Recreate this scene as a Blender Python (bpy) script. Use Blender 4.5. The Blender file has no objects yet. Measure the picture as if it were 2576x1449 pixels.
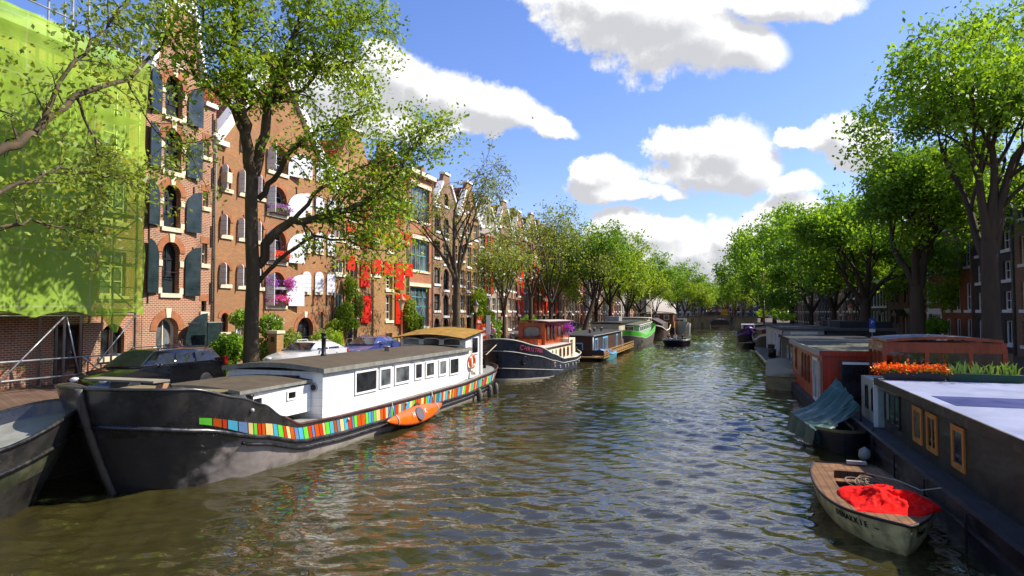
import bpy, math, random
import numpy as np
from mathutils import Vector, Matrix, geometry
R=math.radians
S=bpy.context.scene
# ---------------------------------------------------------------- camera
PH=4.5; FPX=1600.; TILT=math.atan(60.5/FPX); K=.326; NN=1/math.hypot(1,K); ROT=-math.atan(K)
cd=bpy.data.cameras.new('camera'); cam=bpy.data.objects.new('camera',cd); S.collection.objects.link(cam)
cd.sensor_width=36; cd.lens=FPX/2576*36; cd.clip_start=.1; cd.clip_end=6000
cam.location=(0,0,PH); cam.rotation_euler=(R(90)+TILT,0,0); S.camera=cam
# canal frame: a = metres across the canal (left negative), u = metres along it, z up from the water
NX_,NY_=NN,-K*NN; DX_,DY_=K*NN,NN
def P(a,u,z=0): return Vector((NX_*a+DX_*u, NY_*a+DY_*u, z))
def ray(px,py):
    x,y,z=(px-1288)/FPX,1,(724.5-py)/FPX
    return x,y*math.cos(TILT)-z*math.sin(TILT),y*math.sin(TILT)+z*math.cos(TILT)
def fa(px,py,a):
    r=ray(px,py); t=a/(NX_*r[0]+NY_*r[1]); return t*(DX_*r[0]+DY_*r[1]), PH+t*r[2]
def U(px,a): return fa(px,785,a)[0]
def Z(px,py,a): return fa(px,py,a)[1]
def G(px,py,z=0):
    r=ray(px,py); t=(z-PH)/r[2]; return t*(NX_*r[0]+NY_*r[1]), t*(DX_*r[0]+DY_*r[1])
# ---------------------------------------------------------------- light
SE=R(45); hb=.42; ha=math.sqrt(1-hb*hb)
sd=Vector((NX_*ha+DX_*hb, NY_*ha+DY_*hb,0))*math.cos(SE)+Vector((0,0,math.sin(SE)))
sl=bpy.data.lights.new('sun','SUN'); sl.energy=4.8; sl.angle=R(.53); sl.color=(1,.93,.82)
so=bpy.data.objects.new('sun',sl); S.collection.objects.link(so); so.rotation_euler=sd.to_track_quat('Z','Y').to_euler()
S.view_settings.view_transform='Standard'; S.view_settings.look='None'; S.view_settings.gamma=1; S.view_settings.exposure=0.74
try: S.view_settings.use_curve_mapping=False
except Exception: pass
def lin(c):
    c/=255.; return c/12.92 if c<=.04045 else ((c+.055)/1.055)**2.4
def C(r,g,b,k=1.): return (lin(r)*k,lin(g)*k,lin(b)*k,1)
W=bpy.data.worlds.new("World"); S.world=W; W.use_nodes=True
nt=W.node_tree; nt.nodes.clear()
class NT:
    def __init__(s,t): s.t=t
    def n(s,ty,**k):
        o=s.t.nodes.new(ty)
        for a,b in k.items():
            if a.startswith('i_'): o.inputs[a[2:].replace('_',' ')].default_value=b
            else: setattr(o,a,b)
        return o
    def l(s,a,b): s.t.links.new(a,b)
    def m(s,op,a,b=None,c=None,clamp=False):
        o=s.t.nodes.new('ShaderNodeMath'); o.operation=op; o.use_clamp=clamp
        for i,x in enumerate((a,b,c)):
            if x is None: continue
            if isinstance(x,(int,float)): o.inputs[i].default_value=x
            else: s.t.links.new(x,o.inputs[i])
        return o.outputs[0]
    def mr(s,v,a,b,c=0,d=1,ty='SMOOTHSTEP'):
        o=s.t.nodes.new('ShaderNodeMapRange'); o.interpolation_type=ty
        s.t.links.new(v,o.inputs[0])
        for i,x in zip((1,2,3,4),(a,b,c,d)): o.inputs[i].default_value=x
        return o.outputs[0]
    def mix(s,f,a,b,bl='MIX'):
        o=s.t.nodes.new('ShaderNodeMix'); o.data_type='RGBA'; o.blend_type=bl
        for i,x in ((0,f),(6,a),(7,b)):
            if hasattr(x,'links'): s.t.links.new(x,o.inputs[i])
            elif i==0: o.inputs[0].default_value=x
            else: o.inputs[i].default_value=x
        return o.outputs[2]
# cloud density as a function of sky direction
gt=bpy.data.node_groups.new('cloud_field','ShaderNodeTree')
gt.interface.new_socket('Vector',in_out='INPUT',socket_type='NodeSocketVector')
gt.interface.new_socket('Value',in_out='OUTPUT',socket_type='NodeSocketFloat')
g=NT(gt); gi=g.n('NodeGroupInput'); go=g.n('NodeGroupOutput')
no=g.n('ShaderNodeTexNoise',i_Scale=10.,i_Detail=14.,i_Roughness=.66); g.l(gi.outputs[0],no.inputs['Vector'])
wp=g.n('ShaderNodeTexNoise',i_Scale=5.,i_Detail=6.,i_Roughness=.6); g.l(gi.outputs[0],wp.inputs['Vector'])
w1=g.n('ShaderNodeVectorMath',operation='SUBTRACT'); g.l(wp.outputs['Color'],w1.inputs[0]); w1.inputs[1].default_value=(.5,.5,.5)
w2=g.n('ShaderNodeVectorMath',operation='MULTIPLY'); g.l(w1.outputs[0],w2.inputs[0]); w2.inputs[1].default_value=(.22,0,.13)
w3=g.n('ShaderNodeVectorMath',operation='ADD'); g.l(gi.outputs[0],w3.inputs[0]); g.l(w2.outputs[0],w3.inputs[1])
sx=g.n('ShaderNodeSeparateXYZ'); g.l(w3.outputs[0],sx.inputs[0])
BL=[(1540,5,210,80,0),(1700,95,200,85,0),(1850,115,110,65,0),(1930,0,240,45,0),(1640,40,200,90,0),
(990,165,100,60,10),(1120,205,140,48,22),(1270,250,150,46,20),(1390,300,85,30,25),(880,220,170,60,0),(960,300,210,50,0),(1200,290,120,30,10),(740,220,180,90,0),
(1670,372,65,52,0),(1800,372,125,66,0),(1860,410,100,60,0),(1760,430,160,50,0),(1985,462,70,24,0),
(1535,440,70,44,0),(1560,478,115,26,0),(1660,488,40,20,0),(2095,340,85,45,0),(2020,358,90,22,0),(2160,360,80,50,0),
(1575,580,85,52,0),(1660,602,95,46,0),(1805,605,90,50,0),(1750,650,190,60,0),(1905,590,80,60,0),(1985,525,75,46,0),(1860,690,230,70,0),(2010,600,100,90,0),(1600,665,160,50,0),
(2420,240,140,60,10),(2500,500,160,60,0),(60,120,150,60,0)]
acc=None
for cx,cy,rx,ry,ro in BL:
    X=(cx-1288)/FPX; Zc=(785-cy)/FPX; rx/=FPX; ry/=FPX; c,s_=math.cos(R(-ro)),math.sin(R(-ro))
    xx=g.m('SUBTRACT',sx.outputs[0],X); zz=g.m('SUBTRACT',sx.outputs[2],Zc)
    if ro:
        p=g.m('ADD',g.m('MULTIPLY',xx,c/rx),g.m('MULTIPLY',zz,s_/rx)); q=g.m('ADD',g.m('MULTIPLY',xx,-s_/ry),g.m('MULTIPLY',zz,c/ry))
    else: p=g.m('MULTIPLY',xx,1/rx); q=g.m('MULTIPLY',zz,1/ry)
    d=g.m('ADD',g.m('MULTIPLY',p,p),g.m('MULTIPLY',q,q)); v=g.m('SUBTRACT',1.,g.m('SQRT',d))
    acc=v if acc is None else g.m('SMOOTH_MAX',acc,v,.15)
acc=g.m('ADD',acc,g.m('MULTIPLY',g.m('SUBTRACT',no.outputs[0],.5),1.75))
g.l(acc,go.inputs[0])
w=NT(nt)
tc=w.n('ShaderNodeTexCoord'); sp=w.n('ShaderNodeSeparateXYZ'); w.l(tc.outputs['Generated'],sp.inputs[0])
yy=w.m('MAXIMUM',w.m('ABSOLUTE',sp.outputs[1]),.12)
cb=w.n('ShaderNodeCombineXYZ'); w.l(w.m('DIVIDE',sp.outputs[0],yy),cb.inputs[0]); w.l(w.m('DIVIDE',sp.outputs[2],yy),cb.inputs[2])
cb.inputs[1].default_value=.3
def fld(off):
    va=w.n('ShaderNodeVectorMath',operation='ADD'); w.l(cb.outputs[0],va.inputs[0]); va.inputs[1].default_value=off
    q=nt.nodes.new('ShaderNodeGroup'); q.node_tree=gt; w.l(va.outputs[0],q.inputs[0]); return q.outputs[0]
f1=fld((0,0,0)); f2=fld((.010,0,.028))
mask=w.mr(f1,-.24,.14)
shade=w.mr(w.m('SUBTRACT',f2,w.m('MULTIPLY',f1,.45)),-.25,.55)
ccol=w.mix(shade,(1.0,1.0,1.0,1),(.56,.57,.60,1))
sky=w.n('ShaderNodeTexSky',sky_type='NISHITA',sun_disc=False,sun_elevation=SE,sun_rotation=math.atan2(sd.x,sd.y),air_density=1.1,dust_density=.6,ozone_density=2.2)
hs=w.n('ShaderNodeHueSaturation',i_Saturation=1.12,i_Value=1.); w.l(sky.outputs[0],hs.inputs['Color'])
SKS=.115
tint=w.mix(1.,hs.outputs[0],(.88,.86,1.14,1),'MULTIPLY')
cl2=w.n('ShaderNodeVectorMath',operation='SCALE'); w.l(ccol,cl2.inputs[0]); cl2.inputs['Scale'].default_value=.70/SKS
fin=w.mix(mask,tint,cl2.outputs[0])
bg=w.n('ShaderNodeBackground',i_Strength=SKS); w.l(fin,bg.inputs[0]); wo=w.n('ShaderNodeOutputWorld'); w.l(bg.outputs[0],wo.inputs[0])
cy=S.cycles; cy.use_denoising=True; cy.max_bounces=7; cy.diffuse_bounces=3; cy.glossy_bounces=4; cy.transmission_bounces=5; cy.transparent_max_bounces=12; cy.caustics_reflective=False; cy.caustics_refractive=False
cy.sample_clamp_indirect=4; cy.use_adaptive_sampling=True; cy.adaptive_threshold=.012
W.cycles.sampling_method='MANUAL'; W.cycles.sample_map_resolution=512
# ---------------------------------------------------------------- materials
MATS={}
def mat(name,col,rough=.6,var=.18,sc=2.,bump=0,metal=0,spec=.4,col2=None,plank=None,axis=2,brick=None,stain=None,coat=0,streak=False,pw=.018,pb=0.3):
    if name in MATS: return MATS[name]
    m=bpy.data.materials.new(name); m.use_nodes=True; t=NT(m.node_tree); b=m.node_tree.nodes['Principled BSDF']
    b.inputs['Roughness'].default_value=rough; b.inputs['Metallic'].default_value=metal; b.inputs['Specular IOR Level'].default_value=spec
    if coat: b.inputs['Coat Weight'].default_value=coat; b.inputs['Coat Roughness'].default_value=.08
    tc=t.n('ShaderNodeTexCoord'); ob=tc.outputs['Object']
    n1=t.n('ShaderNodeTexNoise',i_Scale=sc,i_Detail=5.,i_Roughness=.65)
    if streak:
        mp=t.n('ShaderNodeMapping'); mp.inputs['Scale'].default_value=(1,1,.18); t.l(ob,mp.inputs[0]); t.l(mp.outputs[0],n1.inputs['Vector'])
    else: t.l(ob,n1.inputs['Vector'])
    c1=tuple(x*(1-var) for x in col[:3])+(1,); c2=tuple(min(1,x*(1+var)) for x in (col2 or col)[:3])+(1,)
    f=t.mr(n1.outputs[0],.32,.68)
    base=t.mix(f,c1,c2); h=n1.outputs[0]
    if brick:
        sp=t.n('ShaderNodeSeparateXYZ'); t.l(ob,sp.inputs[0]); cb=t.n('ShaderNodeCombineXYZ')
        t.l(t.m('ADD',sp.outputs[1],sp.outputs[0]),cb.inputs[0]); t.l(sp.outputs[2],cb.inputs[1])
        bt=t.n('ShaderNodeTexBrick',i_Scale=1.); bt.inputs['Brick Width'].default_value=brick[0]; bt.inputs['Row Height'].default_value=brick[1]; bt.inputs['Mortar Size'].default_value=brick[2]
        bt.inputs['Mortar Smooth'].default_value=.2; bt.inputs['Bias'].default_value=0
        t.l(cb.outputs[0],bt.inputs['Vector']); t.l(base,bt.inputs['Color1']); 
        dk=t.mix(.5,base,tuple(x*.45 for x in col[:3])+(1,)); t.l(dk,bt.inputs['Color2']); bt.inputs['Mortar'].default_value=brick[3]
        base=bt.outputs[0]
    if plank:
        sp=t.n('ShaderNodeSeparateXYZ'); t.l(ob,sp.inputs[0])
        fr=t.m('FRACT',t.m('MULTIPLY',sp.outputs[axis],1/plank)); ed=t.m('LESS_THAN',fr,pw/plank)
        fl=t.m('FLOOR',t.m('MULTIPLY',sp.outputs[axis],1/plank)); wn=t.n('ShaderNodeTexWhiteNoise',noise_dimensions='1D'); t.l(fl,wn.inputs['W'])
        base=t.mix(t.m('MULTIPLY',wn.outputs[0],.5),base,tuple(x*.72 for x in col[:3])+(1,))
        base=t.mix(t.m('MULTIPLY',ed,.8),base,tuple(x*pb for x in col[:3])+(1,)); 
    if stain:
        n2=t.n('ShaderNodeTexNoise',i_Scale=stain[1],i_Detail=6.,i_Roughness=.7); mp=t.n('ShaderNodeMapping'); mp.inputs['Scale'].default_value=(1,1,stain[3] if len(stain)>3 else .35); t.l(ob,mp.inputs[0]); t.l(mp.outputs[0],n2.inputs['Vector'])
        base=t.mix(t.m('MULTIPLY',t.mr(n2.outputs[0],.5,.68),stain[2]),base,stain[0])
    t.l(base,b.inputs['Base Color'])
    rr=t.mr(n1.outputs[0],.3,.7,max(0,rough-.12),min(1,rough+.12)); t.l(rr,b.inputs['Roughness'])
    if bump:
        n3=t.n('ShaderNodeTexNoise',i_Scale=sc*6,i_Detail=4.); t.l(ob,n3.inputs['Vector'])
        bp=t.n('ShaderNodeBump',i_Strength=bump,i_Distance=.02); t.l(n3.outputs[0],bp.inputs['Height']); t.l(bp.outputs[0],b.inputs['Normal'])
    MATS[name]=m; return m
def leafmat(name,c1,c2,tr=.35):
    m=bpy.data.materials.new(name); m.use_nodes=True; t=NT(m.node_tree); m.node_tree.nodes.clear()
    gm=t.n('ShaderNodeNewGeometry'); tc=t.n('ShaderNodeTexCoord'); n1=t.n('ShaderNodeTexNoise',i_Scale=.7,i_Detail=3.); t.l(tc.outputs['Object'],n1.inputs['Vector'])
    f=t.m('ADD',t.m('MULTIPLY',gm.outputs['Random Per Island'],.55),t.m('MULTIPLY',t.mr(n1.outputs[0],.35,.65),.45))
    co=t.mix(f,c1,c2); d=t.n('ShaderNodeBsdfDiffuse'); tl=t.n('ShaderNodeBsdfTranslucent'); t.l(co,d.inputs[0])
    tcol=t.mix(1.,co,(1.5,1.35,.7,1),'MULTIPLY'); t.l(tcol,tl.inputs[0])
    gl=t.n('ShaderNodeBsdfGlossy',i_Roughness=.5); gl.inputs[0].default_value=(.9,.95,1,1)
    a=t.n('ShaderNodeMixShader'); a.inputs[0].default_value=tr; t.l(d.outputs[0],a.inputs[1]); t.l(tl.outputs[0],a.inputs[2])
    b=t.n('ShaderNodeMixShader'); b.inputs[0].default_value=.02; t.l(a.outputs[0],b.inputs[1]); t.l(gl.outputs[0],b.inputs[2])
    o=t.n('ShaderNodeOutputMaterial'); t.l(b.outputs[0],o.inputs[0]); return m
def glassmat(name,col=(.02,.022,.025,1),rough=.06,var=.8,spec=.6):
    return mat(name,col,rough,var,.9,spec=spec)
# ---------------------------------------------------------------- mesh helpers
COL=S.collection
class MB:
    def __init__(s): s.v=[];s.f=[];s.m=[];s.sm=[]
    def add(s,vs,fs,mi=0,sm=False):
        o=len(s.v); s.v+= [tuple(x) for x in vs]
        for f in fs: s.f.append(tuple(i+o for i in f)); s.m.append(mi); s.sm.append(sm)
        return s
    def box(s,x0,x1,y0,y1,z0,z1,mi=0,M=None):
        vs=[Vector((x,y,z)) for z in(z0,z1) for y in(y0,y1) for x in(x0,x1)]
        if M is not None: vs=[M@q for q in vs]
        return s.add(vs,[(0,2,3,1),(4,5,7,6),(0,1,5,4),(2,6,7,3),(0,4,6,2),(1,3,7,5)],mi)
    def bar(s,p,q,w,h=None,mi=0):   # square bar between two points
        p=Vector(p);q=Vector(q);d=(q-p); L=d.length; h=h or w
        if L<1e-6: return s
        M=Matrix.Translation(p)@d.to_track_quat('X','Z').to_matrix().to_4x4()
        return s.box(0,L,-w/2,w/2,-h/2,h/2,mi,M)
    def prism(s,poly,fn,d0,d1,mi=0,sm=False): # poly 2d extruded; fn(p,q,d)->xyz
        n=len(poly); vs=[fn(p,q,d0) for p,q in poly]+[fn(p,q,d1) for p,q in poly]
        tr=geometry.tessellate_polygon([[Vector((p,q,0)) for p,q in poly]])
        fs=[tuple(t) for t in tr]+[tuple(i+n for i in reversed(t)) for t in tr]
        s.add(vs,fs,mi)
        return s.add(vs,[(i,(i+1)%n,(i+1)%n+n,i+n) for i in range(n)],mi,sm)
    def tube(s,pts,rad,seg=8,mi=0,sm=True,cap=True):
        pts=[Vector(p) for p in pts]; n=len(pts)
        if not hasattr(rad,'__len__'): rad=[rad]*n
        rings=[];up=Vector((0,0,1))
        t0=(pts[1]-pts[0]).normalized(); 
        if abs(t0.z)>.95: up=Vector((1,0,0))
        b=t0.cross(up).normalized()
        for i,p in enumerate(pts):
            t=(pts[min(i+1,n-1)]-pts[max(i-1,0)]).normalized(); b=(b-t*b.dot(t)); 
            b=b.normalized() if b.length>1e-5 else t.orthogonal().normalized()
            c=t.cross(b); rings.append([p+(b*math.cos(2*math.pi*k/seg)+c*math.sin(2*math.pi*k/seg))*rad[i] for k in range(seg)])
        return s.loft(rings,True,cap,mi,sm)
    def loft(s,rings,closed=True,cap=True,mi=0,sm=True,mif=None):
        m=len(rings[0]); vs=[v for r in rings for v in r]; o=len(s.v); s.v+=[tuple(x) for x in vs]
        for i in range(len(rings)-1):
            for j in range(m if closed else m-1):
                k=(j+1)%m; s.f.append((o+i*m+j,o+i*m+k,o+(i+1)*m+k,o+(i+1)*m+j)); s.m.append(mif(i,j) if mif else mi); s.sm.append(sm)
        if cap and closed:
            s.f.append(tuple(o+j for j in reversed(range(m)))); s.m.append(mi); s.sm.append(False)
            s.f.append(tuple(o+(len(rings)-1)*m+j for j in range(m))); s.m.append(mi); s.sm.append(False)
        return s
    def lathe(s,prof,o=(0,0,0),seg=12,mi=0,sm=True,M=None):
        rings=[[Vector((o[0]+r*math.cos(2*math.pi*k/seg),o[1]+r*math.sin(2*math.pi*k/seg),o[2]+z)) for k in range(seg)] for r,z in prof]
        if M is not None: rings=[[M@v for v in r] for r in rings]
        return s.loft(rings,True,True,mi,sm)
    def disc(s,c,r,axis,th=.03,seg=16,mi=0,ry=None):
        ax=Vector(axis).normalized(); b=ax.orthogonal().normalized(); 
        if abs(ax.z)<.9: b=ax.cross(Vector((0,0,1))).normalized()
        e=ax.cross(b); c=Vector(c); ry=ry or r
        rg=lambda o:[c+ax*o+b*math.cos(2*math.pi*k/seg)*r+e*math.sin(2*math.pi*k/seg)*ry for k in range(seg)]
        return s.loft([rg(-th/2),rg(th/2)],True,True,mi,False)
    def torus(s,c,r,rr,axis,seg=20,sg=8,mi=0,mif=None):
        ax=Vector(axis).normalized(); b=ax.orthogonal().normalized(); e=ax.cross(b); c=Vector(c); rings=[]
        for k in range(seg+1):
            a=2*math.pi*k/seg; d=b*math.cos(a)+e*math.sin(a)
            rings.append([c+d*r+(d*math.cos(2*math.pi*j/sg)+ax*math.sin(2*math.pi*j/sg))*rr for j in range(sg)])
        return s.loft(rings,True,False,mi,True,mif)
    def ball(s,c,r,mi=0,seg=10,n=6,jit=0,rnd=None):
        c=Vector(c); r=r if hasattr(r,'__len__') else (r,r,r); rings=[]
        for i in range(n+1):
            t=math.pi*i/n; z=-math.cos(t); q=max(.02,math.sin(t)); k2=1+(rnd.uniform(-jit,jit) if rnd else 0)
            rings.append([c+Vector((r[0]*q*math.cos(2*math.pi*k/seg),r[1]*q*math.sin(2*math.pi*k/seg),r[2]*z))*1*k2 if not jit else c+Vector((r[0]*q*math.cos(2*math.pi*k/seg),r[1]*q*math.sin(2*math.pi*k/seg),r[2]*z))*(1+rnd.uniform(-jit,jit)) for k in range(seg)])
        return s.loft(rings,True,True,mi,True)
    def grid(s,f,nu,nv,mi=0,sm=True,mif=None):
        rings=[[f(i/nu,j/nv) for j in range(nv+1)] for i in range(nu+1)]
        return s.loft(rings,False,False,mi,sm,mif)
    def build(s,name,mats,parent=None):
        me=bpy.data.meshes.new(name); me.from_pydata(s.v,[],s.f)
        if not isinstance(mats,(list,tuple)): mats=[mats]
        for x in mats: me.materials.append(x)
        me.polygons.foreach_set('material_index',s.m); me.polygons.foreach_set('use_smooth',s.sm); me.update()
        o=bpy.data.objects.new(name,me); COL.objects.link(o)
        if parent is not None: o.parent=parent
        return o
def tag(o,label,cat,group=None,kind=None):
    o['label']=label; o['category']=cat
    if group: o['group']=group
    return o
def struct(o,kind='structure'): o['kind']=kind; return o
def thing(name,label,cat,a,u,z=0,rot=0,group=None):
    o=bpy.data.objects.new(name,None); COL.objects.link(o); o.location=P(a,u,z); o.rotation_euler=(0,0,ROT+rot); o.empty_display_size=.3
    return tag(o,label,cat,group)
def ctree(o,parent=None):
    c=o.copy(); COL.objects.link(c); c.parent=parent
    for ch in list(o.children): ctree(ch,c)
    return c
def text(name,s,size,m,parent,M,depth=.006,bold=0,fit=None):
    cu=bpy.data.curves.new('t','FONT'); cu.body=s; cu.size=size; cu.extrude=depth; cu.align_x='CENTER'; cu.align_y='CENTER'; cu.offset=bold; cu.resolution_u=2
    o=bpy.data.objects.new('t',cu); COL.objects.link(o); dg=bpy.context.evaluated_depsgraph_get(); me=bpy.data.meshes.new_from_object(o.evaluated_get(dg))
    bpy.data.objects.remove(o); me.transform(M); me.name=name
    me.materials.clear(); me.materials.append(m); r=bpy.data.objects.new(name,me); COL.objects.link(r); r.parent=parent; return r
def basis(o,x,y):   # matrix with text x,y axes
    x=Vector(x).normalized(); y=Vector(y); y=(y-x*y.dot(x)).normalized(); zz=x.cross(y)
    return Matrix.Translation(Vector(o))@Matrix((x,y,zz)).transposed().to_4x4()
WHITE=mat('white_paint',(.78,.77,.73,1),.45,.06,1.5); CREAM=mat('cream_paint',C(236,226,196,.85),.5,.08,1.5)
DARK=mat('dark_metal',(.02,.02,.022,1),.45,.3,4); BLACK=mat('black_paint',(.012,.012,.013,1),.35,.3,4)
GLASS=glassmat('window_glass'); GLASSB=glassmat('window_glass_pale',(.10,.11,.11,1),.08,.7)
GREY=mat('grey_metal',(.35,.35,.34,1),.45,.15,3,metal=.3); PIPE=mat('pipe_paint',C(110,104,92),.5,.2,2)
STONE=mat('sand_stone',C(226,212,180,.85),.75,.14,2.5)
# ---------------------------------------------------------------- ground, canal, water
ZQ=1.7; AL,AR=-17.15,9.9; AFL,AFR=-24.7,18.1
m_pave=mat('street_clinker',C(120,92,74,.7),.8,.25,.6,brick=(.22,.08,.012,C(80,70,60,.6)))
m_quay=mat('quay_brick',C(112,84,56,.75),.85,.3,.8,brick=(.25,.09,.012,C(60,50,38,.7)),stain=(C(60,66,38,.5),.8,.7,1))
m_kerb=mat('kerb_stone',C(150,142,126,.8),.8,.15,1.5)
MX=MB()
def sheet(a0,a1,u0,u1,z,mb,mi=0): mb.add([P(a0,u0,z),P(a1,u0,z),P(a1,u1,z),P(a0,u1,z)],[(0,1,2,3)],mi)
UB=192.0   # far bridge
gm_=MB(); sheet(-3000,AL-.35,-300,3500,ZQ,gm_); sheet(AR+.35,3000,-300,3500,ZQ,gm_); sheet(AL-.35,AR+.35,520,3500,ZQ,gm_)
struct(gm_.build('street',m_pave))
qm=MB()
for a0,a1,s in((AL-.35,AL,1),(AR,AR+.35,-1)):
    af=a1 if s>0 else a0
    qm.add([P(af,-60,-1),P(af,520,-1),P(af,520,ZQ-.1),P(af,-60,ZQ-.1)],[(0,1,2,3)] if s>0 else [(3,2,1,0)],0)
    M=Matrix.Rotation(ROT,4,'Z'); qm.box(a0-(.0 if s>0 else .05),a1+(.05 if s>0 else 0),-60,520,ZQ-.1,ZQ+.06,1,M)
struct(qm.build('quay_wall',[m_quay,m_kerb]))
wm=MB(); 
wm.add([P(AL-.1,-60,-.02),P(AR+.1,-60,-.02),P(AR+.1,4,-.02),P(AL-.1,4,-.02)],[(0,1,2,3)])
us=[4.]
while us[-1]<255: us.append(us[-1]*1.0058+.012)
us=np.array(us+[522.]); as_=np.linspace(AL-.1,AR+.1,380); AA_,UU_=np.meshgrid(as_,us); rw=np.random.RandomState(6); HW=np.zeros_like(AA_)
patch=.75+.35*np.sin(AA_*.31+UU_*.12+1.)*np.sin(UU_*.17-AA_*.22)
for k in range(64):
    lam=.20*(7.5)**rw.rand(); th=rw.normal(0,.62); kk=2*math.pi/lam; s_=.034*(1.1 if lam>.7 else .95)
    HW+=s_/kk*np.sin(kk*(math.sin(th)*AA_+math.cos(th)*UU_)+rw.rand()*6.28)
HW*=patch*np.clip((240-UU_)/40,0.05,1)
Xw=NX_*AA_+DX_*UU_; Yw=NY_*AA_+DY_*UU_; o_=len(wm.v); wm.v+=np.stack([Xw,Yw,HW],-1).reshape(-1,3).tolist(); nc=len(as_); nr=len(us)
ii=(np.arange(nr-1)[:,None]*nc+np.arange(nc-1)[None,:]).ravel()+o_; wm.f+=np.stack([ii,ii+1,ii+1+nc,ii+nc],1).tolist(); wm.m+=[0]*len(ii); wm.sm+=[True]*len(ii)
m=bpy.data.materials.new('canal_water'); m.use_nodes=True; t=NT(m.node_tree); b=m.node_tree.nodes['Principled BSDF']
tc=t.n('ShaderNodeTexCoord'); ob=tc.outputs['Object']
mp=t.n('ShaderNodeMapping'); mp.inputs['Rotation'].default_value=(0,0,R(12)); mp.inputs['Scale'].default_value=(.62,1.25,1); t.l(ob,mp.inputs[0])
def nz(sc,det,ro=.55,dist=0.):
    q=t.n('ShaderNodeTexNoise',i_Scale=sc,i_Detail=det,i_Roughness=ro,i_Distortion=dist); t.l(mp.outputs[0],q.inputs['Vector']); return q.outputs[0]
h1=nz(.5,1.5,.5,.5); h2=nz(1.9,1.6,.5,.9); h3=nz(6.,2.,.5,.5)
sa=nz(.12,2.)  # calm / rough patches
amp=t.mr(sa,.35,.65,.55,1.25)
hh=t.m('ADD',t.m('ADD',t.m('MULTIPLY',h1,.02),t.m('MULTIPLY',t.m('MULTIPLY',h2,.03),amp)),t.m('MULTIPLY',t.m('MULTIPLY',h3,.012),amp))
bp=t.n('ShaderNodeBump',i_Strength=.8,i_Distance=1.0); t.l(hh,bp.inputs['Height']); t.l(bp.outputs[0],b.inputs['Normal'])
n5=t.n('ShaderNodeTexNoise',i_Scale=.15,i_Detail=3.); t.l(ob,n5.inputs['Vector'])
t.l(t.mix(n5.outputs[0],(.028,.024,.007,1),(.042,.036,.010,1)),b.inputs['Base Color'])
b.inputs['Roughness'].default_value=.03; b.inputs['IOR'].default_value=1.6; b.inputs['Specular IOR Level'].default_value=.65
struct(wm.build('water',m))
# ---------------------------------------------------------------- houses
def archpoly(y0,y1,z0,z1,n=10,rise=None):
    rr=rise if rise is not None else min((y1-y0)/2,(z1-z0)*.6); c=(y0+y1)/2; hw=(y1-y0)/2; zs=z1-rr
    return [(y0,z0),(y1,z0)]+[(c+hw*math.cos(math.pi*k/n),zs+rr*math.sin(math.pi*k/n)) for k in range(n+1)]
def rectpoly(y0,y1,z0,z1): return [(y0,z0),(y1,z0),(y1,z1),(y0,z1)]
def xyz(p,q,d): return Vector((d,p,q))
def inset(poly,k):
    ys=[p[0] for p in poly]; zs=[p[1] for p in poly]; cy_=(min(ys)+max(ys))/2; cz=(min(zs)+max(zs))/2
    fy=1-2*k/(max(ys)-min(ys)); fz=1-2*k/(max(zs)-min(zs)); return [(cy_+(y-cy_)*fy,cz+(z-cz)*fz) for y,z in poly]
def ringframe(mb,poly,k,x0,x1,mi=0):   # flat frame strip following an outline
    q=inset(poly,k); n=len(poly)
    for A,B,d in((poly,q,x1),):
        mb.add([xyz(y,z,x1) for y,z in poly]+[xyz(y,z,x1) for y,z in q]+[xyz(y,z,x0) for y,z in q]+[xyz(y,z,x0) for y,z in poly],
          [(i,(i+1)%n,(i+1)%n+n,i+n) for i in range(n)]+[(i+n,(i+1)%n+n,(i+1)%n+2*n,i+2*n) for i in range(n)]+[(i+3*n,(i+1)%n+3*n,(i+1)%n,i) for i in range(n)],mi)
def window(root,poly,rv,fr,gl,nx=1,nz=1,k=.07,sill=None,panel=0,door=False,name=None):
    mb=MB(); ys=[p[0] for p in poly]; zs=[p[1] for p in poly]; y0,y1,z0,z1=min(ys),max(ys),min(zs),max(zs)
    ringframe(mb,poly,k,-rv-.02,-rv+.06)
    for i in range(1,nx+1 if nx>1 else 1):
        if i<nx: y=y0+(y1-y0)*i/nx; mb.box(-rv,-rv+.045,y-.025,y+.025,z0+k,z1-k*1.2)
    for i in range(1,nz): z=z0+(z1-z0)*i/nz; mb.box(-rv,-rv+.04,y0+k,y1-k,z-.025,z+.025)
    if panel: mb.box(-rv,-rv+.05,y0+k,y1-k,z0+k,z0+(z1-z0)*panel)
    w_=mb.build(name or ('door' if door else 'window'),fr,root)
    pn=MB(); q=inset(poly,k*.6); pn.prism(q,xyz,-rv-.015,-rv-.005); pn.build('pane',gl,w_)
    if sill:
        s_=MB(); s_.box(-rv*.5,.09,y0-.12,y1+.12,z0-.20,z0+.004); s_.build('sill',sill,w_)
    return w_
def shutter(root,yh,dr,wd,z0,z1,ang,m,arch=0,off=.04,full=False):
    # leaf hinged at y=yh, extending to dr*y at angle ang off the wall; arch: rise of the curved top, full = round both sides
    c,s=math.cos(R(ang)),math.sin(R(ang)); n=8
    if full: poly=archpoly(0,wd,z0,z1,10,arch)
    elif arch>0: poly=[(0,z0),(wd,z0),(wd,z1)]+[(wd-wd*math.sin(math.pi/2*k/n),z1-arch+arch*math.cos(math.pi/2*k/n)) for k in range(1,n+1)]
    else: poly=rectpoly(0,wd,z0,z1)
    fn=lambda p,q,d: Vector((off+s*p+c*d, yh+dr*(c*p-s*d), q))
    mb=MB(); mb.prism(poly,fn,0,.05); return mb.build('shutter',m,root)
def anchors(root,lst):
    for y,z0,z1 in lst: q=MB(); q.box(.015,.05,y-.025,y+.025,z0,z1); q.build('wall_anchor',DARK,root)
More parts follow.
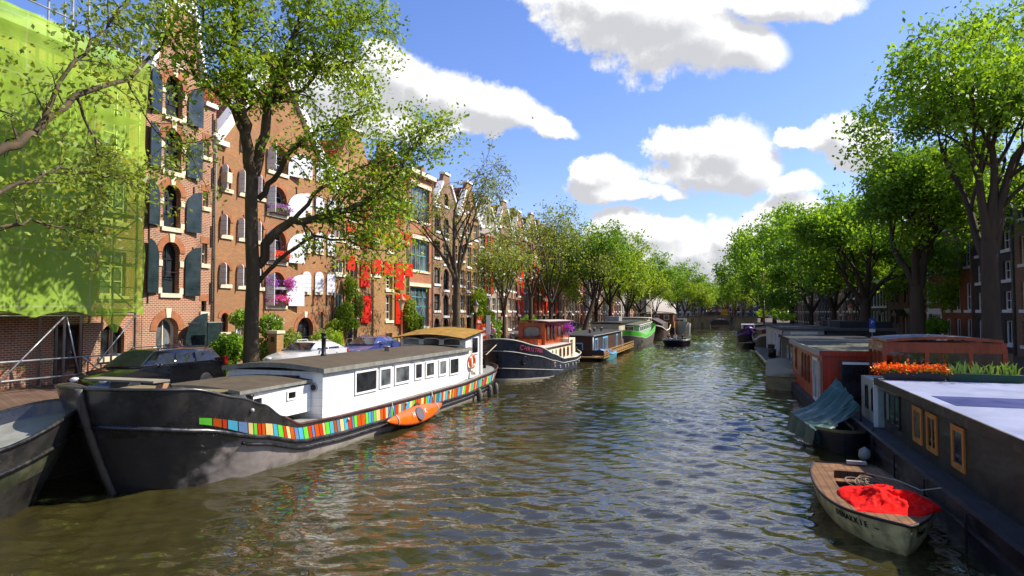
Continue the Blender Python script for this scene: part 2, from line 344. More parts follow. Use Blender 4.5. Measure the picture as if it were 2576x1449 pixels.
class House:
    def __init__(s,label,u0,u1,outline,wallm,side=-1,name='brick_house',cat='house',D=11,ridge=None,eave=None,roofm=None,zb=ZQ,af=None,group=None):
        s.u0,s.u1,s.side=u0,u1,side; a=af if af is not None else (AFL if side<0 else AFR)
        s.r=thing(name,label,cat,a,u0 if side<0 else u1,zb,0 if side<0 else math.pi,group); s.zb=zb; s.a=a
        s.out=[s.c(u,z) for u,z in outline]; 
        if side>0: s.out=s.out[::-1]
        s.holes=[]; s.wallm=wallm; s.D=D; s.ridge=ridge; s.eave=eave; s.roofm=roofm
    def c(s,u,z): return ((u-s.u0) if s.side<0 else (s.u1-u), z-s.zb)
    def q(s,px0,px1,py0,py1):  # pixel box -> local y0,y1,z0,z1
        ua,ub=U(px0,s.a),U(px1,s.a); pm=(px0+px1)/2; za,zb=Z(pm,py1,s.a),Z(pm,py0,s.a)
        ya,z0=s.c(ua,za); yb,z1=s.c(ub,zb); return min(ya,yb),max(ya,yb),z0,z1
    def open(s,box,arch=False,rv=.24,fr=None,gl=None,nx=2,nz=2,k=.07,sill=None,door=False,panel=0,rise=None,name=None):
        poly=archpoly(*box,rise=rise) if arch else rectpoly(*box)
        s.holes.append((poly,rv)); window(s.r,poly,rv,fr or WHITE,gl or GLASS,nx,nz,k,sill,panel,door,name); return poly
    def arch_trim(s,box,m,t=.28,key=None,rise=None):
        y0,y1,z0,z1=box; rr=rise or min((y1-y0)/2,(z1-z0)*.6); c=(y0+y1)/2; hw=(y1-y0)/2; zs=z1-rr; n=14; mb=MB()
        A=[(c+hw*math.cos(math.pi*k/n),zs+rr*math.sin(math.pi*k/n)) for k in range(n+1)]; B=[(c+(hw+t)*math.cos(math.pi*k/n),zs+(rr+t)*math.sin(math.pi*k/n)) for k in range(n+1)]
        mb.prism(A+B[::-1],xyz,0.004,.035); mb.build('brick_arch',m,s.r)
        if key: kb=MB(); kb.prism([(c-.11,z1-.02),(c+.11,z1-.02),(c+.16,z1+t+.06),(c-.16,z1+t+.06)],xyz,.036,.07); kb.build('keystone',key,s.r)
    def done(s):
        mb=MB(); loops=[s.out]+[h[0] for h in s.holes]; flat=[p for l in loops for p in l]
        tr=geometry.tessellate_polygon([[Vector((p[0],p[1],0)) for p in l] for l in loops]); vs=[xyz(p[0],p[1],0) for p in flat]
        fs=[]
        for t_ in tr:
            A,B,Cc=[flat[i] for i in t_]; ar=(B[0]-A[0])*(Cc[1]-A[1])-(Cc[0]-A[0])*(B[1]-A[1]); fs.append(tuple(t_) if ar>0 else tuple(reversed(t_)))
        mb.add(vs,fs,0)
        for poly,rv in s.holes:
            n=len(poly); mb.add([xyz(y,z,0) for y,z in poly]+[xyz(y,z,-rv-.03) for y,z in poly],[((i+1)%n,i,i+n,(i+1)%n+n) for i in range(n)],0)
        o=s.out; n=len(o); mb.add([xyz(y,z,0) for y,z in o]+[xyz(y,z,-.4) for y,z in o],[(i,i+n,(i+1)%n+n,(i+1)%n) for i in range(n)],0)
        tr=geometry.tessellate_polygon([[Vector((p[0],p[1],0)) for p in o]]); mb.add([xyz(y,z,-.4) for y,z in o],[tuple(t_) for t_ in tr],0)
        Wd=s.u1-s.u0; e=(s.eave-s.zb) if s.eave else max(p[1] for p in o)-.5
        if s.ridge:
            rz=s.ridge-s.zb; mb.prism([(0,0),(Wd,0),(Wd,e),(Wd/2,rz),(0,e)],xyz,-.62,-s.D)
            rf=MB()
            for ya,yb in((0,Wd/2),(Wd,Wd/2)):
                rf.prism([(ya,e+.02),(yb,rz+.02),(yb,rz+.16),(ya,e+.16)],xyz,-.38,-s.D-.2)
            rf.build('roof',s.roofm,s.r)
        else:
            mb.prism([(0,0),(Wd,0),(Wd,e),(0,e)],xyz,-.62,-s.D)
        mb.build('wall',s.wallm,s.r); return s.r
def part(name,m,root,*boxes):
    mb=MB()
    for b_ in boxes: mb.box(*b_)
    return mb.build(name,m,root)
def pipe(root,y,z0,z1,x=.1,m=None,r=.055):
    mb=MB(); mb.tube([(x,y,z0),(x,y,z1)],r,8); 
    for z in np.arange(z0+1,z1,2.2): mb.box(0.003,x,y-.03,y+.03,z,z+.05)
    mb.build('downpipe',m or PIPE,root)
BR1=mat('dark_red_brick',C(172,98,62,.85),.85,.25,.7,brick=(.23,.085,.018,C(205,180,150,.7)),stain=(C(70,45,35,.6),.5,.5,1))
BR2=mat('orange_brown_brick',C(184,128,80,.85),.85,.18,.5,brick=(.22,.07,.012,C(160,130,94,.6)),stain=(C(140,86,50,.6),.35,.4,1))
BR3=mat('yellow_brown_brick',C(196,146,88,.85),.85,.2,.6,brick=(.22,.07,.012,C(150,125,90,.6)),stain=(C(110,72,42,.6),.4,.5,1))
BR4=mat('salmon_brick',C(198,126,88,.8),.85,.15,.6,brick=(.22,.07,.01,C(180,130,100,.6)))
BR5=mat('taupe_brick',C(174,134,104,.85),.85,.2,.6,brick=(.22,.07,.012,C(140,115,90,.6)),stain=(C(80,58,44,.6),.4,.5,1))
BRA=mat('arch_brick',C(176,112,72,.75),.85,.2,3.)
TILE=mat('orange_roof_tiles',C(250,130,40,.9),.6,.22,1.2,brick=(.26,.2,.03,C(110,45,15,.6)))
TILEB=mat('brown_roof_tiles',C(140,72,44,.8),.7,.25,1.2,brick=(.26,.2,.03,C(50,25,12,.6)))
DGREEN=mat('dark_green_planks',C(40,58,60,.75),.35,.18,1.2,plank=.30,coat=.3,spec=.5)
WSHUT=mat('white_planks',(.76,.77,.78,1),.4,.05,2,plank=.27,pb=.35); RSHUT=mat('red_planks',C(220,38,14,.9),.45,.12,1.5,plank=.33,stain=(C(120,20,10,.6),1,.4,1))
OSHUT=mat('orange_red_planks',C(206,70,20,.85),.45,.12,1.5,plank=.33); DRSHUT=mat('dark_red_planks',C(120,20,14,.8),.5,.15,1.5,plank=.33)
TEAL=mat('teal_paint',C(112,190,196,.85),.45,.06,2)
BROWNF=mat('brown_frame_paint',C(70,44,34,.7),.5,.2,2); DKF=mat('dark_frame_paint',C(38,46,48,.6),.4,.2,2)
A=AFL
# --- house 1: dark shutters, neck gable
u0,u1=U(358,A),U(535,A)
g_=lambda px,py:(U(px,A),Z(px,py,A))
zt=19.4; uc=U(437,A); zsh=Z(501,214,A)
ol=[(u0,ZQ),(u1,ZQ),(u1,Z(539,275,A)),(U(503,A),Z(539,275,A)-.0),(U(503,A),zsh),(U(494,A),zsh+1.0),(U(484,A),zsh+2.2),(U(477,A),zsh+3.2),(U(474,A),zsh+3.5),(U(473,A),zt),(uc+.25,zt+.9),(uc-.4,zt+.9),(U(400,A),zt),(U(399,A),zsh+3.5),(U(396,A),zsh+3.1),(U(384,A),zsh+1.6),(U(372,A),zsh+.4),(U(362,A),zsh-.2),(u0,zsh-.2)]
h=House('tall dark brick warehouse with big arched openings and dark green shutters beside the green netting',u0,u1,ol,BR1,name='brick_warehouse',cat='warehouse',ridge=17.2,eave=14.2,roofm=TILEB)
tz=[(187,292),(325,430),(463,572),(608,738)]
for i,(t0,t1) in enumerate(tz):
    b_=h.q(405,449,t0,t1); h.open(b_,True,.33,DKF,GLASS,2,3,.09,STONE,panel=.3); h.arch_trim(b_,BRA,.32,STONE)
    for yy_ in (b_[0]-.22,b_[1]): 
        for zz in (b_[2]-.02,b_[2]+(b_[3]-b_[2])*.52): part('stone_block',STONE,h.r,(.004,.05,yy_,yy_+.22,zz,zz+.28))
    wd=(b_[1]-b_[0])*.5; 
    shutter(h.r,b_[0]-.25,-1,.72,b_[2],b_[3]+.02,12,DGREEN,arch=.8)
    shutter(h.r,b_[1]+.30,1,.82,b_[2]-.1,b_[3]-.12,10,DGREEN,arch=.85)
    rb=MB(); rb.tube([(.02,b_[0],b_[2]+1.0),(.05,b_[1],b_[2]+1.0)],.018,6); rb.build('guard_rail',DARK,h.r)
for t0,t1 in ((348,392),(480,520),(612,664),(757,784)):
    b_=h.q(506,519,t0,t1); h.open(b_,False,.2,CREAM if t0!=757 else DARK,GLASS,1 if t0!=757 else 2,2,.05,STONE)
    part('brick_lintel',BRA,h.r,(.003,.02,b_[0]-.12,b_[1]+.12,b_[3],b_[3]+.3))
b_=h.q(432,444,130,158); h.open(b_,True,.2,DKF,GLASS,1,1,.05,STONE)
b_=h.q(394,449,798,900); b_=(b_[0],b_[1],.0,b_[3]); h.open((b_[0],b_[1],.02,b_[3]),True,.34,CREAM,GLASSB,2,1,.12,None,door=True,name='door'); h.arch_trim(b_,BRA,.36,STONE)
part('stone_block',STONE,h.r,(.004,.06,b_[0]-.2,b_[0],.9,1.2)); part('stone_block',STONE,h.r,(.004,.06,b_[1],b_[1]+.2,.9,1.2))
tr_=MB(); oo=h.out
for i in range(3,len(oo)-1):
    p,q=oo[i],oo[i+1]
    if i in(3,): continue
    tr_.bar((-.1,p[0],p[1]),(-.1,q[0],q[1]),.62,.2)
sc_=[(-.1,uc-u0+.9*math.cos(a_)*.75,zt-ZQ+.0+.9*math.sin(a_)) for a_ in np.linspace(0,math.pi,9)]
for p,q in zip(sc_,sc_[1:]): tr_.bar(p,q,.6,.3)
tr_.box(-.4,.12,U(396,A)-u0-.1,U(477,A)-u0+.1,zsh+3.3-ZQ,zsh+3.6-ZQ); tr_.build('gable_trim',WHITE,h.r)
part('eaves_trim',WHITE,h.r,(-.4,.15,U(504,A)-u0,u1-u0,Z(539,275,A)-ZQ+.0,Z(539,275,A)-ZQ+.22))
anchors(h.r,[(y,z,z+1.1) for y in(.25,3.95) for z in(3.2,6.1,9.1,11.9)]+[(2.8,z,z+.9) for z in(5.1,8.1,11.2)])
pipe(h.r,u1-u0-.06,.1,12.8)
h.done()
# --- house 2: white shutters, steep gable
u0,u1=U(536,A),U(838,A); A2=A
el=Z(539,345,A); uc=U(690,A); ap=el+(uc-u0)*1.15; er=ap-(u1-uc)*1.02
ol=[(u0,ZQ),(u1,ZQ),(u1,er),(uc+.9,ap-.6),(uc+.9,ap+.5),(uc-.9,ap+.5),(uc-.9,ap-.6),(u0,el)]
h=House('wide orange brown brick warehouse with white plank shutters and flower boxes',u0,u1,ol,BR2,name='brick_warehouse',cat='warehouse',ridge=ap-.4,eave=min(el,er)-.2,roofm=TILE)
h2=h
rows=[(418,474),(543,591),(664,715)]
for c0,c1 in((559,576),(603,618),(646,660)):
    for i,(t0,t1) in enumerate(rows):
        dy=(c0-559)*(.30-.1*i)
        b_=h.q(c0-5,c1,t0+dy,t1+dy*.85); h.open(b_,True,.2,GREY,GLASS,2,1,.05,STONE); h.arch_trim(b_,BRA,.2)
        shutter(h.r,b_[0]-.06,1,.36,b_[2]-.03,b_[3]+.05,84,WSHUT,arch=.18,full=True)
b_=h.q(603,618,330,372); h.open(b_,True,.2,GREY,GLASS,2,1,.05,STONE); shutter(h.r,b_[0]-.06,1,.36,b_[2],b_[3],84,WSHUT,arch=.18,full=True)
b_=h.q(556,574,787,836); h.open(b_,True,.22,BROWNF,GLASS,2,2,.06,STONE); h.arch_trim(b_,BRA,.22)
b_=h.q(592,614,800,845); h.open(b_,True,.22,WHITE,GLASSB,2,1,.06,STONE)
big=[(365,432),(469,538),(575,657),(684,769)]; flw=[]
for t0,t1 in big:
    b_=h.q(670,717,t0,t1); h.open(b_,True,.35,GREY,GLASS,2,3,.08,STONE); h.arch_trim(b_,BRA,.28); flw.append(b_)
    shutter(h.r,b_[0]-.08,1,.52,b_[2],b_[3]-.1,80,WSHUT,arch=.45)
    shutter(h.r,b_[1]+.05,1,1.3,b_[2],b_[3]-.05,14,WSHUT,arch=1.0)
for c0 in(0,1,2):
    for t0,t1 in((400,441),(487,530),(582,628),(684,733)):
        px=(757,789,819)[c0]; k_=(t0-684)/-284.
        b_=h.q(px+3,px+19,t0+c0*(9*k_+1),t1+c0*(8*k_+1)); 
        h.open(b_,True,.2,GREY,GLASS,1,1,.05,STONE); h.arch_trim(b_,BRA,.17)
        shutter(h.r,b_[0]-.10,1,.62,b_[2]-.03,b_[3]+.03,22,WSHUT,arch=.3,full=True)
b_=h.q(747,788,798,900); b_=(b_[0],b_[1],0,b_[3]); h.open((b_[0],b_[1],.02,b_[3]),True,.34,DARK,GLASS,3,2,.08,None,door=True,name='door'); h.arch_trim(b_,BRA,.3,STONE)
b_=h.q(804,813,784,830); h.open(b_,True,.22,CREAM,GLASS,1,2,.05,STONE); h.arch_trim(b_,BRA,.18)
for y in(.5,2.05,3.3): anchors(h.r,[(y,z,z+1.0) for z in(4.15,7.1,10.0)])
for y in(6.6,8.4,9.9): anchors(h.r,[(y,z,z+1.0) for z in(3.2,6.4,9.4)])
tb=MB(); L=lambda u,z:(-.12,u-u0,z-ZQ)
for p,q in((L(u0-.1,el-.1),L(uc-.9,ap-.5)),(L(uc+.9,ap-.5),L(u1+.1,er-.1))): tb.bar(p,q,.7,.5)
tb.box(-.5,.25,-.15,.7,el-ZQ-.35,el-ZQ-.1); tb.box(-.5,.15,uc-u0-1,uc-u0+1,ap-ZQ+.5,ap-ZQ+.75); tb.build('gable_trim',WHITE,h.r)
pipe(h.r,u1-u0-.1,.1,er-ZQ-.3)
hb_=MB(); hb_.box(.02,.45,.35,.7,9.55,10.1); hb_.box(0.02,.3,.4,.6,9.2,9.5); hb_.build('lantern_box',STONE,h.r)
h.done()
# --- houses 3 and 4: red shutters
def redhouse(label,pl,pr,bay,lw,rw,rowsL,rowsB,shl,seedz,peakz):
    u0,u1=U(pl,A),U(pr,A); uc=(u0+u1)/2; ez=peakz-3.6
    ol=[(u0,ZQ),(u1,ZQ),(u1,ez),(uc+1.0,peakz-.6),(uc+.6,peakz),(uc-.6,peakz),(uc-1.0,peakz-.6),(u0,ez)]
    h=House(label,u0,u1,ol,BR3,name='brick_house',ridge=peakz-.6,eave=ez-.2,roofm=TILE)
    for i,(t0,t1) in enumerate(rowsB):
        if t1>900: 
            b_=h.q(bay[0],bay[1],t0,880); b_=(b_[0],b_[1],0.02,b_[3]); h.open(b_,False,.3,CREAM,GLASS,1,2,.14,None,door=True,name='door',panel=.3)
        else: b_=h.q(bay[0],bay[1],t0,t1); h.open(b_,False,.3,CREAM,GLASS,2,3,.13,CREAM)
    for col in(lw,rw):
        for (t0,t1) in rowsL:
            b_=h.q(col[0],col[1],t0,t1); h.open(b_,False,.18,CREAM,GLASSB,2,1,.12,CREAM)
    for px0,px1,t0,t1,m_ in shl:
        y0,y1,z0,z1=h.q(px0,px1,t0,t1); shutter(h.r,y0,1,(y1-y0)*.84,z0,z1,9,m_,off=.05)
    part('eaves_trim',CREAM,h.r,(-.4,.3,0.02,1.3,ez-ZQ-.05,ez-ZQ+.3),(-.4,.3,u1-u0-1.3,u1-u0-.02,ez-ZQ-.05,ez-ZQ+.3),(-.45,.12,uc-u0-.75,uc-u0+.75,peakz-ZQ,peakz-ZQ+.2))
    ch=MB(); ch.box(-1.2,-.5,uc-u0-.35,uc-u0+.35,peakz-ZQ-1,peakz-ZQ+.9); ch.build('chimney',BR5,h.r)
    pipe(h.r,u1-u0-.12,.1,ez-ZQ); anchors(h.r,[(1.1+seedz,z,z+.9) for z in(5.6,8.4)]); h.done(); return h
redhouse('narrow yellowish brick house with cream windows and red shutters next to the white shuttered warehouse',838,937,(875,898),(844,866),(916,930),[(655,689),(738,783),(576,602),(505,530)],[(510,552),(578,618),(655,725),(738,800),(820,999)],
 [(870,889,642,680,RSHUT),(904,926,658,722,RSHUT),(933,954,652,688,RSHUT),(872,890,733,785,DRSHUT),(906,930,743,812,RSHUT),(869,888,562,588,OSHUT),(904,926,592,625,OSHUT),(933,952,567,599,RSHUT),(904,926,514,546,RSHUT)],0,17.5)
redhouse('yellowish brick house with a tall black loading bay and red shutters beside the teal windows',937,1024,(970,987),(940,954),(1002,1014),[(660,692),(576,604)],[(520,560),(592,632),(692,728),(741,806),(838,999)],
 [(963,984,658,692,RSHUT),(991,1012,662,730,RSHUT),(1016,1034,664,696,RSHUT),(993,1014,739,815,RSHUT),(1014,1030,742,778,OSHUT),(963,984,590,610,OSHUT),(991,1011,582,625,OSHUT),(1016,1032,587,619,OSHUT),(991,1011,513,569,OSHUT)],.2,17.2)
# --- house 5: teal windows
u0,u1=U(1024,A),U(1087,A)
h=House('salmon brick studio building with three tall teal framed windows',u0,u1,[(u0,ZQ),(u1,ZQ),(u1,16.2),(u0,16.2)],BR4,name='studio_building',cat='house',D=10)
for t0,t1,nz_ in((470,556,2),(603,681,2),(722,822,4)):
    b_=h.q(1031,1079,t0,t1); h.open(b_,False,.3,TEAL,GLASSB,5,nz_,.1,STONE); part('lintel',STONE,h.r,(.003,.07,b_[0]-.2,b_[1]+.3,b_[3]+.02,b_[3]+.34))
part('cornice',STONE,h.r,(-.4,.4,0.01,u1-u0-.01,14.6,14.95)); pipe(h.r,u1-u0-.1,.1,14.4); pipe(h.r,.1,.1,14.4); h.done()
# ---------------------------------------------------------------- further canal houses
def AA(px,u):
    r=ray(px,785); t=u/(DX_*r[0]+DY_*r[1]); return t*(NX_*r[0]+NY_*r[1])
GR1=mat('grey_plaster',C(176,166,150,.75),.8,.12,.7,stain=(C(110,98,84,.6),.6,.5,1)); DKB=mat('dark_brown_brick',C(88,62,50,.75),.85,.2,.7,brick=(.22,.07,.012,C(90,75,60,.6)))
PUR=mat('purple_brown_brick',C(140,98,86,.75),.85,.14,.7,brick=(.22,.07,.012,C(130,105,92,.6))); GRB=mat('dark_grey_brick',C(84,76,70,.75),.85,.2,.7,brick=(.22,.07,.012,C(95,88,80,.6)))
RDB=mat('red_brick',C(170,82,50,.75),.85,.16,.7,brick=(.22,.07,.012,C(170,125,90,.6)))
SLATE=mat('slate_roof',C(70,66,66,.7),.6,.2,1.5,brick=(.3,.2,.02,C(30,30,30,.6)))
def row_house(label,u0,wd,peak,wall,side=-1,style='gable',win=None,shut=None,levels=5,cols=3,roof=None,bay=True,top=None,zst=None,detail=1,trim=None,arches=False,seed=0,grp=None,af=None,frm=None):
    rd=random.Random(seed*7+int(u0*10)); u1=u0+wd; uc=(u0+u1)/2; tm=trim or WHITE; win=win or CREAM
    if style=='gable':
        ez=peak-3.4; ol=[(u0,ZQ),(u1,ZQ),(u1,ez),(uc+.95,peak-.8),(uc+.6,peak),(uc-.6,peak),(uc-.95,peak-.8),(u0,ez)]
    elif style=='neck':
        ez=peak-3.6; ol=[(u0,ZQ),(u1,ZQ),(u1,ez),(uc+1.5,ez+.3),(uc+1.15,ez+1.3),(uc+1.1,peak-.6),(uc+.6,peak),(uc-.6,peak),(uc-1.1,peak-.6),(uc-1.15,ez+1.3),(uc-1.5,ez+.3),(u0,ez)]
    elif style=='step':
        ez=peak-3.2; ol=[(u0,ZQ),(u1,ZQ),(u1,ez)]; st=wd/2/5
        for k in range(1,5): ol+=[(u1-st*k,ez+.75*(k-1)+.0),(u1-st*k,ez+.75*k)]
        for k in range(4,0,-1): ol+=[(u0+st*k,ez+.75*k),(u0+st*k,ez+.75*(k-1))]
        ol+=[(u0,ez)]
    else: ez=peak; ol=[(u0,ZQ),(u1,ZQ),(u1,ez),(u0,ez)]
    h=House(label,u0,u1,ol,wall,side=side,name='canal_house',cat='house',ridge=None if style=='flat' else peak-.5,eave=ez-(.6 if style=='flat' else .2),roofm=roof or TILEB,group=grp,af=af)
    zb=3.9-ZQ; H_=(ez-ZQ-zb-.5)/max(1,levels-1)
    cw=wd/cols
    for c in range(cols):
        yc=cw*(c+.5); isb=bay and c==cols//2
        for l in range(levels-1):
            z0=zb+H_*l+.75; z1=z0+H_*.62
            if isb: z0-=.5
            ww=min(.62,cw*.36) if not isb else .6
            b_=(yc-ww,yc+ww,z0,z1); h.open(b_,arches and isb,.2,frm or win,GLASSB if rd.random()<.25 else GLASS,2 if detail else 1,2 if detail else 1,.08,tm if not isb or True else None,name='window')
            if shut and (isb or shut[1]):
                for s_ in(-1,1): 
                    if rd.random()<.9: shutter(h.r,(b_[0]-.05) if s_<0 else b_[1]+.05,s_,ww*1.2,z0,z1,rd.uniform(5,14),shut[0],off=.05)
        if isb: b_=(yc-.6,yc+.6,0.02,2.25); h.open(b_,arches,.3,DKF,GLASS,1,2,.12,None,door=True,panel=.35)
        else: b_=(yc-min(.6,cw*.34),yc+min(.6,cw*.34),.7,2.25); h.open(b_,arches,.2,frm or win,GLASS,2 if detail else 1,1,.08,tm)
    if style=='gable':
        tb=MB()
        for s_,(p,q) in((-1,((0,ez-ZQ),(wd/2-.95,peak-.8-ZQ))),(1,((wd/2+.95,peak-.8-ZQ),(wd,ez-ZQ)))): tb.bar((-.15,p[0],p[1]),(-.15,q[0],q[1]),.6,.25)
        tb.box(-.45,.12,wd/2-.75,wd/2+.75,peak-ZQ,peak-ZQ+.2); tb.box(-.4,.3,.02,1.1,ez-ZQ-.1,ez-ZQ+.25); tb.box(-.4,.3,wd-1.1,wd-.02,ez-ZQ-.1,ez-ZQ+.25); tb.build('gable_trim',tm,h.r)
        b_=(wd/2-.45,wd/2+.45,ez-ZQ+.4,ez-ZQ+1.6); h.open(b_,True,.2,win,GLASS,1,1,.08,tm)
    elif style=='neck':
        tb=MB(); tb.box(-.45,.2,wd/2-1.3,wd/2+1.3,peak-.75-ZQ,peak-.5-ZQ); tb.box(-.4,.3,.02,wd/2-1.5,ez-ZQ,ez-ZQ+.25); tb.box(-.4,.3,wd/2+1.5,wd-.02,ez-ZQ,ez-ZQ+.25); tb.build('gable_trim',tm,h.r)
        b_=(wd/2-.4,wd/2+.4,ez-ZQ+1,ez-ZQ+2.2); h.open(b_,False,.2,win,GLASS,1,1,.08,tm)
    elif style=='flat': part('cornice',tm,h.r,(-.4,.45,.01,wd-.01,ez-ZQ,ez-ZQ+.3),(-.4,.2,.02,wd-.02,ez-ZQ-.35,ez-ZQ-.003))
    ch=MB(); ch.box(-3.2,-2.5,wd/2-.3 if style!='flat' else .6,wd/2+.4 if style!='flat' else 1.4,ez-ZQ+(2. if style!='flat' else -.2),peak-ZQ+1.0); ch.build('chimney',BR5,h.r)
    pipe(h.r,wd-.1,.1,ez-ZQ-.2); return h.done(); return h
uu=U(1087,AFL)+.03
LT=[("taupe brick gabled warehouse with dark arched bay windows right of the teal windowed studio",6.1,17.6,BR5,'gable',None,DKF,True),
("narrow brown brick gabled house with cream windows behind the bare looking tree",5.4,17.9,BR3,'gable',None,CREAM,False),
("grey plastered gabled house with one orange shutter column above the vine",6.0,17.2,GR1,'gable',(OSHUT,0),CREAM,True),
("brown brick gabled warehouse with dark red brown shutters right of the hanging vine",5.6,17.9,BR5,'gable',(DRSHUT,0),CREAM,False),
("red brown gabled warehouse with bright red shutters stacked up its middle bay",6.1,17.5,BR1,'gable',(RSHUT,0),CREAM,True),
("steep gabled brick house with orange red shutters behind the lamp post",6.0,18.1,BR3,'gable',(OSHUT,0),CREAM,False),
("gabled brick warehouse with two rows of bright red shutters left of the brown arcade house",6.2,17.6,BR5,'neck',(RSHUT,1),CREAM,False),
("dark brick neck gable house with one red shutter column behind the leaning tree",5.8,18.2,DKB,'neck',(RSHUT,0),WHITE,False),
("brown brick house with tall white windows over a brown arcade",7.2,17.0,BR1,'flat',None,WHITE,True),
("dark brick flat corniced house with tall white sash windows",6.6,16.8,DKB,'flat',None,WHITE,False),
("orange brick house with round arched ground floor windows",7.6,15.5,RDB,'step',None,WHITE,True),
("pale plastered canal house with a white doorway half hidden by trees",6.6,17.5,GR1,'neck',None,WHITE,False),
("salmon brick canal house with a white pilaster front between dense trees",7.0,16.5,BR4,'flat',None,WHITE,False),
("brown gabled canal house mostly covered by green crowns",7.5,17.6,BR5,'gable',None,WHITE,False),
("grey canal house behind the lush green tree row",8.,17,GR1,'flat',None,WHITE,False),
("red brick canal house behind the cream cabin boat",8.,17.5,RDB,'gable',None,WHITE,False),
("dark canal house behind the brown wheelhouse boat",8.,17.5,DKB,'neck',None,WHITE,False),
("cream fronted tall canal house left of the big lone round tree",9.,19.5,GR1,'neck',None,CREAM,False),
("light grey canal house just right of the cream fronted one",9.,18,GR1,'flat',None,CREAM,False),
("brick canal house behind the rounded green tree before the bridge",10.,17.5,BR5,'flat',None,WHITE,False),
("last brick canal house on the left quay before the bridge",10.,17.,BR3,'gable',None,WHITE,False)]
for i,(lb,wd,pk,wl,st,sh,wn,ar) in enumerate(LT):
    row_house(lb,uu,wd,pk,wl,-1,st,wn,sh,5,3,TILEB if i%3 else TILE,True,seed=i,arches=ar,detail=1 if i<8 else 0); uu+=wd+.03
# far block beyond the bridge
for k,(lb,px,wd) in enumerate((("pale far house behind the trees beyond the bridge, left one",1790,10),("grey far house beyond the bridge, right of the lone chimney",1850,11))):
    row_house(lb,230+k*11,wd,17,GR1,-1,'flat',WHITE,None,4,3,SLATE,False,detail=0)
for k,(lb,wl,st,px) in enumerate((('far closing house behind the bridge trees, leftmost',GR1,'gable',1700),('far closing house behind the bridge trees, dark second one',DKB,'flat',1742),('far closing brick house behind the trees above the bridge arch',RDB,'neck',1784),('far closing house right of the bridge arch behind the trees',BR5,'flat',1826),('far closing grey house behind the rightmost bridge trees',GRB,'gable',1866),('far closing house behind the mast',GR1,'flat',1908))):
    r_=row_house(lb,330+k,11.5,14+k%3,wl,-1,st,WHITE,None,4,3,SLATE,False,detail=0); r_.location=P(AA(px,318),318,ZQ); r_.rotation_euler=(0,0,ROT-math.pi/2)
# right row, facade plane AFR
AR_=AFR
ur=lambda px:U(px,AFR)
h=House('purple brown brick house with paired dark red window frames on the right quay',ur(2306),ur(2233),[(ur(2306),ZQ),(ur(2233),ZQ),(ur(2233),Z(2236,668,AFR)),(ur(2306),Z(2236,668,AFR))],PUR,side=1,name='canal_house',cat='house',D=10)
MRF=mat('maroon_frame_paint',C(86,34,28,.75),.5,.15,2)
for t0,t1 in((675,708),(724,763),(779,816)):
    for x0,x1 in((2240.5,2249.5),(2253,2262.5),(2275,2287)):
        if t0==779 and x0>2270: continue
        k_=(x0-2240)/800.; b_=h.q(x0,x1,t0-(785-t0)*k_,t1-(785-t1)*k_); h.open(b_,False,.15,MRF,GLASSB,2,2,.1,MRF)
b_=h.q(2271,2281,797,842); b_=(b_[0],b_[1],0.35,b_[3]); h.open(b_,False,.25,CREAM,GLASSB,1,1,.1,None,door=True); 
y0,y1=b_[0],b_[1]; aw=MB(); aw.prism([(y0-.5,b_[3]+.1),(y1+.5,b_[3]+.1),((y0+y1)/2,b_[3]+.75)],xyz,.02,1.0); aw.build('awning',BLACK,h.r)
q_=h.q(2275,2289,776,789); part('wall_panel',GREY,h.r,(.003,.05)+q_)
part('steps',STONE,h.r,(.0,.9,y0-.3,y1+.3,0,.18),(0,.5,y0-.25,y1+.25,.181,.34))
part('cornice',GREY,h.r,(-.4,.5,.01,h.u1-h.u0-.01,h.out[2][1],h.out[2][1]+.25)); pipe(h.r,.1,.1,h.out[2][1]-.1); 
for yy_,zz in((.95,8.6-ZQ),(.95,6.2-ZQ)): pass
h.done()
h=House('dark grey brick house with tall white sash windows left of the purple brown house',ur(2232.5),ur(2190),[(ur(2232.5),ZQ),(ur(2190),ZQ),(ur(2190),10.6),(ur(2232.5),10.6)],GRB,side=1,name='canal_house',cat='house')
for t0,t1 in((680,707),(728,771),(783,829)):
    for c in range(5):
        x0=2195+c*7.6; k_=(x0-2195)/500.
        if t0==783 and c in(2,3): continue
        b_=h.q(x0,x0+5.2,t0-(785-t0)*k_,t1-(785-t1)*k_); h.open(b_,False,.15,WHITE,GLASSB,1,2,.12,WHITE)
b_=h.q(2210,2224,785,840); b_=(b_[0],b_[1],0,b_[3]); h.open(b_,False,.3,WHITE,GLASSB,3,1,.2,None,door=True,panel=.5)
dm=MB(); dm.disc((.12,(b_[0]+b_[1])/2,b_[3]+.0),.55,(1,0,0),.08,20,0,.32); dm.build('oval_sign',BLACK,h.r)
part('cornice',WHITE,h.r,(-.4,.45,.01,h.u1-h.u0-.01,10.6-ZQ,10.9-ZQ)); h.done()
h=House('red brick house with tall white windows over a white shop front at the right',ur(2372),ur(2330),[(ur(2372),ZQ),(ur(2330),ZQ),(ur(2330),15),(ur(2372),15)],RDB,side=1,name='canal_house',cat='house')
for t0,t1 in((560,612),(640,690),(712,757)):
    for x0,x1 in((2336,2345),(2348,2357)):
        k_=(x0-2336)/560.; b_=h.q(x0,x1,t0-(785-t0)*k_,t1-(785-t1)*k_); h.open(b_,False,.15,WHITE,GLASSB,1,2,.09,WHITE)
b_=h.q(2336,2368,792,840); h.open((b_[0],b_[1],.5,b_[3]),False,.3,WHITE,GLASSB,6,2,.12,WHITE)
part('shop_front',WHITE,h.r,(.003,.12,b_[0]-.15,b_[1]+.15,b_[3]+.03,b_[3]+.55),(.003,.1,b_[0]-.15,b_[0]-.01,0,b_[3]),(.003,.1,b_[1]+.01,b_[1]+.15,0,b_[3]))
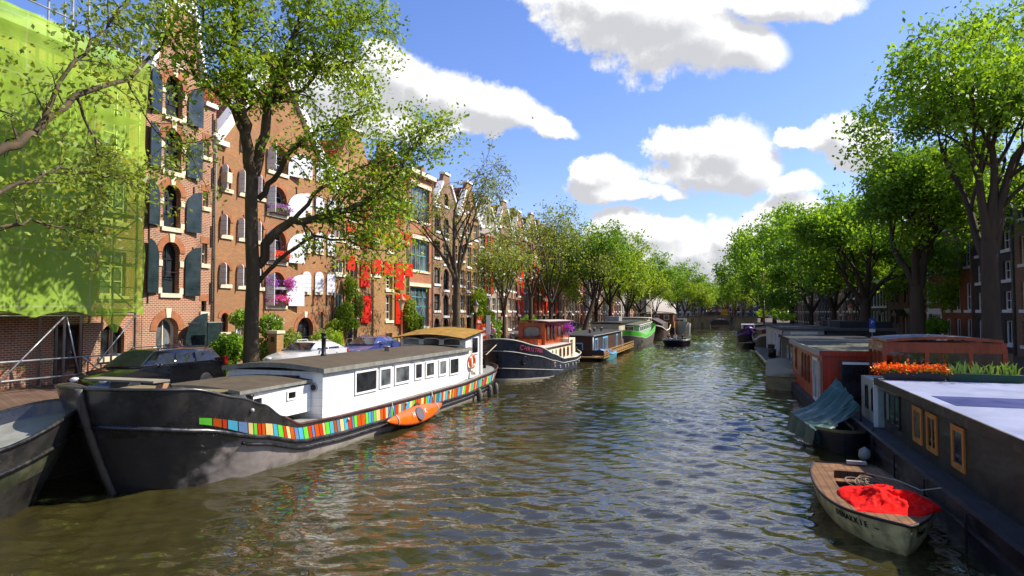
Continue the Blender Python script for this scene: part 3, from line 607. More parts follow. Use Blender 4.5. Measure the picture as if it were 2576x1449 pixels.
dm=MB(); dm.disc((.16,(b_[0]+b_[1])/2-.6,b_[3]-.2),.33,(1,0,0),.05,18); dm.build('round_sign',BLACK,h.r)
part('cornice',WHITE,h.r,(-.4,.45,.01,h.u1-h.u0-.01,15-ZQ,15.3-ZQ)); pipe(h.r,h.u1-h.u0-3.6,.1,12,m=WHITE); h.done()
row_house('narrow dark house behind the forked tree',ur(2329.6),ur(2306.4)-ur(2329.6),14.5,GRB,1,'flat',WHITE,None,4,2,SLATE,False,frm=WHITE)
u_=ur(2372)
for lb,wd,pk,wl,st in (("red brown brick house at the far right edge of the quay",7,14.5,RDB,'flat'),("grey canal house past the right edge behind the wheelhouse",7,14,GRB,'neck'),("brown brick house nearest the camera on the right quay",8,13,BR5,'flat'),("pale plastered corner house nearest on the right quay",8,13,GR1,'flat')):
    u_-=wd+.03; row_house(lb,u_,wd,pk,wl,1,st,WHITE,None,4,3,SLATE,False)
u_=ur(2190)+.03
for i,(lb,wd,pk,wl,st) in enumerate((("dark brown brick house with white framed windows behind the dark right hand trunk",8.5,12.5,DKB,'flat'),("dark brick house with one tall lit doorway right of the lamp",8,13.5,DKB,'neck'),("brown brick house with an orange shop front under the trees",8,14,BR1,'flat'),
   ("dark gabled house behind the trees on the right quay",9,15,DKB,'gable'),("grey house deep behind the right tree row",9,14,GRB,'flat'),("brick house far along the right quay before the bridge",10,15,BR5,'gable'),("dark house near the right end of the bridge",12,14,DKB,'flat'),("brown house at the right end of the bridge",14,15,BR5,'neck'),("last house of the right quay beyond the bridge",16,15,DKB,'flat'))):
    row_house(lb,u_,wd,pk,wl,1,st,WHITE,None,4,3,SLATE,i==2,detail=0 if i>1 else 1,seed=i); u_+=wd+.03
# ---------------------------------------------------------------- netted building and its scaffold
u0,u1=9.,U(358,A)-.03
h=House('old brick house wrapped in green debris netting at the left edge',u0,u1,[(u0,ZQ),(u1,ZQ),(u1,15.2),(u0,15.2)],BR1,name='brick_house',cat='house')
for z_ in(5.2,8.4,11.6):
    for y in(1.6,4.2,6.8,9.4,11.6): h.open((y-.6,y+.6,z_-ZQ,z_-ZQ+1.9),False,.2,CREAM,GLASSB,2,3,.1,STONE)
for y in(2.2,6.,): h.open((y-.7,y+.7,.8,2.4),False,.2,BROWNF,GLASS,2,2,.1,STONE)
h.open((9.1,10.3,0,2.3),False,.3,BROWNF,GLASS,1,1,.1,None,door=True,panel=.4); h.open((11.1,12.2,.9,2.3),True,.25,BROWNF,GLASS,2,1,.08,STONE); h.done()
AN=-22.85
sc=thing('scaffold','silver tube scaffold with diagonal braces under the green netting','scaffold',AFL,u0,ZQ)
ALU=mat('scaffold_tube',C(176,178,176,.8),.4,.12,3,metal=.6); BOARD=mat('scaffold_board',C(150,140,120,.7),.8,.2,2)
Y1=U(356,AN)-u0-.1; cols_=[.3,3.,5.7,8.3,Y1-2.35,Y1]; 
for x_ in(.35,1.62):
    for y in cols_:
        mb=MB(); mb.tube([(x_,y,0),(x_,y,15.5 if x_>1 else 15)],.045,8); mb.lathe([(.09,0),(.09,.03)],(x_,y,0.0),8); mb.build('scaffold_pole',ALU,sc)
for z_ in(2.75,4.75,6.75,8.75,10.75,12.75):
    mb=MB()
    for x_ in(.4,.72,1.04,1.34): mb.box(x_,x_+.28,cols_[0]-.1,Y1+.1,z_,z_+.05)
    mb.build('scaffold_deck',BOARD,sc)
    for zz in(z_-.08,z_+.55,z_+1.05):
        mb=MB(); mb.tube([(1.68,cols_[0]-.2,zz),(1.68,Y1+.15,zz)],.03,6); mb.build('guard_rail',ALU,sc)
for z_ in(.45,1.1):
    mb=MB(); mb.tube([(1.68,cols_[0],z_),(1.68,Y1+.1,z_)],.035,6); mb.build('guard_rail',ALU,sc)
for i in range(len(cols_)-1):
    for k,z_ in enumerate((0.1,2.8,4.8,6.8,8.8,10.8)):
        a_,b_=(cols_[i],cols_[i+1]) if (i+k)%2 else (cols_[i+1],cols_[i])
        mb=MB(); mb.tube([(1.7,a_,z_+(1.9 if z_>1 else 2.6)),(1.7,b_,z_)],.03,6); mb.build('brace',ALU,sc)
mb=MB(); 
for k in range(3): mb.tube([(1.7,Y1-2.3+k*.78,.45),(1.7,Y1-2.3+(k+1)*.78,1.1)] if k%2 else [(1.7,Y1-2.3+k*.78,1.1),(1.7,Y1-2.3+(k+1)*.78,.45)],.025,6)
mb.build('lattice_brace',ALU,sc)
for y,z_ in((cols_[1],16.6),(cols_[3],16.8),(cols_[4],16.3)):
    mb=MB(); mb.tube([(1.62,y,15.5),(1.62,y,z_)],.03,6); mb.build('scaffold_pole',ALU,sc)
mb=MB(); mb.tube([(1.62,cols_[1],16.4),(1.62,cols_[4],16.1)],.025,6); mb.build('guard_rail',ALU,sc)
m=bpy.data.materials.new('green_netting'); m.use_nodes=True; t=NT(m.node_tree); m.node_tree.nodes.clear()
tc=t.n('ShaderNodeTexCoord'); n1=t.n('ShaderNodeTexNoise',i_Scale=.8,i_Detail=5.); t.l(tc.outputs['Object'],n1.inputs['Vector'])
co=t.mix(n1.outputs[0],C(168,212,60,.85),C(200,234,110,.9)); sx_=t.n('ShaderNodeSeparateXYZ'); t.l(tc.outputs['Object'],sx_.inputs[0])
def ln(o_,p_,w_): return t.m('LESS_THAN',t.m('ABSOLUTE',t.m('SUBTRACT',t.m('FRACT',t.m('MULTIPLY',o_,1/p_)),.5)),w_/p_)
gr_=t.m('ADD',t.m('MAXIMUM',ln(sx_.outputs[1],2.6,.03),ln(sx_.outputs[2],2.0,.03)),t.m('MULTIPLY',t.m('MAXIMUM',ln(sx_.outputs[1],.52,.012),ln(sx_.outputs[2],.5,.012)),.35),clamp=True); co=t.mix(t.m('MULTIPLY',gr_,.5),co,C(226,240,170,.85)); d=t.n('ShaderNodeBsdfDiffuse'); t.l(co,d.inputs[0]); tl=t.n('ShaderNodeBsdfTranslucent'); t.l(co,tl.inputs[0]); tr=t.n('ShaderNodeBsdfTransparent'); tr.inputs[0].default_value=(.75,1,.3,1)
a=t.n('ShaderNodeMixShader',); a.inputs[0].default_value=.3; t.l(d.outputs[0],a.inputs[1]); t.l(tl.outputs[0],a.inputs[2]); b=t.n('ShaderNodeMixShader'); b.inputs[0].default_value=.36; t.l(a.outputs[0],b.inputs[1]); t.l(tr.outputs[0],b.inputs[2]); o=t.n('ShaderNodeOutputMaterial'); t.l(b.outputs[0],o.inputs[0]); NET=m
nt_=thing('debris_netting','bright green debris netting hanging down the scaffold in folds','netting',AN,u0,ZQ)
Yn=U(358,AN)-u0; zt_=15.0-ZQ
def netf(s,v):
    y=-.3+(Yn+.3)*s; bot=Z(358,795,AN)-ZQ+.25*abs(math.sin(y*1.35))-.05; z=bot+(zt_-bot)*v
    return Vector((.035*math.sin(z*1.57)**2*1.5+.025*math.sin(y*2.3+z*.4)+.03*math.sin(y*7+z*1.3)+.02*math.sin(z*5.),y+(.06*math.sin(z*1.6) if s>.99 else 0),z))
mb=MB(); mb.grid(netf,70,60); 
fa0,fa1=U(236,AN)-u0,U(318,AN)-u0; ft=U(283,AN)-u0; zb_=Z(283,836,AN)-ZQ; zt2=Z(283,797,AN)-ZQ+.3
mb.grid(lambda s,v: Vector((.12+.1*math.sin(s*9)+.03*math.sin(v*7),(fa0+(fa1-fa0)*s)*(1-v)+(ft+(s-.5)*.08)*v,zt2+(zb_-zt2)*v)),12,10)
mb.build('net_sheet',NET,nt_)
# side fall of the net towards the camera, closing the scaffold end
mb=MB(); mb.grid(lambda s,v: Vector((-1.6*s,-.3+.05*math.sin(s*8+v*9),3+(zt_-3)*v)),14,30); mb.build('net_side',NET,nt_)
# ---------------------------------------------------------------- far bridge
b0=192.; br=thing('arch_bridge','low brick arch bridge crossing the far end of the canal','bridge',0,b0,0)
BRB=mat('bridge_brick',C(232,196,140,.95),.85,.3,.35,brick=(.3,.1,.015,C(90,75,55,.6)),stain=(C(60,56,44,.6),.5,.8,.25))
a0,a1=AA(1786,b0),AA(1836,b0); ac=(a0+a1)/2; hz=lambda a:3.35-.0032*(a-ac)**2
outl=[(AL-.3,-1)]; n=14; op=[(a0,-1)]+[(ac-(a1-a0)/2*math.cos(math.pi*k/n),.9+1.75*math.sin(math.pi*k/n)) for k in range(n+1)]+[(a1,-1)]
outl+=op+[(AR+.3,-1)]+[(x,hz(x)) for x in np.linspace(AR+.3,AL-.3,20)]
fx=lambda p,q,d: Vector((p,d,q)); mb=MB(); mb.prism(outl,fx,0,9); mb.build('wall',BRB,br)
mb=MB(); xs=list(np.linspace(AL-.4,AR+.4,24))
for x0,x1 in zip(xs,xs[1:]): mb.prism([(x0,hz(x0)+.003),(x1,hz(x1)+.003),(x1,hz(x1)+.2),(x0,hz(x0)+.2)],fx,-.2,.3)
mb.build('coping',m_kerb,br)
mb=MB(); ag=[(ac-(a1-a0)/2*math.cos(math.pi*k/n),.9+1.75*math.sin(math.pi*k/n)) for k in range(n+1)]; ag2=[(ac-((a1-a0)/2+.3)*math.cos(math.pi*k/n),.9+2.05*math.sin(math.pi*k/n)) for k in range(n+1)]
mb.prism(ag+ag2[::-1],fx,-.06,-.003); mb.build('arch_ring',m_kerb,br)
for x in np.linspace(AL+1,AR-1,15): mb=MB(); mb.box(x-.04,x+.04,0,.08,hz(x)+.2,hz(x)+1.15); mb.build('railing_post',DARK,br)
for q_ in(.65,1.1):
    mb=MB(); mb.tube([(x,.04,hz(x)+q_) for x in np.linspace(AL+1,AR-1,15)],.035,6); mb.build('handrail',DARK,br)
for x,z0,z1 in((a0-.9,-.5,2.9),(a1+.9,-.5,2.9)):
    mb=MB()
    for z_ in(.3,1.1,1.9): mb.box(x-.3,x+.3,-.05,0.0-.002,z_,z_+.35)
    mb.build('corner_stone',m_kerb,br)
for px in(1740,): x=AA(px,b0); mb=MB(); mb.tube([(x,-.4,-.5),(x,-.4,2.2)],.12,8); mb.lathe([(.2,0),(.2,.2)],(x,-.4,2.2),8); mb.build('mooring_post',DARK,br)
# ---------------------------------------------------------------- boats
def lerp(a,b,t): return a+(b-a)*t
def interp(k,s):
    for (s0,v0),(s1,v1) in zip(k,k[1:]):
        if s<=s1: t=(s-s0)/(s1-s0) if s1>s0 else 0; t=max(0,t); t=t*t*(3-2*t)*.5+t*.5; return v0+(v1-v0)*t
    return k[-1][1]
class Hull:
    def __init__(s,L,B,sheer,rake=1,srake=.6,bw=.3,bd=.18,sw=.22,sd=.14,p0=1.7,p1=2.3,zmin=-.35,square=False,sp0=None,sp1=None,tumble=.0):
        s.L,s.B,s.sheer,s.rake,s.srake,s.bw,s.bd,s.sw,s.sd,s.p0,s.p1,s.zmin,s.square=L,B,sheer,rake,srake,bw,bd,sw,sd,p0,p1,zmin,square
        s.sp0=sp0 or p0; s.sp1=sp1 or p1
    def zs(s,t): return interp(s.sheer,t)
    def P(s,t,v,side=1,off=0):
        e=lerp(s.bw,s.bd,v); p=lerp(s.p0,s.p1,v); q=min(1,t/e); f=(max(0,1-(1-q)**p))**(1/p)
        if not s.square:
            e=lerp(s.sw,s.sd,v); p=lerp(s.sp0,s.sp1,v); q=min(1,(1-t)/e); f*=(max(0,1-(1-q)**p))**(1/p)
        w=s.B/2*f*(.9+.1*math.sin(v*math.pi*.5))
        y0=s.rake*(1-v)**1.3; y1=s.L-s.srake*(1-v)**1.3
        return Vector((side*(w+off),y0+(y1-y0)*t,s.zmin+v*(s.zs(t)-s.zmin)))
    def vz(s,t,z): return (z-s.zmin)/(s.zs(t)-s.zmin)
    def ts(s,n=46): return [ (1-math.cos(math.pi*i/n))/2 for i in range(n+1)]
    def shell(s,mb,vs,mis,n=46):
        T=s.ts(n)
        for side in(1,-1):
            rings=[[s.P(t,v,side) for v in vs] for t in T]
            if side<0: rings=[r for r in rings[::-1]]
            mb.loft(rings,False,False,0,True,lambda i,j:mis[j])
        if s.square: 
            mb.add([s.P(1,v,1) for v in vs]+[s.P(1,v,-1) for v in vs],[(j+len(vs),j+1+len(vs),j+1,j) for j in range(len(vs)-1)],mis[0])
    def inner(s,mb,dz,mi,mid,n=40,th=.07):  # inside of the bulwark and the deck at dz below the sheer
        T=s.ts(n); g=lambda t,v,sd:s.P(t,v,sd)
        for side in(1,-1):
            r=[]
            for t in T:
                p=s.P(t,1,side); p.x=side*max(0,abs(p.x)-th); vz=s.vz(t,s.zs(t)-dz(t)); q=s.P(t,vz,side); q.x=side*max(0,abs(q.x)-th); q.y=max(q.y,.02); r.append([p,q])
            if side>0: r=r[::-1]
            mb.loft(r,False,False,mi,True)
        r=[]
        for t in T:
            vz=s.vz(t,s.zs(t)-dz(t)); q=s.P(t,vz,1); x=max(0,q.x-th+.02); r.append([Vector((x,q.y,q.z)),Vector((-x,q.y,q.z))])
        mb.loft(r[::-1],False,False,mid,False)
    def rail(s,mb,v,r,mi=0,off=0,t0=0,t1=1,n=50,sides=(1,-1)):
        for side in sides: mb.tube([s.P(lerp(t0,t1,t),v if not callable(v) else v(lerp(t0,t1,t)),side,off) for t in s.ts(n)],r,6,mi,True)
    def fr(s,t,v,side=1,off=.02):  # frame on the hull: x along (to stern for side 1), y up
        p=s.P(t,v,side); a=s.P(min(1,t+.01),v,side)-s.P(max(0,t-.01),v,side); b=s.P(t,min(1,v+.03),side)-s.P(t,v-.03,side)
        if side<0: a=-a
        M=basis(p,a,b); 
        return M@Matrix.Translation((0,0,off))
def winM(root,M,w,h,fm,gm,k=.06,nx=1,name='window',arch=False,proud=.04):
    mb=MB(); fn=lambda p,q,d: M@Vector((p,q,d))
    po=archpoly(-w/2,w/2,-h/2,h/2,6,rise=min(w,h)*.25) if arch else rectpoly(-w/2,w/2,-h/2,h/2); pi=inset(po,k); n=len(po)
    mb.add([fn(*p,0) for p in po]+[fn(*p,proud) for p in po]+[fn(*p,proud) for p in pi]+[fn(*p,.0) for p in pi],[(i,(i+1)%n,(i+1)%n+n,i+n) for i in range(n)]+[(i+n,(i+1)%n+n,(i+1)%n+2*n,i+2*n) for i in range(n)]+[(i+2*n,(i+1)%n+2*n,(i+1)%n+3*n,i+3*n) for i in range(n)])
    for i in range(1,nx): x=-w/2+w*i/nx; mb.box(x-.02,x+.02,-h/2+k,h/2-k,.005,proud*.8,0,M)
    f=mb.build(name,fm,root); g_=MB(); g_.prism(inset(po,k*.9),fn,.004,.012); g_.build('pane',gm,f); return f
def MX_(x,y,z): return basis((x,y,z),(0,1,0),(0,0,1))      # facing +x
def MXn(x,y,z): return basis((x,y,z),(0,-1,0),(0,0,1))     # facing -x
def MYn(x,y,z): return basis((x,y,z),(1,0,0),(0,0,1))      # facing -y (towards the camera)
def porthole(root,M,r,m,gm): 
    mb=MB(); mb.torus(M@Vector((0,0,.0)),r,.028,M.to_3x3()@Vector((0,0,1)),20,6); p=mb.build('porthole',m,root)
    g_=MB(); g_.disc(M@Vector((0,0,0)),r,M.to_3x3()@Vector((0,0,1)),.02,18); g_.build('pane',gm,p)
def rope(name,label,pts,r,m,sag=0,root=None):
    mb=MB(); mb.tube(pts,r,6); o=mb.build(name,m,root)
    if root is None: tag(o,label,'rope')
    return o
def flowers(o_name,pts,n,sp,m1,m2,root,seed=0,sz=.05):
    rd=np.random.RandomState(seed); c=np.array(pts)[rd.randint(0,len(pts),n)]+rd.normal(0,1,(n,3))*np.array(sp); mi=(rd.rand(n)<.3).astype(int)
    return leafmesh(o_name,c,sz,[m1,m2],root,rd,mi,up=.3)
def leafmesh(name,c,size,mats,parent,rd,mi=None,up=.6,asp=.55):
    n=len(c); nrm=rd.normal(0,.8,(n,3)); nrm[:,2]+=up; nrm/=np.linalg.norm(nrm,axis=1)[:,None]
    r=rd.normal(0,1,(n,3)); a=np.cross(nrm,r); a/=np.linalg.norm(a,axis=1)[:,None]+1e-9; b=np.cross(nrm,a)
    s=(size*(.65+.7*rd.rand(n)))[:,None]; v=np.stack([c-a*s,c-b*s*asp+nrm*s*.15,c+a*s,c+b*s*asp+nrm*s*.15],1).reshape(-1,3)
    me=bpy.data.meshes.new(name); me.vertices.add(4*n); me.vertices.foreach_set('co',v.astype(np.float32).ravel()); me.loops.add(4*n); me.loops.foreach_set('vertex_index',np.arange(4*n,dtype=np.int32)); me.polygons.add(n); me.polygons.foreach_set('loop_start',np.arange(0,4*n,4,dtype=np.int32)); me.polygons.foreach_set('loop_total',np.full(n,4,dtype=np.int32))
    for x in mats: me.materials.append(x)
    if mi is not None: me.polygons.foreach_set('material_index',mi.astype(np.int32))
    me.update(calc_edges=True); me.validate(); o=bpy.data.objects.new(name,me); COL.objects.link(o)
    if parent is not None: o.parent=parent
    return o
HBLK=mat('tarred_hull',(.022,.021,.020,1),.32,.4,1.2,bump=.25,spec=.6,stain=(C(92,84,74,.6),2.2,.55,1),coat=.25)
HGRY=mat('weathered_hull_paint',C(172,160,150,.8),.5,.16,.8,bump=.12,spec=.45,stain=(C(66,60,54,.6),.6,.6,.5))
_t=NT(HGRY.node_tree); _b=HGRY.node_tree.nodes['Principled BSDF']; _l=_b.inputs['Base Color'].links[0].from_socket
_c=_t.n('ShaderNodeTexCoord'); _s=_t.n('ShaderNodeSeparateXYZ'); _t.l(_c.outputs['Object'],_s.inputs[0]); _n=_t.n('ShaderNodeTexNoise',i_Scale=1.6,i_Detail=5.); _t.l(_c.outputs['Object'],_n.inputs['Vector'])
_f=_t.mr(_t.m('ADD',_t.m('SUBTRACT',_s.outputs[1],_t.m('MULTIPLY',_s.outputs[2],.9)),_t.m('MULTIPLY',_n.outputs[0],2.2)),2.7,3.3,1,0); _t.l(_t.mix(_f,_l,(.02,.019,.018,1)),_b.inputs['Base Color'])
_n2=_t.n('ShaderNodeTexNoise',i_Scale=1.3,i_Detail=2.); _t.l(_c.outputs['Object'],_n2.inputs['Vector']); _bp=_t.n('ShaderNodeBump',i_Strength=.5,i_Distance=.12); _t.l(_n2.outputs[0],_bp.inputs['Height']); _t.l(_bp.outputs[0],_b.inputs['Normal']); _b.inputs['Coat Weight'].default_value=.2
HWALE=mat('black_wale',(.016,.016,.017,1),.28,.4,3,spec=.6,stain=(C(104,98,80,.5),3,.5,.3))
WLINE=mat('waterline_scum',C(150,146,124,.7),.7,.2,3); DECKG=mat('grey_deck_paint',C(150,150,140,.75),.7,.15,2); RUSTR=mat('rusty_rail_paint',C(86,50,38,.7),.5,.3,3)
ROOFB=mat('brown_roof_felt',C(96,84,66,.65),.9,.18,2.5,bump=.3,stain=(C(60,52,44,.6),1,.4,1)); FASC=mat('grey_fascia',C(146,146,134,.7),.65,.15,3,streak=True,stain=(C(90,90,78,.6),4,.5,.3))
WPLK=mat('white_clapboard',(.80,.79,.75,1),.45,.05,1.5,plank=.27,pw=.012,pb=.45,stain=(C(176,164,136,.8),3.5,.35,.12)); OLIVE=mat('mossy_roof',C(168,128,44,.75),.8,.2,2,stain=(C(90,78,40,.6),1.5,.5,1)); PLNK=mat('weathered_planks',C(146,132,92,.7),.85,.25,1.6,plank=.24,streak=True)
SC_=[mat('stripe_'+n_,c_,.4,.08,4,streak=True) for n_,c_ in (('green',C(116,224,62,.85)),('orange',C(216,92,16,.85)),('red',C(226,62,12,.85)),('light_blue',C(84,186,212,.85)),('slate_blue',C(110,140,184,.85)),('cream',C(250,218,142,.85)),('brown',C(182,92,22,.85)),('dark_blue',C(70,120,160,.85)))]
ORNG=mat('orange_plastic',C(240,104,10,.85),.32,.06,2,coat=.4); RBR=mat('black_rubber',(.02,.02,.02,1),.7,.3,5); ROPE=mat('pale_rope',C(196,186,164,.7),.9,.2,20); GREYC=mat('grey_cloth',C(112,104,112,.7),.85,.12,6,bump=.6)
# --- 1 big striped barge
bu=11.25; bg=thing('houseboat_barge','large black and grey barge with a white plank cabin and a band of coloured stripes','houseboat',-14.4,bu,0)
H1=Hull(24.6,5.05,[(0,2.68),(.05,2.6),(.10,2.25),(.135,1.95),(.165,1.52),(.2,1.16),(.3,1.06),(.5,1.0),(.72,1.0),(.86,1.16),(1,1.5)],rake=1.1,srake=.7,bw=.24,bd=.15,sw=.2,sd=.11,p0=1.9,p1=2.4)
lev=[0,.2,.235,.36,.5,.6,.70,.78,.86,.93,1]
mb=MB(); H1.shell(mb,lev,[1,1,1,1,1,3,0,0,0,0],60); nb=len(lev)-1
for i_,f_ in enumerate(mb.f):
    q_=i_//nb; q_=q_ if q_<60 else 119-q_
    pass
mb.build('hull',[HBLK,HGRY,WLINE,HWALE],bg)
mb=MB()
for sd_ in(1,-1):
    r=[[H1.P(t_,H1.vz(t_,-.05),sd_,.012),H1.P(t_,H1.vz(t_,.065),sd_,.012)] for t_ in np.linspace(.14,.99,60)]
    mb.loft(r if sd_>0 else r[::-1],False,False,0,True)
mb.build('waterline_band',WLINE,bg)
dzf=lambda t: .12 if t>.2 else .12+ (.2-t)/.2*.9
mb=MB(); H1.inner(mb,dzf,0,1); mb.build('deck',[HBLK,DECKG],bg)
mb=MB(); H1.rail(mb,1,.05,0,-.03,.17,1,70); mb.build('cap_rail',RUSTR,bg); mb=MB(); H1.rail(mb,1,.045,0,-.03,0,.172,40); mb.build('bow_rail',HBLK,bg)
vr=lambda z: (lambda t: min(.97,H1.vz(t,z(t)))); zr=lambda t: interp([(0,1.75),(.06,1.5),(.12,1.1),(.2,.62),(.3,.50),(.5,.45),(.75,.45),(.9,.62),(1,.95)],t)
mb=MB(); H1.rail(mb,vr(zr),.07,0,.03); mb.build('rubbing_strake',HWALE,bg); mb=MB(); H1.rail(mb,vr(lambda t:zr(t)-.22),.05,0,.02,.1,1); mb.build('rubbing_strake',HWALE,bg)
# stem bar
mb=MB(); st=[H1.P(0,v,1)+Vector((0,-.06,0)) for v in np.linspace(0,1,14)]; mb.tube(st,[.10]*14,6); mb.build('stem',mat('dull_stem_paint',C(92,84,72,.6),.6,.3,3),bg)
mb=MB(); rd=random.Random(4); y=0.056; ct=lambda t: (min(.985,H1.vz(t,H1.zs(t)-.10-.06*(t<.2))),H1.vz(t,H1.zs(t)-(.50 if t>.16 else .42)))
def strip(t0,t1,mi):
    n=max(1,int((t1-t0)/.006)); r=[]
    for i in range(n+1):
        t=lerp(t0,t1,i/n); hi=interp([(0,2.1),(.056,1.86),(.13,1.45),(.2,1.06),(.3,.97),(.5,.91),(.72,.91),(.86,1.06),(1,1.4)],t); lo=hi-lerp(.17,.41,min(1,(t-.056)/.09)); 
        r.append([H1.P(t,H1.vz(t,lo),1,.018),H1.P(t,H1.vz(t,hi),1,.018)])
    mb.loft(r,False,False,mi,False)
seq=[0,1,2,3,4,5,0,2,1,5,3,0,2,5,1,4,3,0,2,4,1,2,5,0,3,6,4,5,3,2,4,0,1,1,0,3,4,0,5,1,2,5,4,0,7,2,5,4,6,3,5,0,1,1,5,2,0,3,4,2,1,0,7,3,2,5,3,6,5,2]
t=.056; i=0
while t<.985:
    wd={0:.0105}.get(i,rd.choice([.0045,.006,.0085,.011,.007])) ; wd=.012 if i in(0,) else wd
    strip(t,min(.985,t+wd),seq[i%len(seq)]); t+=wd+.0012; i+=1
mb.build('striped_band',SC_,bg)
# main cabin, local x: +1.8 starboard ... -2.2 port ; y = u-bu
yb=lambda u:u-bu
def cabin(root,pts,z0,z1f,z1b,m,name='cabin'):  # pts: xs,xp at front & back; z tops
    (xs0,xp0,y0),(xs1,xp1,y1)=pts; mb=MB()
    v=[(xs0,y0,z0),(xp0,y0,z0),(xp1,y1,z0),(xs1,y1,z0),(xs0,y0,z1f),(xp0,y0,z1f),(xp1,y1,z1b),(xs1,y1,z1b)]
    mb.add(v,[(1,0,4,5),(2,1,5,6),(3,2,6,7),(0,3,7,4),(4,7,6,5),(0,1,2,3)]); return mb.build(name,m,root)
def cambered(root,xs,xp,y0,y1,z,cam_,th,mt,mf,dz=0,over=.12,name='roof',n=8,zmid=None):
    mb=MB(); r=[]; ny_=10
    for j in range(ny_+1):
        s=j/ny_; y=lerp(y0-over,y1+over,s); zz=(z+dz*s) if zmid is None else interp(zmid,s); row=[]
        for i in range(n+1): q=i/n; x=lerp(xs+over,xp-over,q); row.append(Vector((x,y,zz+cam_*math.sin(math.pi*q))))
        r.append(row)
    mb.loft(r[::-1],False,False,0,False); 
    low=[[v-Vector((0,0,th)) for v in row] for row in r]; mb.loft(low,False,False,1,False)
    for row,lo in((r[0],low[0]),(r[-1],low[-1])): mb.loft([row,lo],False,False,1,False)
    for e in(0,-1): mb.loft([[a[e] for a in r],[a[e] for a in low]],False,False,1,False)
    o=mb.build(name,[mt,mf],root); return o
cabin(bg,((1.80,-2.1,yb(18.3)),(1.75,-2.1,yb(31.4))),.9,2.5,2.47,WPLK)
cambered(bg,1.80,-2.1,yb(18.3),yb(31.3),2.62,.16,.16,ROOFB,FASC,over=.14)
cabin(bg,((1.25,-2.0,yb(15.1)),(1.35,-2.0,yb(18.29))),1.2,2.12,2.08,WPLK,'fore_cabin')
cambered(bg,1.3,-2.0,yb(15.0),yb(18.2),2.24,.12,.1,ROOFB,FASC,over=.1,name='fore_roof')
mb=MB()
for k in range(3): mb.box(-2.3,.9,yb(14.35)+k*.03,yb(14.9),1.63+k*.2,1.81+k*.2)
mb.box(-2.4,1.0,yb(14.3),yb(15.0),2.235,2.28); mb.build('plank_hatch',PLNK,bg)
for (x0,x1,z0,z1,dk) in ((20.3,21.74,1.55,2.28,1),(22.06,22.88,1.58,2.27,0),(23.28,24.5,1.58,2.25,0),(25.1,25.7,1.6,2.22,1),(26.16,27.0,1.58,2.2,0),(27.62,28.4,1.52,2.18,0),(28.88,29.9,1.45,2.17,1)):
    winM(bg,MX_(1.80-.05*(x0-18.3)/13+.012,yb((x0+x1)/2),(z0+z1)/2),x1-x0+.12,z1-z0+.12,WHITE,GLASS if dk else GLASSB,.09 if not dk else .07)
for u_ in(15.7,17.3): winM(bg,MX_(1.315,yb(u_),1.84),.46,.30,WHITE,GLASS,.05)
porthole(bg,MYn(1.45,yb(18.29)-.01,1.98),.13,GREY,GLASS)
mb=MB(); mb.box(-.6,.9,yb(18.05),yb(18.28),2.28,2.36); mb.build('slide_cover',BROWNF,bg)
# chimney & vents
mb=MB(); cx,cy_=-.45,yb(21.6); mb.lathe([(.11,2.7),(.11,2.85),(.085,2.87),(.085,3.45),(.11,3.46),(.11,3.5),(.09,3.52),(.09,3.62),(.13,3.63),(.13,3.68)],(cx,cy_,0),12); mb.build('stove_pipe',DARK,bg)
mb=MB(); mb.lathe([(.14,2.7),(.08,2.95),(.14,2.96),(.14,2.99)],(.35,yb(25.2),0),12); mb.build('roof_vent',GREY,bg)
# wheelhouse
cabin(bg,((1.78,-2.0,yb(30.9)),(1.72,-2.0,yb(33.0))),1.0,3.05,3.32,WHITE,'wheelhouse')
cambered(bg,1.85,-2.1,yb(30.4),yb(33.1),3.14,.2,.06,OLIVE,DKF,dz=.33,over=.1,name='wheelhouse_roof')
for k in range(3): winM(bg,MYn(-1.35+k*1.18,yb(30.9)-.01,2.93-.0),1.02,.42,WHITE,GLASSB,.05,arch=True)
winM(bg,MX_(1.76,yb(32.2),2.7),1.0,.95,WHITE,GLASS,.07)
mb=MB(); mb.box(1.70,1.83,yb(33.05),yb(33.25),1.0,3.3); mb.build('corner_post',WHITE,bg)
mb=MB(); mb.lathe([(.055,3.3),(.055,4.35),(.09,4.36),(.09,4.44)],(1.2,yb(33.3),0),10); mb.build('stove_pipe',GREY,bg)
mb=MB(); mb.lathe([(.12,0),(.12,.28)],(0,0,0),14,M=MX_(1.86,yb(31.5),1.3)); mb.build('round_lamp',CREAM,bg)
for y,x in((yb(14.0),1.5),(yb(14.9),1.75),(yb(34.6),1.45)):
    mb=MB(); zz=1.35 if y<10 else 1.25; mb.lathe([(.09,0),(.09,.75),(.11,.76),(.11,.82)],(x,y,zz),10); mb.lathe([(.09,0),(.09,.75),(.11,.76),(.11,.82)],(x-.3,y+.05,zz),10) if y>10 else None; mb.build('bollard',BLACK,bg)
mb=MB(); mb.lathe([(.06,0),(.14,.05),(.14,.5),(.06,.55)],(0,0,0),10,M=Matrix.Translation((.2,2.2,2.35))@Matrix.Rotation(R(90),4,'Y')); mb.box(-.5,.5,2.0,2.4,1.8,2.2); mb.torus((.35,2.1,2.4),.2,.03,(1,0,0)); mb.build('anchor_winch',DARK,bg)
mb=MB(); mb.box(-1.2,1.1,1.0,1.5,2.74,2.79); mb.build('bow_board',mat('grey_board',C(150,140,120,.7),.85,.2,3),bg)
mb=MB(); mb.prism([(.9,1.9),(1.35,2.68),(1.0,2.68),(.55,1.9)],lambda p,q,d:Vector((d+.9,p+.3,q)),0,.03); mb.build('bow_plate',mat('tan_paint',C(176,132,92,.75),.6,.2,3),bg)
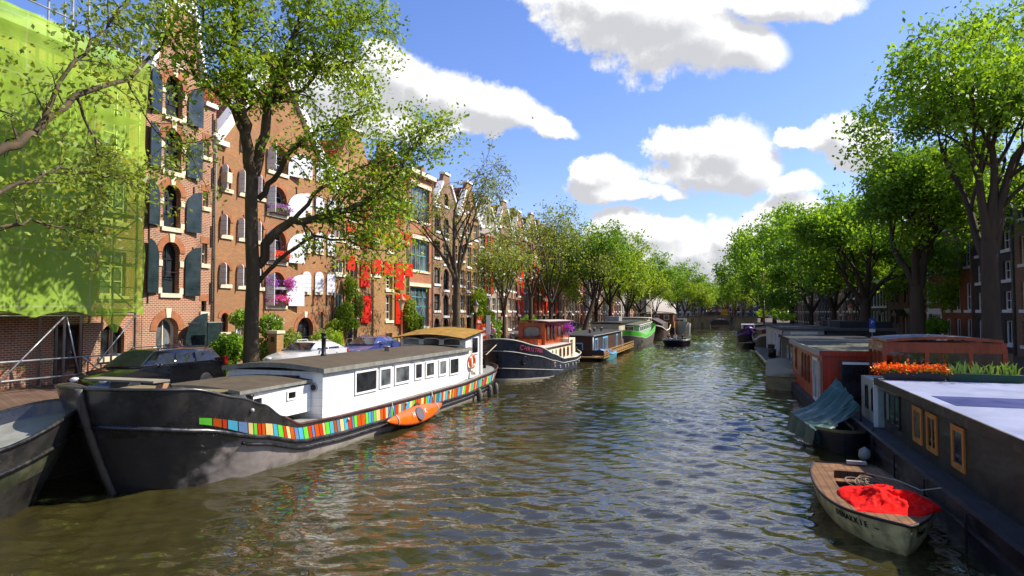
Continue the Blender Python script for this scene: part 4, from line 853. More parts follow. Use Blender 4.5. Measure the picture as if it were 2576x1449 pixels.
for t_ in(.115,.3,.47,.64,.82): 
    mb=MB(); M=H1.fr(t_,.9,1,.03); mb.ball(M@Vector((0,0,.0)),.06,0,8,5); mb.build('hull_fitting',GREY,bg)
# --- things on the barge
lb=MB(); c=P(-14.4+1.9,31.55,1.88); lb.torus(c,.31,.085,(NX_,NY_,0),28,8,0,lambda i,j:1 if (i%7)==0 else 0); o=lb.build('lifebuoy',[ORNG,WHITE]); tag(o,'orange lifebuoy hanging on the white side of the striped barge wheelhouse','lifebuoy')
ky=thing('kayak','orange kayak with a grey cockpit cover strapped along the striped barge','kayak',-11.55,23.25,.40)
mb=MB(); r=[]
for i in range(25):
    s=i/24; w_=.36*math.sin(math.pi*s)**.75+.004; hh=.17*math.sin(math.pi*s)**.6+.004; y=-2.45+4.9*s; cz=.12*(abs(2*s-1))**3
    r.append([Vector((hh*.9*math.cos(2*math.pi*k/14)*(1 if math.cos(2*math.pi*k/14)>0 else .8),y,cz+w_*math.sin(2*math.pi*k/14))) for k in range(14)])
T_=Matrix.Rotation(R(-22),4,'Y')
r=[[T_@v for v in q] for q in r]; mb.loft(r,True,True,0,True); mb.build('hull',ORNG,ky)
mb=MB(); mb.disc(T_@Vector((.155,-.1,0)),.33,T_@Vector((1,0,0)),.06,20,0,.27); mb.build('cockpit_cover',GREYC,ky)
text('lettering','H',.28,WHITE,ky,basis(T_@Vector((.165,-.60,.03)),(0,1,0),T_@Vector((0,0,1))),.006); text('lettering','K',.28,WHITE,ky,basis(T_@Vector((.165,.42,.03)),(0,1,0),T_@Vector((0,0,1))),.006)
for y in(-1.75,1.75):
    mb=MB(); w_=.36*math.sin(math.pi*(y+2.45)/4.9)**.75+.02; hh=.17*math.sin(math.pi*(y+2.45)/4.9)**.6+.015
    ring=lambda yy:[T_@Vector((hh*math.cos(a_),yy,.12*(abs(yy/2.45))**3+w_*math.sin(a_))) for a_ in np.linspace(-1.7,1.7,12)]
    mb.loft([ring(y-.04),ring(y+.04)],False,False,0,True); mb.tube([T_@Vector((-.02,y,w_+.05)),Vector((-.3,y+.15,.7))],.025,6); mb.build('strap',GREY,ky)
mb=MB(); mb.torus(P(-11.72,23.5,.52),.22,.09,(NX_,NY_,0),20,8); tag(mb.build('tyre_fender',RBR),'old tyre fender squeezed behind the orange kayak','fender')
for i,(u_,n_) in enumerate(((33.2,'hanging furthest back at the stern of the striped barge'),(32.2,'hanging second from the stern of the striped barge'),(30.6,'hanging on a rope below the round lamp of the striped barge'))):
    p=P(-14.4+H1.P((u_-bu)/24.9,.7,1).x+.16,u_,.0); mb=MB(); mb.lathe([(.03,.62),(.12,.52),(.14,.3),(.13,.02),(.05,-.08)],p,10); mb.tube([p+Vector((0,0,.6)),P(-14.4+H1.P((u_-bu)/24.9,1,1).x,u_,1.1)],.012,5); tag(mb.build('boat_fender',mat('faded_fender',C(110,108,98,.6),.6,.3,4)),'grey sausage fender '+n_,'fender')
# --- 2 dark barge bow at the left edge
b2=thing('barge','dark green black barge bow lying between the quay and the left picture edge','barge',-19.2+.2,2.6,0,0)
b2.location=P(-15.75,-6.1,0)
H2=Hull(18.2,3.0,[(0,1.3),(.5,1.15),(.85,1.6),(1,2.25)],rake=.6,srake=1.2,bw=.2,bd=.14,sw=.3,sd=.2,p0=1.8,p1=2.2)
mb=MB(); H2.shell(mb,[0,.2,.5,.72,1],[0,0,1,0],40); mb.build('hull',[HBLK,mat('dark_green_hull',C(62,66,46,.6),.5,.3,1,bump=.1,stain=(C(120,116,90,.6),1,.5,1))],b2)
mb=MB(); H2.inner(mb,lambda t:.3,0,1); mb.build('deck',[HBLK,DECKG],b2); mb=MB(); H2.rail(mb,1,.05); H2.rail(mb,.72,.05,0,.02); mb.build('cap_rail',HWALE,b2)
cabin(b2,((1.,-1.,2.),(1.,-1.,9.)),.8,2.1,2.1,mat('brown_cabin_boards',C(110,80,50,.7),.6,.2,2,plank=.2)); cambered(b2,1.,-1.,2.,9.,2.2,.12,.1,ROOFB,FASC)
# --- 3 dark blue motor barge with varnished wheelhouse
xu=38.0; xt=thing('motor_barge','dark blue steel motor barge with white trunk cabin and varnished wheelhouse','houseboat',-13.35,xu,0)
NAVY=mat('navy_hull_paint',C(36,40,54,.8),.32,.12,1.5,coat=.25,stain=(C(90,90,100,.6),1.5,.25,.3)); LINE=mat('pale_line_paint',C(200,196,184,.8),.5,.1,3); VARN=mat('varnished_wood',C(176,72,20,.75),.3,.2,3,coat=.5,streak=True,stain=(C(120,44,16,.6),2,.5,.2)); VARND=mat('dark_varnished_wood',C(120,46,20,.7),.3,.2,3,coat=.4)
H3=Hull(16.8,4.7,[(0,2.8),(.12,2.3),(.3,1.6),(.5,1.05),(.75,.92),(.9,1.15),(1,1.4)],rake=.35,srake=.8,bw=.34,bd=.26,sw=.22,sd=.16,p0=1.6,p1=1.9)
mb=MB(); H3.shell(mb,[0,.17,.2,.45,.7,.85,1],[1,2,0,0,0,0],60); mb.build('hull',[NAVY,mat('waterline_band',C(170,160,126,.7),.6,.2,2),LINE],xt)
mb=MB(); H3.inner(mb,lambda t:.15+.5*max(0,(.3-t)/.3),1,0); mb.build('deck',[CREAM,NAVY],xt)
mb=MB(); H3.rail(mb,1,.045,0,-.02); mb.build('cap_rail',LINE,xt)
for zz,r_,te in((lambda t:.74*H3.zs(t)-.04,.028,1),(lambda t:.95-1.5*t,.02,.5)):
    mb=MB(); H3.rail(mb,lambda t:min(.95,H3.vz(t,zz(t))),r_,0,.012,0,te); mb.build('rub_strake',LINE,xt)
porthole(xt,H3.fr(.075,.62,1,.015),.24,NAVY,NAVY); porthole(xt,H3.fr(.33,.62,1,.02),.17,mat('pink_ring_paint',C(200,160,150,.8),.4,.1,3),GLASS)
for t_ in(.43,.53,.585,.68,.75,.82): porthole(xt,H3.fr(t_,.58,1,.02),.10,GREY,GLASSB)
# name on the bow, letter by letter along the plating
nm='CHRISTINA'; tl=.125
NAMEM=mat('name_paint',C(168,66,96,.8),.5,.1,3)
tt=.052
for i,ch in enumerate(nm):
    text('lettering',ch,.46 if i==0 else .36,NAMEM,xt,H3.fr(tt,H3.vz(tt,H3.zs(tt)*.74+.32),1,.045),.004,.010)
    st_=(.34 if i==0 else .20 if ch in 'I' or nm[min(i+1,8)]=='I' else .28); p0=H3.P(tt,.8)
    while (H3.P(tt,.8)-p0).length<st_: tt+=.0005
# trunk cabin and wheelhouse (starboard at +x)
mb=MB(); pl=[(1.95,4.4),(1.95,12.2),(-1.7,12.2),(-1.7,4.4),(-1.1,3.0),(1.2,2.9)]
pf=lambda p,q,d: Vector((p,q,d)); mb.prism(pl,pf,.6,2.0); mb.build('trunk_cabin',CREAM,xt)
mb=MB(); mb.prism([(p*1.04,q+(-.06 if q<5 else .04)) for p,q in pl],pf,2.003,2.06); mb.build('trunk_roof',mat('pale_deck_paint',C(210,206,190,.8),.6,.08,2),xt)
mb=MB(); mb.tube([(pl[i][0]*1.05,pl[i][1],2.0) for i in(1,0,5,4)],.04,6); mb.build('roof_rim',RUSTR,xt)
for y in(4.9,6.3,7.3): winM(xt,MX_(1.955,y,1.62),.24,.34,GREY,GLASS,.04,arch=True)
for y in(8.6,9.8,11.1): winM(xt,MX_(1.955,y,1.45),.58,.72,VARN,GLASS,.07,arch=True)
WY0,WY1=7.4,12.4
cabin(xt,((1.1,-.95,WY0),(1.25,-1.3,WY1)),1.9,3.72,3.66,VARN,'wheelhouse')
cambered(xt,1.25,-1.1,WY0-.2,WY1+2.9,3.82,.1,.08,mat('pale_pink_roof',C(206,190,180,.8),.5,.1,3),VARND,dz=-.05,over=.25,name='wheelhouse_roof')
cabin(xt,((1.75,-1.7,WY1-.02),(1.65,-1.5,15.2)),.7,2.35,2.35,CREAM,'aft_cabin'); cabin(xt,((1.25,-1.2,12.42),(1.2,-1.2,15.0)),2.36,3.7,3.68,VARN,'aft_wheelhouse')
winM(xt,MYn(.08,WY0-.01,3.05),1.3,.85,VARND,GLASSB,.07,arch=True)
for y,gm in((8.1,GLASSB),(9.1,GLASS),(10.0,GLASSB)): winM(xt,MX_(1.13+.03*(y-7.4),y,2.98),.66,1.1,VARND,gm,.07,1,'door' if y>8.5 else 'window')
winM(xt,MX_(1.225,11.4,3.05),1.4,.85,VARND,GLASSB,.08,arch=True); winM(xt,MX_(1.26,13.7,3.05),1.9,.8,VARND,GLASS,.08,2)
winM(xt,MX_(1.76,13.3,1.5),.55,1.5,VARN,VARN,.05,1,'door'); 
mb=MB(); mb.box(-.9,.9,6.2,7.2,2.065,2.5); mb.build('deck_box',VARN,xt)
mb=MB(); mb.tube([(1.9,11.7,1.0),(1.9,11.7,3.1)],.03,6); mb.build('railing_post',DARK,xt)
for x,y in((.9,1.9),(.75,2.3),(1.6,15.7),(-.9,1.9)): mb=MB(); mb.lathe([(.09,0),(.09,.7),(.12,.72),(.12,.78)],(x,y,H3.zs(y/16.8)-.5),10); mb.build('bollard',BLACK,xt)
fl=thing('hanging_flowers','purple hanging flower basket at the corner of the varnished wheelhouse','flowers',-13.35+1.7,xu+12.4,3.15)
mb=MB(); mb.lathe([(.05,-.3),(.2,-.1),(.24,0)],(0,0,0),10); mb.build('basket',BROWNF,fl)
PURP=leafmat('purple_petals',C(150,40,190,.9),C(200,90,220,.9),.3); PINK=leafmat('pink_petals',C(226,30,110,.9),C(250,110,170,.9),.3); ORP=leafmat('orange_petals',C(250,70,10,.95),C(250,120,20,.95),.3); LVG=leafmat('garden_leaves',C(92,140,20,.7),C(140,190,40,.8),.35); VIOL=leafmat('violet_petals',C(170,90,210,.9),C(200,130,230,.9),.3)
flowers('bloom',[(0,0,.05)],500,(.22,.22,.2),PURP,PURP,fl,1,.06)
rope('mooring_rope','pale mooring rope running down from the navy bow beside the striped barge stern',[P(-13.35,38.0,2.5),P(-13.8,36.6,1.7),P(-14.3,35.2,1.15)],.03,ROPE)
# --- 4 small blue covered boat
def smallboat(name,label,cat,a,u,rot,L,B,zsh,m_h,m_in,rake=.5,bw=.5,bd=.45,p=1.8,square=True):
    r=thing(name,label,cat,a,u,0,rot); H_=Hull(L,B,zsh,rake=rake,srake=.05,bw=bw,bd=bd,p0=p,p1=p+.2,zmin=-.2,square=square); mb=MB(); H_.shell(mb,[0,.4,.7,.9,1],[0,0,0,1],24); mb.build('hull',[m_h,m_in],r)
    return r,H_
BLUEP=mat('pale_blue_paint',C(120,190,226,.85),.5,.1,2); BLUET=mat('blue_tarpaulin',C(66,140,206,.85),.5,.12,2,bump=.4)
r_,H_=smallboat('rowing_boat','small light blue boat under a blue tarpaulin by the brown houseboat','boat',-10.9,61.2,math.pi,4.6,1.7,[(0,.85),(.5,.55),(1,.6)],mat('turquoise_hull',C(90,160,170,.7),.5,.3,2,stain=(C(80,90,60,.6),1.5,.6,1)),BLUEP)
r_.location=P(-10.6,59.0,0); r_.rotation_euler=(0,0,ROT)
mb=MB(); rr=[]
for t_ in H_.ts(14):
    p=H_.P(t_,1,1); w_=p.x; rr.append([Vector((w_*q*1.04,p.y,H_.zs(t_)+(.22*(1-q*q)+.015)+(0 if abs(q)<1 else -.12))) for q in np.linspace(-1,1,9)])
mb.loft(rr,False,False,0,True); mb.build('tarpaulin',BLUET,r_)
# --- 5 brown houseboat with blue windows
hb_=thing('houseboat','dark brown clapboard houseboat with light blue windows and a wooden railed deck','houseboat',-12.9,58.2,0)
BRWN=mat('brown_clapboard',C(78,54,44,.75),.6,.12,2,plank=.2); DECKW=mat('decking_wood',C(176,132,64,.7),.7,.25,2,stain=(C(110,76,36,.6),1,.4,1))
cabin(hb_,((1.7,-2.2,0),(1.7,-2.2,18)),.45,2.25,2.25,BRWN); part('hull',mat('concrete_hull',C(84,78,70,.6),.8,.2,1),hb_,(-2.6,2.0,-.6,18.4,-.4,.44))
cambered(hb_,1.75,-2.25,-.1,18.1,2.36,.06,.1,mat('dark_roof_felt',C(64,64,62,.6),.9,.2,2),GREY,over=.15)
LBL=mat('light_blue_paint',C(112,190,236,.85),.45,.06,2)
winM(hb_,MX_(1.71,1.9,1.25),1.5,1.5,LBL,GLASSB,.14,2); winM(hb_,MX_(1.71,6.9,1.25),2.9,1.5,LBL,GLASSB,.14,4); winM(hb_,MX_(1.71,14.6,1.25),1.3,1.5,LBL,GLASSB,.14,1); winM(hb_,MYn(.1,-.01,1.05),1.5,1.2,LBL,GLASS,.1,1,'door')
for y in(-.02,18.02): pipe_=MB(); pipe_.tube([(1.78,y,.45),(1.78,y,2.25)],.05,6); pipe_.build('downpipe',WHITE,hb_)
part('deck',DECKW,hb_,(2.003,3.0,-1.2,19.5,.32,.42),(-2.2,2.0,-1.2,-.61,.32,.42))
mb=MB(); 
for k in range(14): y=-1.1+k*1.58; mb.box(2.93,2.99,y-.04,y+.04,.42,1.0)
mb.build('railing_posts',DECKW,hb_)
for z_ in(.55,.72,.97): mb=MB(); mb.box(2.995,3.03,-1.2,19.5,z_,z_+.1); mb.build('rail_board',DECKW,hb_)
mb=MB(); mb.box(-.6,2.95,-1.24,-1.2,.6,1.05); mb.build('rail_board',BROWNF,hb_)
for x,y in((.6,4.5),(.2,9.),(.4,12.)): mb=MB(); mb.lathe([(.12,2.4),(.12,2.75),(.16,2.76),(.16,2.82)],(x,y,0),10); mb.build('roof_vent',GREY,hb_)
# --- 6 green topped ship
gs=thing('ship','grey steel ship with a bright green bulwark and long deckhouse','houseboat',-11.9,79.0,0)
H4=Hull(24,5.0,[(0,2.3),(.12,1.95),(.35,1.5),(.6,1.7),(.8,2.2),(1,2.9)],rake=.8,srake=1.0,bw=.25,bd=.16,sw=.2,sd=.12,p0=1.8,p1=2.2)
GRN=mat('bright_green_paint',C(96,214,66,.85),.4,.08,2); SGR=mat('ship_grey_paint',C(112,108,100,.7),.5,.15,1,stain=(C(70,62,56,.6),1,.4,.4))
mb=MB(); H4.shell(mb,[0,.25,.5,.72,.76,.97,1],[0,0,0,2,1,2],50); mb.build('hull',[SGR,GRN,LINE],gs); mb=MB(); H4.inner(mb,lambda t:.6,0,1); mb.build('deck',[GRN,DECKG],gs)
cabin(gs,((1.85,-1.9,5.5),(1.85,-1.9,21)),1.0,2.75,2.95,mat('pale_green_paint',C(150,206,150,.8),.5,.1,2)); cambered(gs,1.9,-1.9,4.5,21,2.85,.12,.1,mat('olive_roof_felt',C(110,112,84,.6),.85,.15,2),WHITE,dz=.2,over=.15)
for k in range(7): winM(gs,MX_(1.87,7.2+k*2.0,2.25+k*.03),1.5,.75,WHITE,GLASSB,.1)
winM(gs,MYn(0,5.49,2.2),2.4,.9,WHITE,GLASS,.08,3); text('lettering','4 8',.62,DARK,gs,H4.fr(.18,.46,1,.03),.004,.01); text('lettering','8',.5,DARK,gs,H4.fr(.16,.28,1,.03),.004,.01)
# --- 7 cream cabin boat behind it
cb_=thing('houseboat','long cream houseboat with a tall glazed wheelhouse behind the green topped ship','houseboat',-13.9,80,0)
part('hull',SGR,cb_,(-1.2,2.6,-3,33,-.4,1.2)); cabin(cb_,((2.2,-1.2,-2),(2.2,-1.2,24)),1.2,3.05,3.05,mat('beige_paint',C(196,184,156,.8),.6,.1,1)); cambered(cb_,2.3,-1.3,-2.,24,3.2,.06,.12,mat('dark_roof_felt',(.05,.05,.05,1)),DKF,over=.15)
cabin(cb_,((2.8,-1.2,24.02),(2.8,-1.2,29)),.9,3.5,3.5,CREAM,'wheelhouse'); winM(cb_,MX_(2.82,26.5,2.4),3.2,1.7,CREAM,GLASS,.15,3); winM(cb_,MX_(2.22,8,2.5),5,.45,BROWNF,GLASS,.06,1); winM(cb_,MYn(2.48,24.0,2.2),.5,1.6,CREAM,GLASS,.08)
cambered(cb_,2.9,-1.3,24,29,3.6,.05,.1,CREAM,CREAM,over=.2,name='wheelhouse_roof')
mb=MB(); mb.box(-.6,1.0,6,9,3.25,3.9); mb.build('skylight_box',GREY,cb_); mb=MB(); mb.tube([(2.95,29.5,0),(2.95,29.5,5.2)],.05,6); mb.build('pole',CREAM,cb_)
# --- 8 dark tjalk
tj=thing('sailing_barge','dark brown round sterned sailing barge with a tent like cover','barge',-11.5,112,0)
H5=Hull(19,4.6,[(0,2.4),(.12,1.7),(.35,1.3),(.7,1.4),(.9,2.2),(1,2.6)],rake=.6,srake=.6,bw=.2,bd=.13,sw=.2,sd=.13); TBR=mat('tjalk_paint',C(84,64,56,.65),.5,.2,1)
mb=MB(); H5.shell(mb,[0,.3,.6,.9,1],[0,0,0,1],40); mb.build('hull',[TBR,LINE],tj); mb=MB(); H5.inner(mb,lambda t:.5,0,0); mb.build('deck',[TBR],tj)
mb=MB(); H5.rail(mb,.92,.07,0,.03); mb.build('rubbing_strake',CREAM,tj)
mb=MB(); mb.prism([(-1.9,1.2),(1.9,1.2),(1.9,2.4),(0,3.4),(-1.9,2.4)],lambda p,q,d:Vector((p,d,q)),2.5,15); mb.build('tent_cover',mat('tent_canvas',C(92,78,74,.7),.8,.15,2),tj)
for y in(4,5,9,13): mb=MB(); mb.box(1.92,2.0,y,y+.2,1.3,2.6); mb.build('rib_batten',CREAM,tj)
# --- 9 brown wheelhouse boat, white bowed boat
wb=thing('houseboat','brown houseboat with a raised wooden wheelhouse near the far bridge','houseboat',-11.0,134,0)
part('hull',BRWN,wb,(-2.4,2.2,0,20,-.4,1.3)); cabin(wb,((2.1,-2.3,0.2),(2.1,-2.3,19)),1.3,2.6,2.6,mat('tan_boards',C(170,120,66,.7),.6,.15,1)); cabin(wb,((1.9,-4.6,.6),(1.9,-4.6,9)),2.6,4.2,4.2,mat('chestnut_boards',C(130,66,34,.75),.5,.15,1),'wheelhouse')
cambered(wb,1.9,-4.6,.6,9,4.35,.3,.15,CREAM,CREAM,over=.3); 
for x in(-3.4,-1.4,.6): winM(wb,MYn(x,.59,3.4),1.1,1.1,CREAM,GLASSB,.15)
winM(wb,MYn(-.9,.19,1.8),1.4,1.6,DKF,GLASS,.1)
w2,H6=smallboat('cruiser','cream white cruiser bow nosed out beside the brown wheelhouse boat','boat',-8.2,139,0,12,4,[(0,2.6),(.4,2.1),(1,1.9)],CREAM,CREAM,rake=1,bw=.35,bd=.3); mb=MB(); H6.inner(mb,lambda t:.2,0,0); mb.build('deck',CREAM,w2); cabin(w2,((1.2,-1.2,3),(1.2,-1.2,10)),1.9,3.2,3.,CREAM); winM(w2,MYn(0,2.99,2.7),1.8,.6,CREAM,GLASS,.1,2)
mb=MB(); mb.tube([(-1.5,2,1),(-1.5,2.,13.5)],[.09,.05],6); tag(mb.build('flag_pole',CREAM),'thin pale mast standing behind the brown wheelhouse boat','mast'); bpy.data.objects['flag_pole'].location=P(-11.8,134,0)
# --- 10 motor launch
la=thing('motor_launch','small open motor launch with three people under way in mid canal','boat',-6.5,86.6,0,R(-12))
H7=Hull(6.4,2.6,[(0,.95),(.4,.75),(1,.72)],rake=.4,srake=0,bw=.5,bd=.42,p0=2.0,p1=2.3,zmin=-.2,square=True); mb=MB(); H7.shell(mb,[0,.5,.85,1],[0,0,1],24); mb.build('hull',[mat('launch_purple_black',C(44,28,48,.7),.35,.2,2),WHITE],la)
mb=MB(); H7.inner(mb,lambda t:.12 if t<.3 else .45,1,0); mb.build('deck',[WHITE,GREY],la); mb=MB(); H7.rail(mb,1,.05); mb.build('cap_rail',WHITE,la)
for y in(3.0,4.6): part('seat',BROWNF,la,(-1,1,y,y+.35,.3,.62))
# ================= right bank
RW=mat('red_cedar_boards',C(196,84,38,.85),.45,.2,2.5,coat=.2,streak=True,plank=.3,axis=1,stain=(C(120,44,20,.6),1.5,.4,.2)); RWF=mat('red_door_boards',C(186,54,24,.85),.4,.25,2,coat=.2,streak=True,plank=.16,axis=0)
rh=thing('houseboat','red brown cedar houseboat with a flat roof on the right bank','houseboat',4.1,29.7,0)
part('hull',mat('dark_concrete_hull',C(60,60,56,.6),.8,.2,1),rh,(-.25,4.6,-.5,12.2,-.4,.5)); cabin(rh,((0,4.3,0),(0,4.3,11.4)),.5,2.72,2.72,RW)
mb=MB(); mb.box(0.0,4.3,-.03,-.004,.5,2.7); mb.build('front_boards',RWF,rh)
mb=MB(); mb.box(-.12,4.4,-.12,11.5,2.723,2.8); mb.build('roof',mat('mossy_grey_roof',C(112,112,92,.65),.9,.2,2,stain=(C(60,58,48,.6),1.5,.7,1)),rh)
for bx in((-.18,-.125,-.18,11.56,2.66,2.88),(4.41,4.46,-.18,11.56,2.66,2.88),(-.12,4.4,-.19,-.125,2.66,2.88),(-.12,4.4,11.51,11.57,2.66,2.88)): part('roof_rim',RWF if bx[2]==-.19 else mat('pale_rim',C(190,186,170,.75),.6,.1,2),rh,bx)
for y in(4.3,5.5,6.7): winM(rh,MXn(-.01,y,1.75),.45,1.35,VARND,GLASS,.06)
winM(rh,MXn(-.01,9.6,1.9),.5,1.2,VARND,GLASS,.06); winM(rh,MXn(-.01,1.9,1.5),1.5,1.95,WHITE,GLASS,.14,3,'door')
mb=MB(); mb.box(-.05,-.01,.35,1.05,.55,2.4); mb.build('white_shutter',mat('louvre',C(190,190,180,.8),.5,.08,2,plank=.09,pb=.3),rh)
winM(rh,MYn(1.55,-.04,1.5),1.9,2.0,VARND,GLASS,.12,1,'door'); part('strip_lamp',WHITE,rh,(.75,2.3,-.16,-.085,2.32,2.42))
for x in(3.0,3.25): mb=MB(); mb.tube([(x,-.2,.4),(x,-.2,2.66)],.05,8); mb.build('downpipe',GREY,rh)
mb=MB(); mb.tube([(2.0,-1.1,1.55),(3.4,-1.1,1.55)],.025,6); mb.tube([(3.4,-1.1,.3),(3.4,-1.1,1.75)],.04,6); mb.build('handrail',GREY,rh)
# dark flat houseboats behind
d1=thing('houseboat','long low black roofed houseboat directly behind the red cedar one','houseboat',4.6,42.6,0); part('hull',HBLK,d1,(-.3,5.2,-.5,12,-.4,.5)); cabin(d1,((0,5,0),(0,5,11.5)),.5,2.55,2.55,mat('black_boards',(.03,.028,.027,1),.6,.2,2,plank=.3)); part('roof',mat('black_roof_felt',(.028,.028,.03,1),.8,.3,2),d1,(-.2,5.2,-.2,11.8,2.553,2.75))
part('roof_rim',LINE,d1,(-.21,5.2,-.24,-.205,2.6,2.76)); 
for y in(2,4,6.5): winM(d1,MXn(-.01,y,1.6),1.0,1.,GREY,GLASS,.08)
d2=thing('houseboat','second black roofed houseboat with a raised upper roof and vent pipes','houseboat',5.6,55.2,0); part('hull',HBLK,d2,(-.3,5.2,-.5,14,-.4,.5)); cabin(d2,((0,5,0),(0,5,13)),.5,3.0,3.0,mat('black_boards',(.03,.028,.027,1))); part('roof',mat('grey_roof_felt',C(110,106,100,.6),.8,.2,2),d2,(-.2,5.2,-.2,13.2,3.003,3.2)); part('upper_roof',mat('black_roof_felt',(.03,.03,.03,1)),d2,(1.2,5.0,1,12,3.203,3.7))
for x,y in((.6,2.5),(1.,9)): mb=MB(); mb.lathe([(.09,3.2),(.09,3.9),(.14,3.92),(.14,4.0)],(x,y,0),10); mb.build('roof_vent',GREY,d2)
winM(d2,MXn(-.01,3,1.8),1.4,1.,GREY,GLASS,.08,2)
wh=thing('houseboat','grey white houseboat with a glazed end door and black side deck','houseboat',5.05,69.5-12.9,0); 
wh.location=P(5.0,56.6,0); WGR=mat('grey_white_boards',C(206,208,200,.9),.5,.12,1.5,plank=.6,axis=1,streak=True)
d2.location=P(8.2,57.,0)
cabin(wh,((0,3.0,0),(0,3.0,21)),.5,3.0,3.0,WGR); part('hull',HBLK,wh,(-1.15,3.2,-.6,21.5,-.3,.42)); part('side_deck',mat('black_deck',(.03,.03,.032,1),.6,.3,2),wh,(-1.3,-.02,-.8,21.6,.423,.5)); part('roof',mat('grey_roof_felt',C(110,106,100,.6)),wh,(-.2,3.2,-.2,21.2,3.003,3.18))
winM(wh,MYn(1.5,-.01,1.75),2.0,2.3,WHITE,GLASSB,.2,1,'door'); 
for y in(2.,4.5,8,13): winM(wh,MXn(-.01,y,1.9),1.0,1.6,WHITE,GLASSB,.1)
mb=MB(); mb.tube([(-.08,-.1,2.95),(-.1,.8,2.6),(-.1,2.2,2.0),(-.1,2.2,.5)],.04,6); mb.build('downpipe',DARK,wh)
mb=MB(); mb.lathe([(.3,.5),(.34,1.2),(.3,1.25)],(-.6,4.2,0),14); mb.box(-.9,-.35,4.8,5.5,.5,1.6); tag(mb.build('black_bins',BLACK),'black bins standing on the side deck of the grey white houseboat','bin'); bpy.data.objects['black_bins'].name='waste_bin'; bpy.data.objects['waste_bin'].location=P(5.0,56.6,0); bpy.data.objects['waste_bin'].rotation_euler=(0,0,ROT)
# tender
TCV=mat('cream_canvas',C(160,150,112,.7),.8,.2,2,bump=.3); 
tn,H8=smallboat('tender','cream open tender with a canvas cover moored beside the red cedar houseboat','boat',4.35,40.6,R(-4),10,2.5,[(0,.75),(.5,.8),(1,1.0)],TCV,mat('tan_gunwale',C(150,134,90,.7)),rake=.1,bw=.1,bd=.08,p=3)
tn.location=P(3.75,39.6,0)
mb=MB(); rr=[]
for t_ in H8.ts(12): p=H8.P(t_,1,1); rr.append([Vector((p.x*q*1.03,p.y,H8.zs(t_)+.2*(1-q*q)+.02)) for q in np.linspace(-1,1,9)])
mb.loft(rr,False,False,0,True); mb.build('canvas_cover',TCV,tn)
# mast boat, purple covered boat, grey ships far right
mt=thing('sailing_barge','old grey sailing barge with an orange and white mast on the right bank','barge',6.3,96,0); H9=Hull(22,4.6,[(0,2.3),(.15,1.6),(.5,1.2),(.85,1.5),(1,2.1)],rake=.6,srake=.6,bw=.2,bd=.14); GSH=mat('grey_ship_paint',C(104,98,92,.65),.5,.25,1,stain=(C(60,50,44,.6),1,.5,.4))
mb=MB(); H9.shell(mb,[0,.3,.6,.88,1],[0,0,0,1],40); mb.build('hull',[GSH,CREAM],mt); mb=MB(); H9.inner(mb,lambda t:.4,0,1); mb.build('deck',[GSH,TBR],mt); cabin(mt,((1.6,-1.6,8),(1.6,-1.6,18)),1.,2.4,2.4,BRWN); cambered(mt,1.7,-1.7,8,18,2.5,.2,.1,TBR,CREAM)
mh=Z(1905,655,6.3)-0; um=U(1905,6.3)-96
mb=MB(); um=max(2,min(6,um)); mb.tube([(0,um,1),(0,um,6.5)],.14,8,0); mb.build('mast',BROWNF,mt); mb=MB(); mb.tube([(0,um,6.5),(0,um,11)],.12,8); mb.build('mast',ORNG,mt); mb=MB(); mb.tube([(0,um,11),(0,um,14.5)],[.1,.05],8); mb.build('mast',WHITE,mt)
mb=MB(); 
for x,y in((-1.9,um+3),(1.9,um+3),(0,.6)): mb.tube([(x,y,1.5),(0,um,11)],.02,4)
mb.build('rigging',DARK,mt)
gs2=thing('barge','grey barge with round white bow fenders next to the mast barge','barge',5.4,79.5,0); mb=MB(); H9.shell(mb,[0,.3,.6,.88,1],[0,0,0,1],40); mb.build('hull',[GSH,CREAM],gs2); mb=MB(); H9.inner(mb,lambda t:.4,0,1); mb.build('deck',[GSH,TBR],gs2); cabin(gs2,((1.5,-1.5,5),(1.5,-1.5,17)),1,2.6,2.6,mat('chestnut_boards',(.1,.05,.03,1))); cambered(gs2,1.6,-1.6,5,17,2.7,.2,.1,TBR,CREAM)
gs2.location=P(6.0,78.5,0); gs2.scale=(.8,.75,.9)
pu,H10=smallboat('covered_boat','dark boat with a crumpled purple tarpaulin hanging over its bow','boat',4.0,96,0,9,3.0,[(0,2.2),(.4,1.6),(1,1.6)],mat('dark_purple_hull',C(60,40,66,.6),.5,.2,2),RUSTR,rake=.5,bw=.35,bd=.3); PTP=mat('purple_tarpaulin',C(92,40,130,.75),.45,.3,2,bump=.8)
mb=MB(); rr=[]
rd=random.Random(2)
for i,t_ in enumerate(H10.ts(14)): p=H10.P(t_,1,1); rr.append([Vector((p.x*1.05*q+rd.uniform(-.05,.05),p.y-.05,H10.zs(t_)-.5*abs(q)**3*(1.6 if t_<.4 else .4)+.25*(1-q*q)+rd.uniform(-.05,.08))) for q in np.linspace(-1.02,1.02,11)])
mb.loft(rr,False,False,0,True); mb.build('tarpaulin',PTP,pu); cabin(pu,((.9,-.9,3.5),(.9,-.9,7.5)),1.6,2.7,2.7,WHITE); winM(pu,MYn(0,3.49,2.25),1.4,.6,BROWNF,GLASS,.08)
db,_=smallboat('dinghy','small dark dinghy below the purple tarpaulin','boat',3.7,85.5,R(10),4.6,1.7,[(0,.7),(.5,.55),(1,.6)],HBLK,LINE)
ob_,_=smallboat('dinghy','tiny dinghy with an outboard moored near the right end of the bridge','boat',4.5,118,R(10),4.2,1.7,[(0,.9),(.5,.6),(1,.6)],GSH,DARK); part('outboard_motor',BLACK,ob_,(-.2,.2,4.1,4.5,.1,1.1))
from mathutils import noise
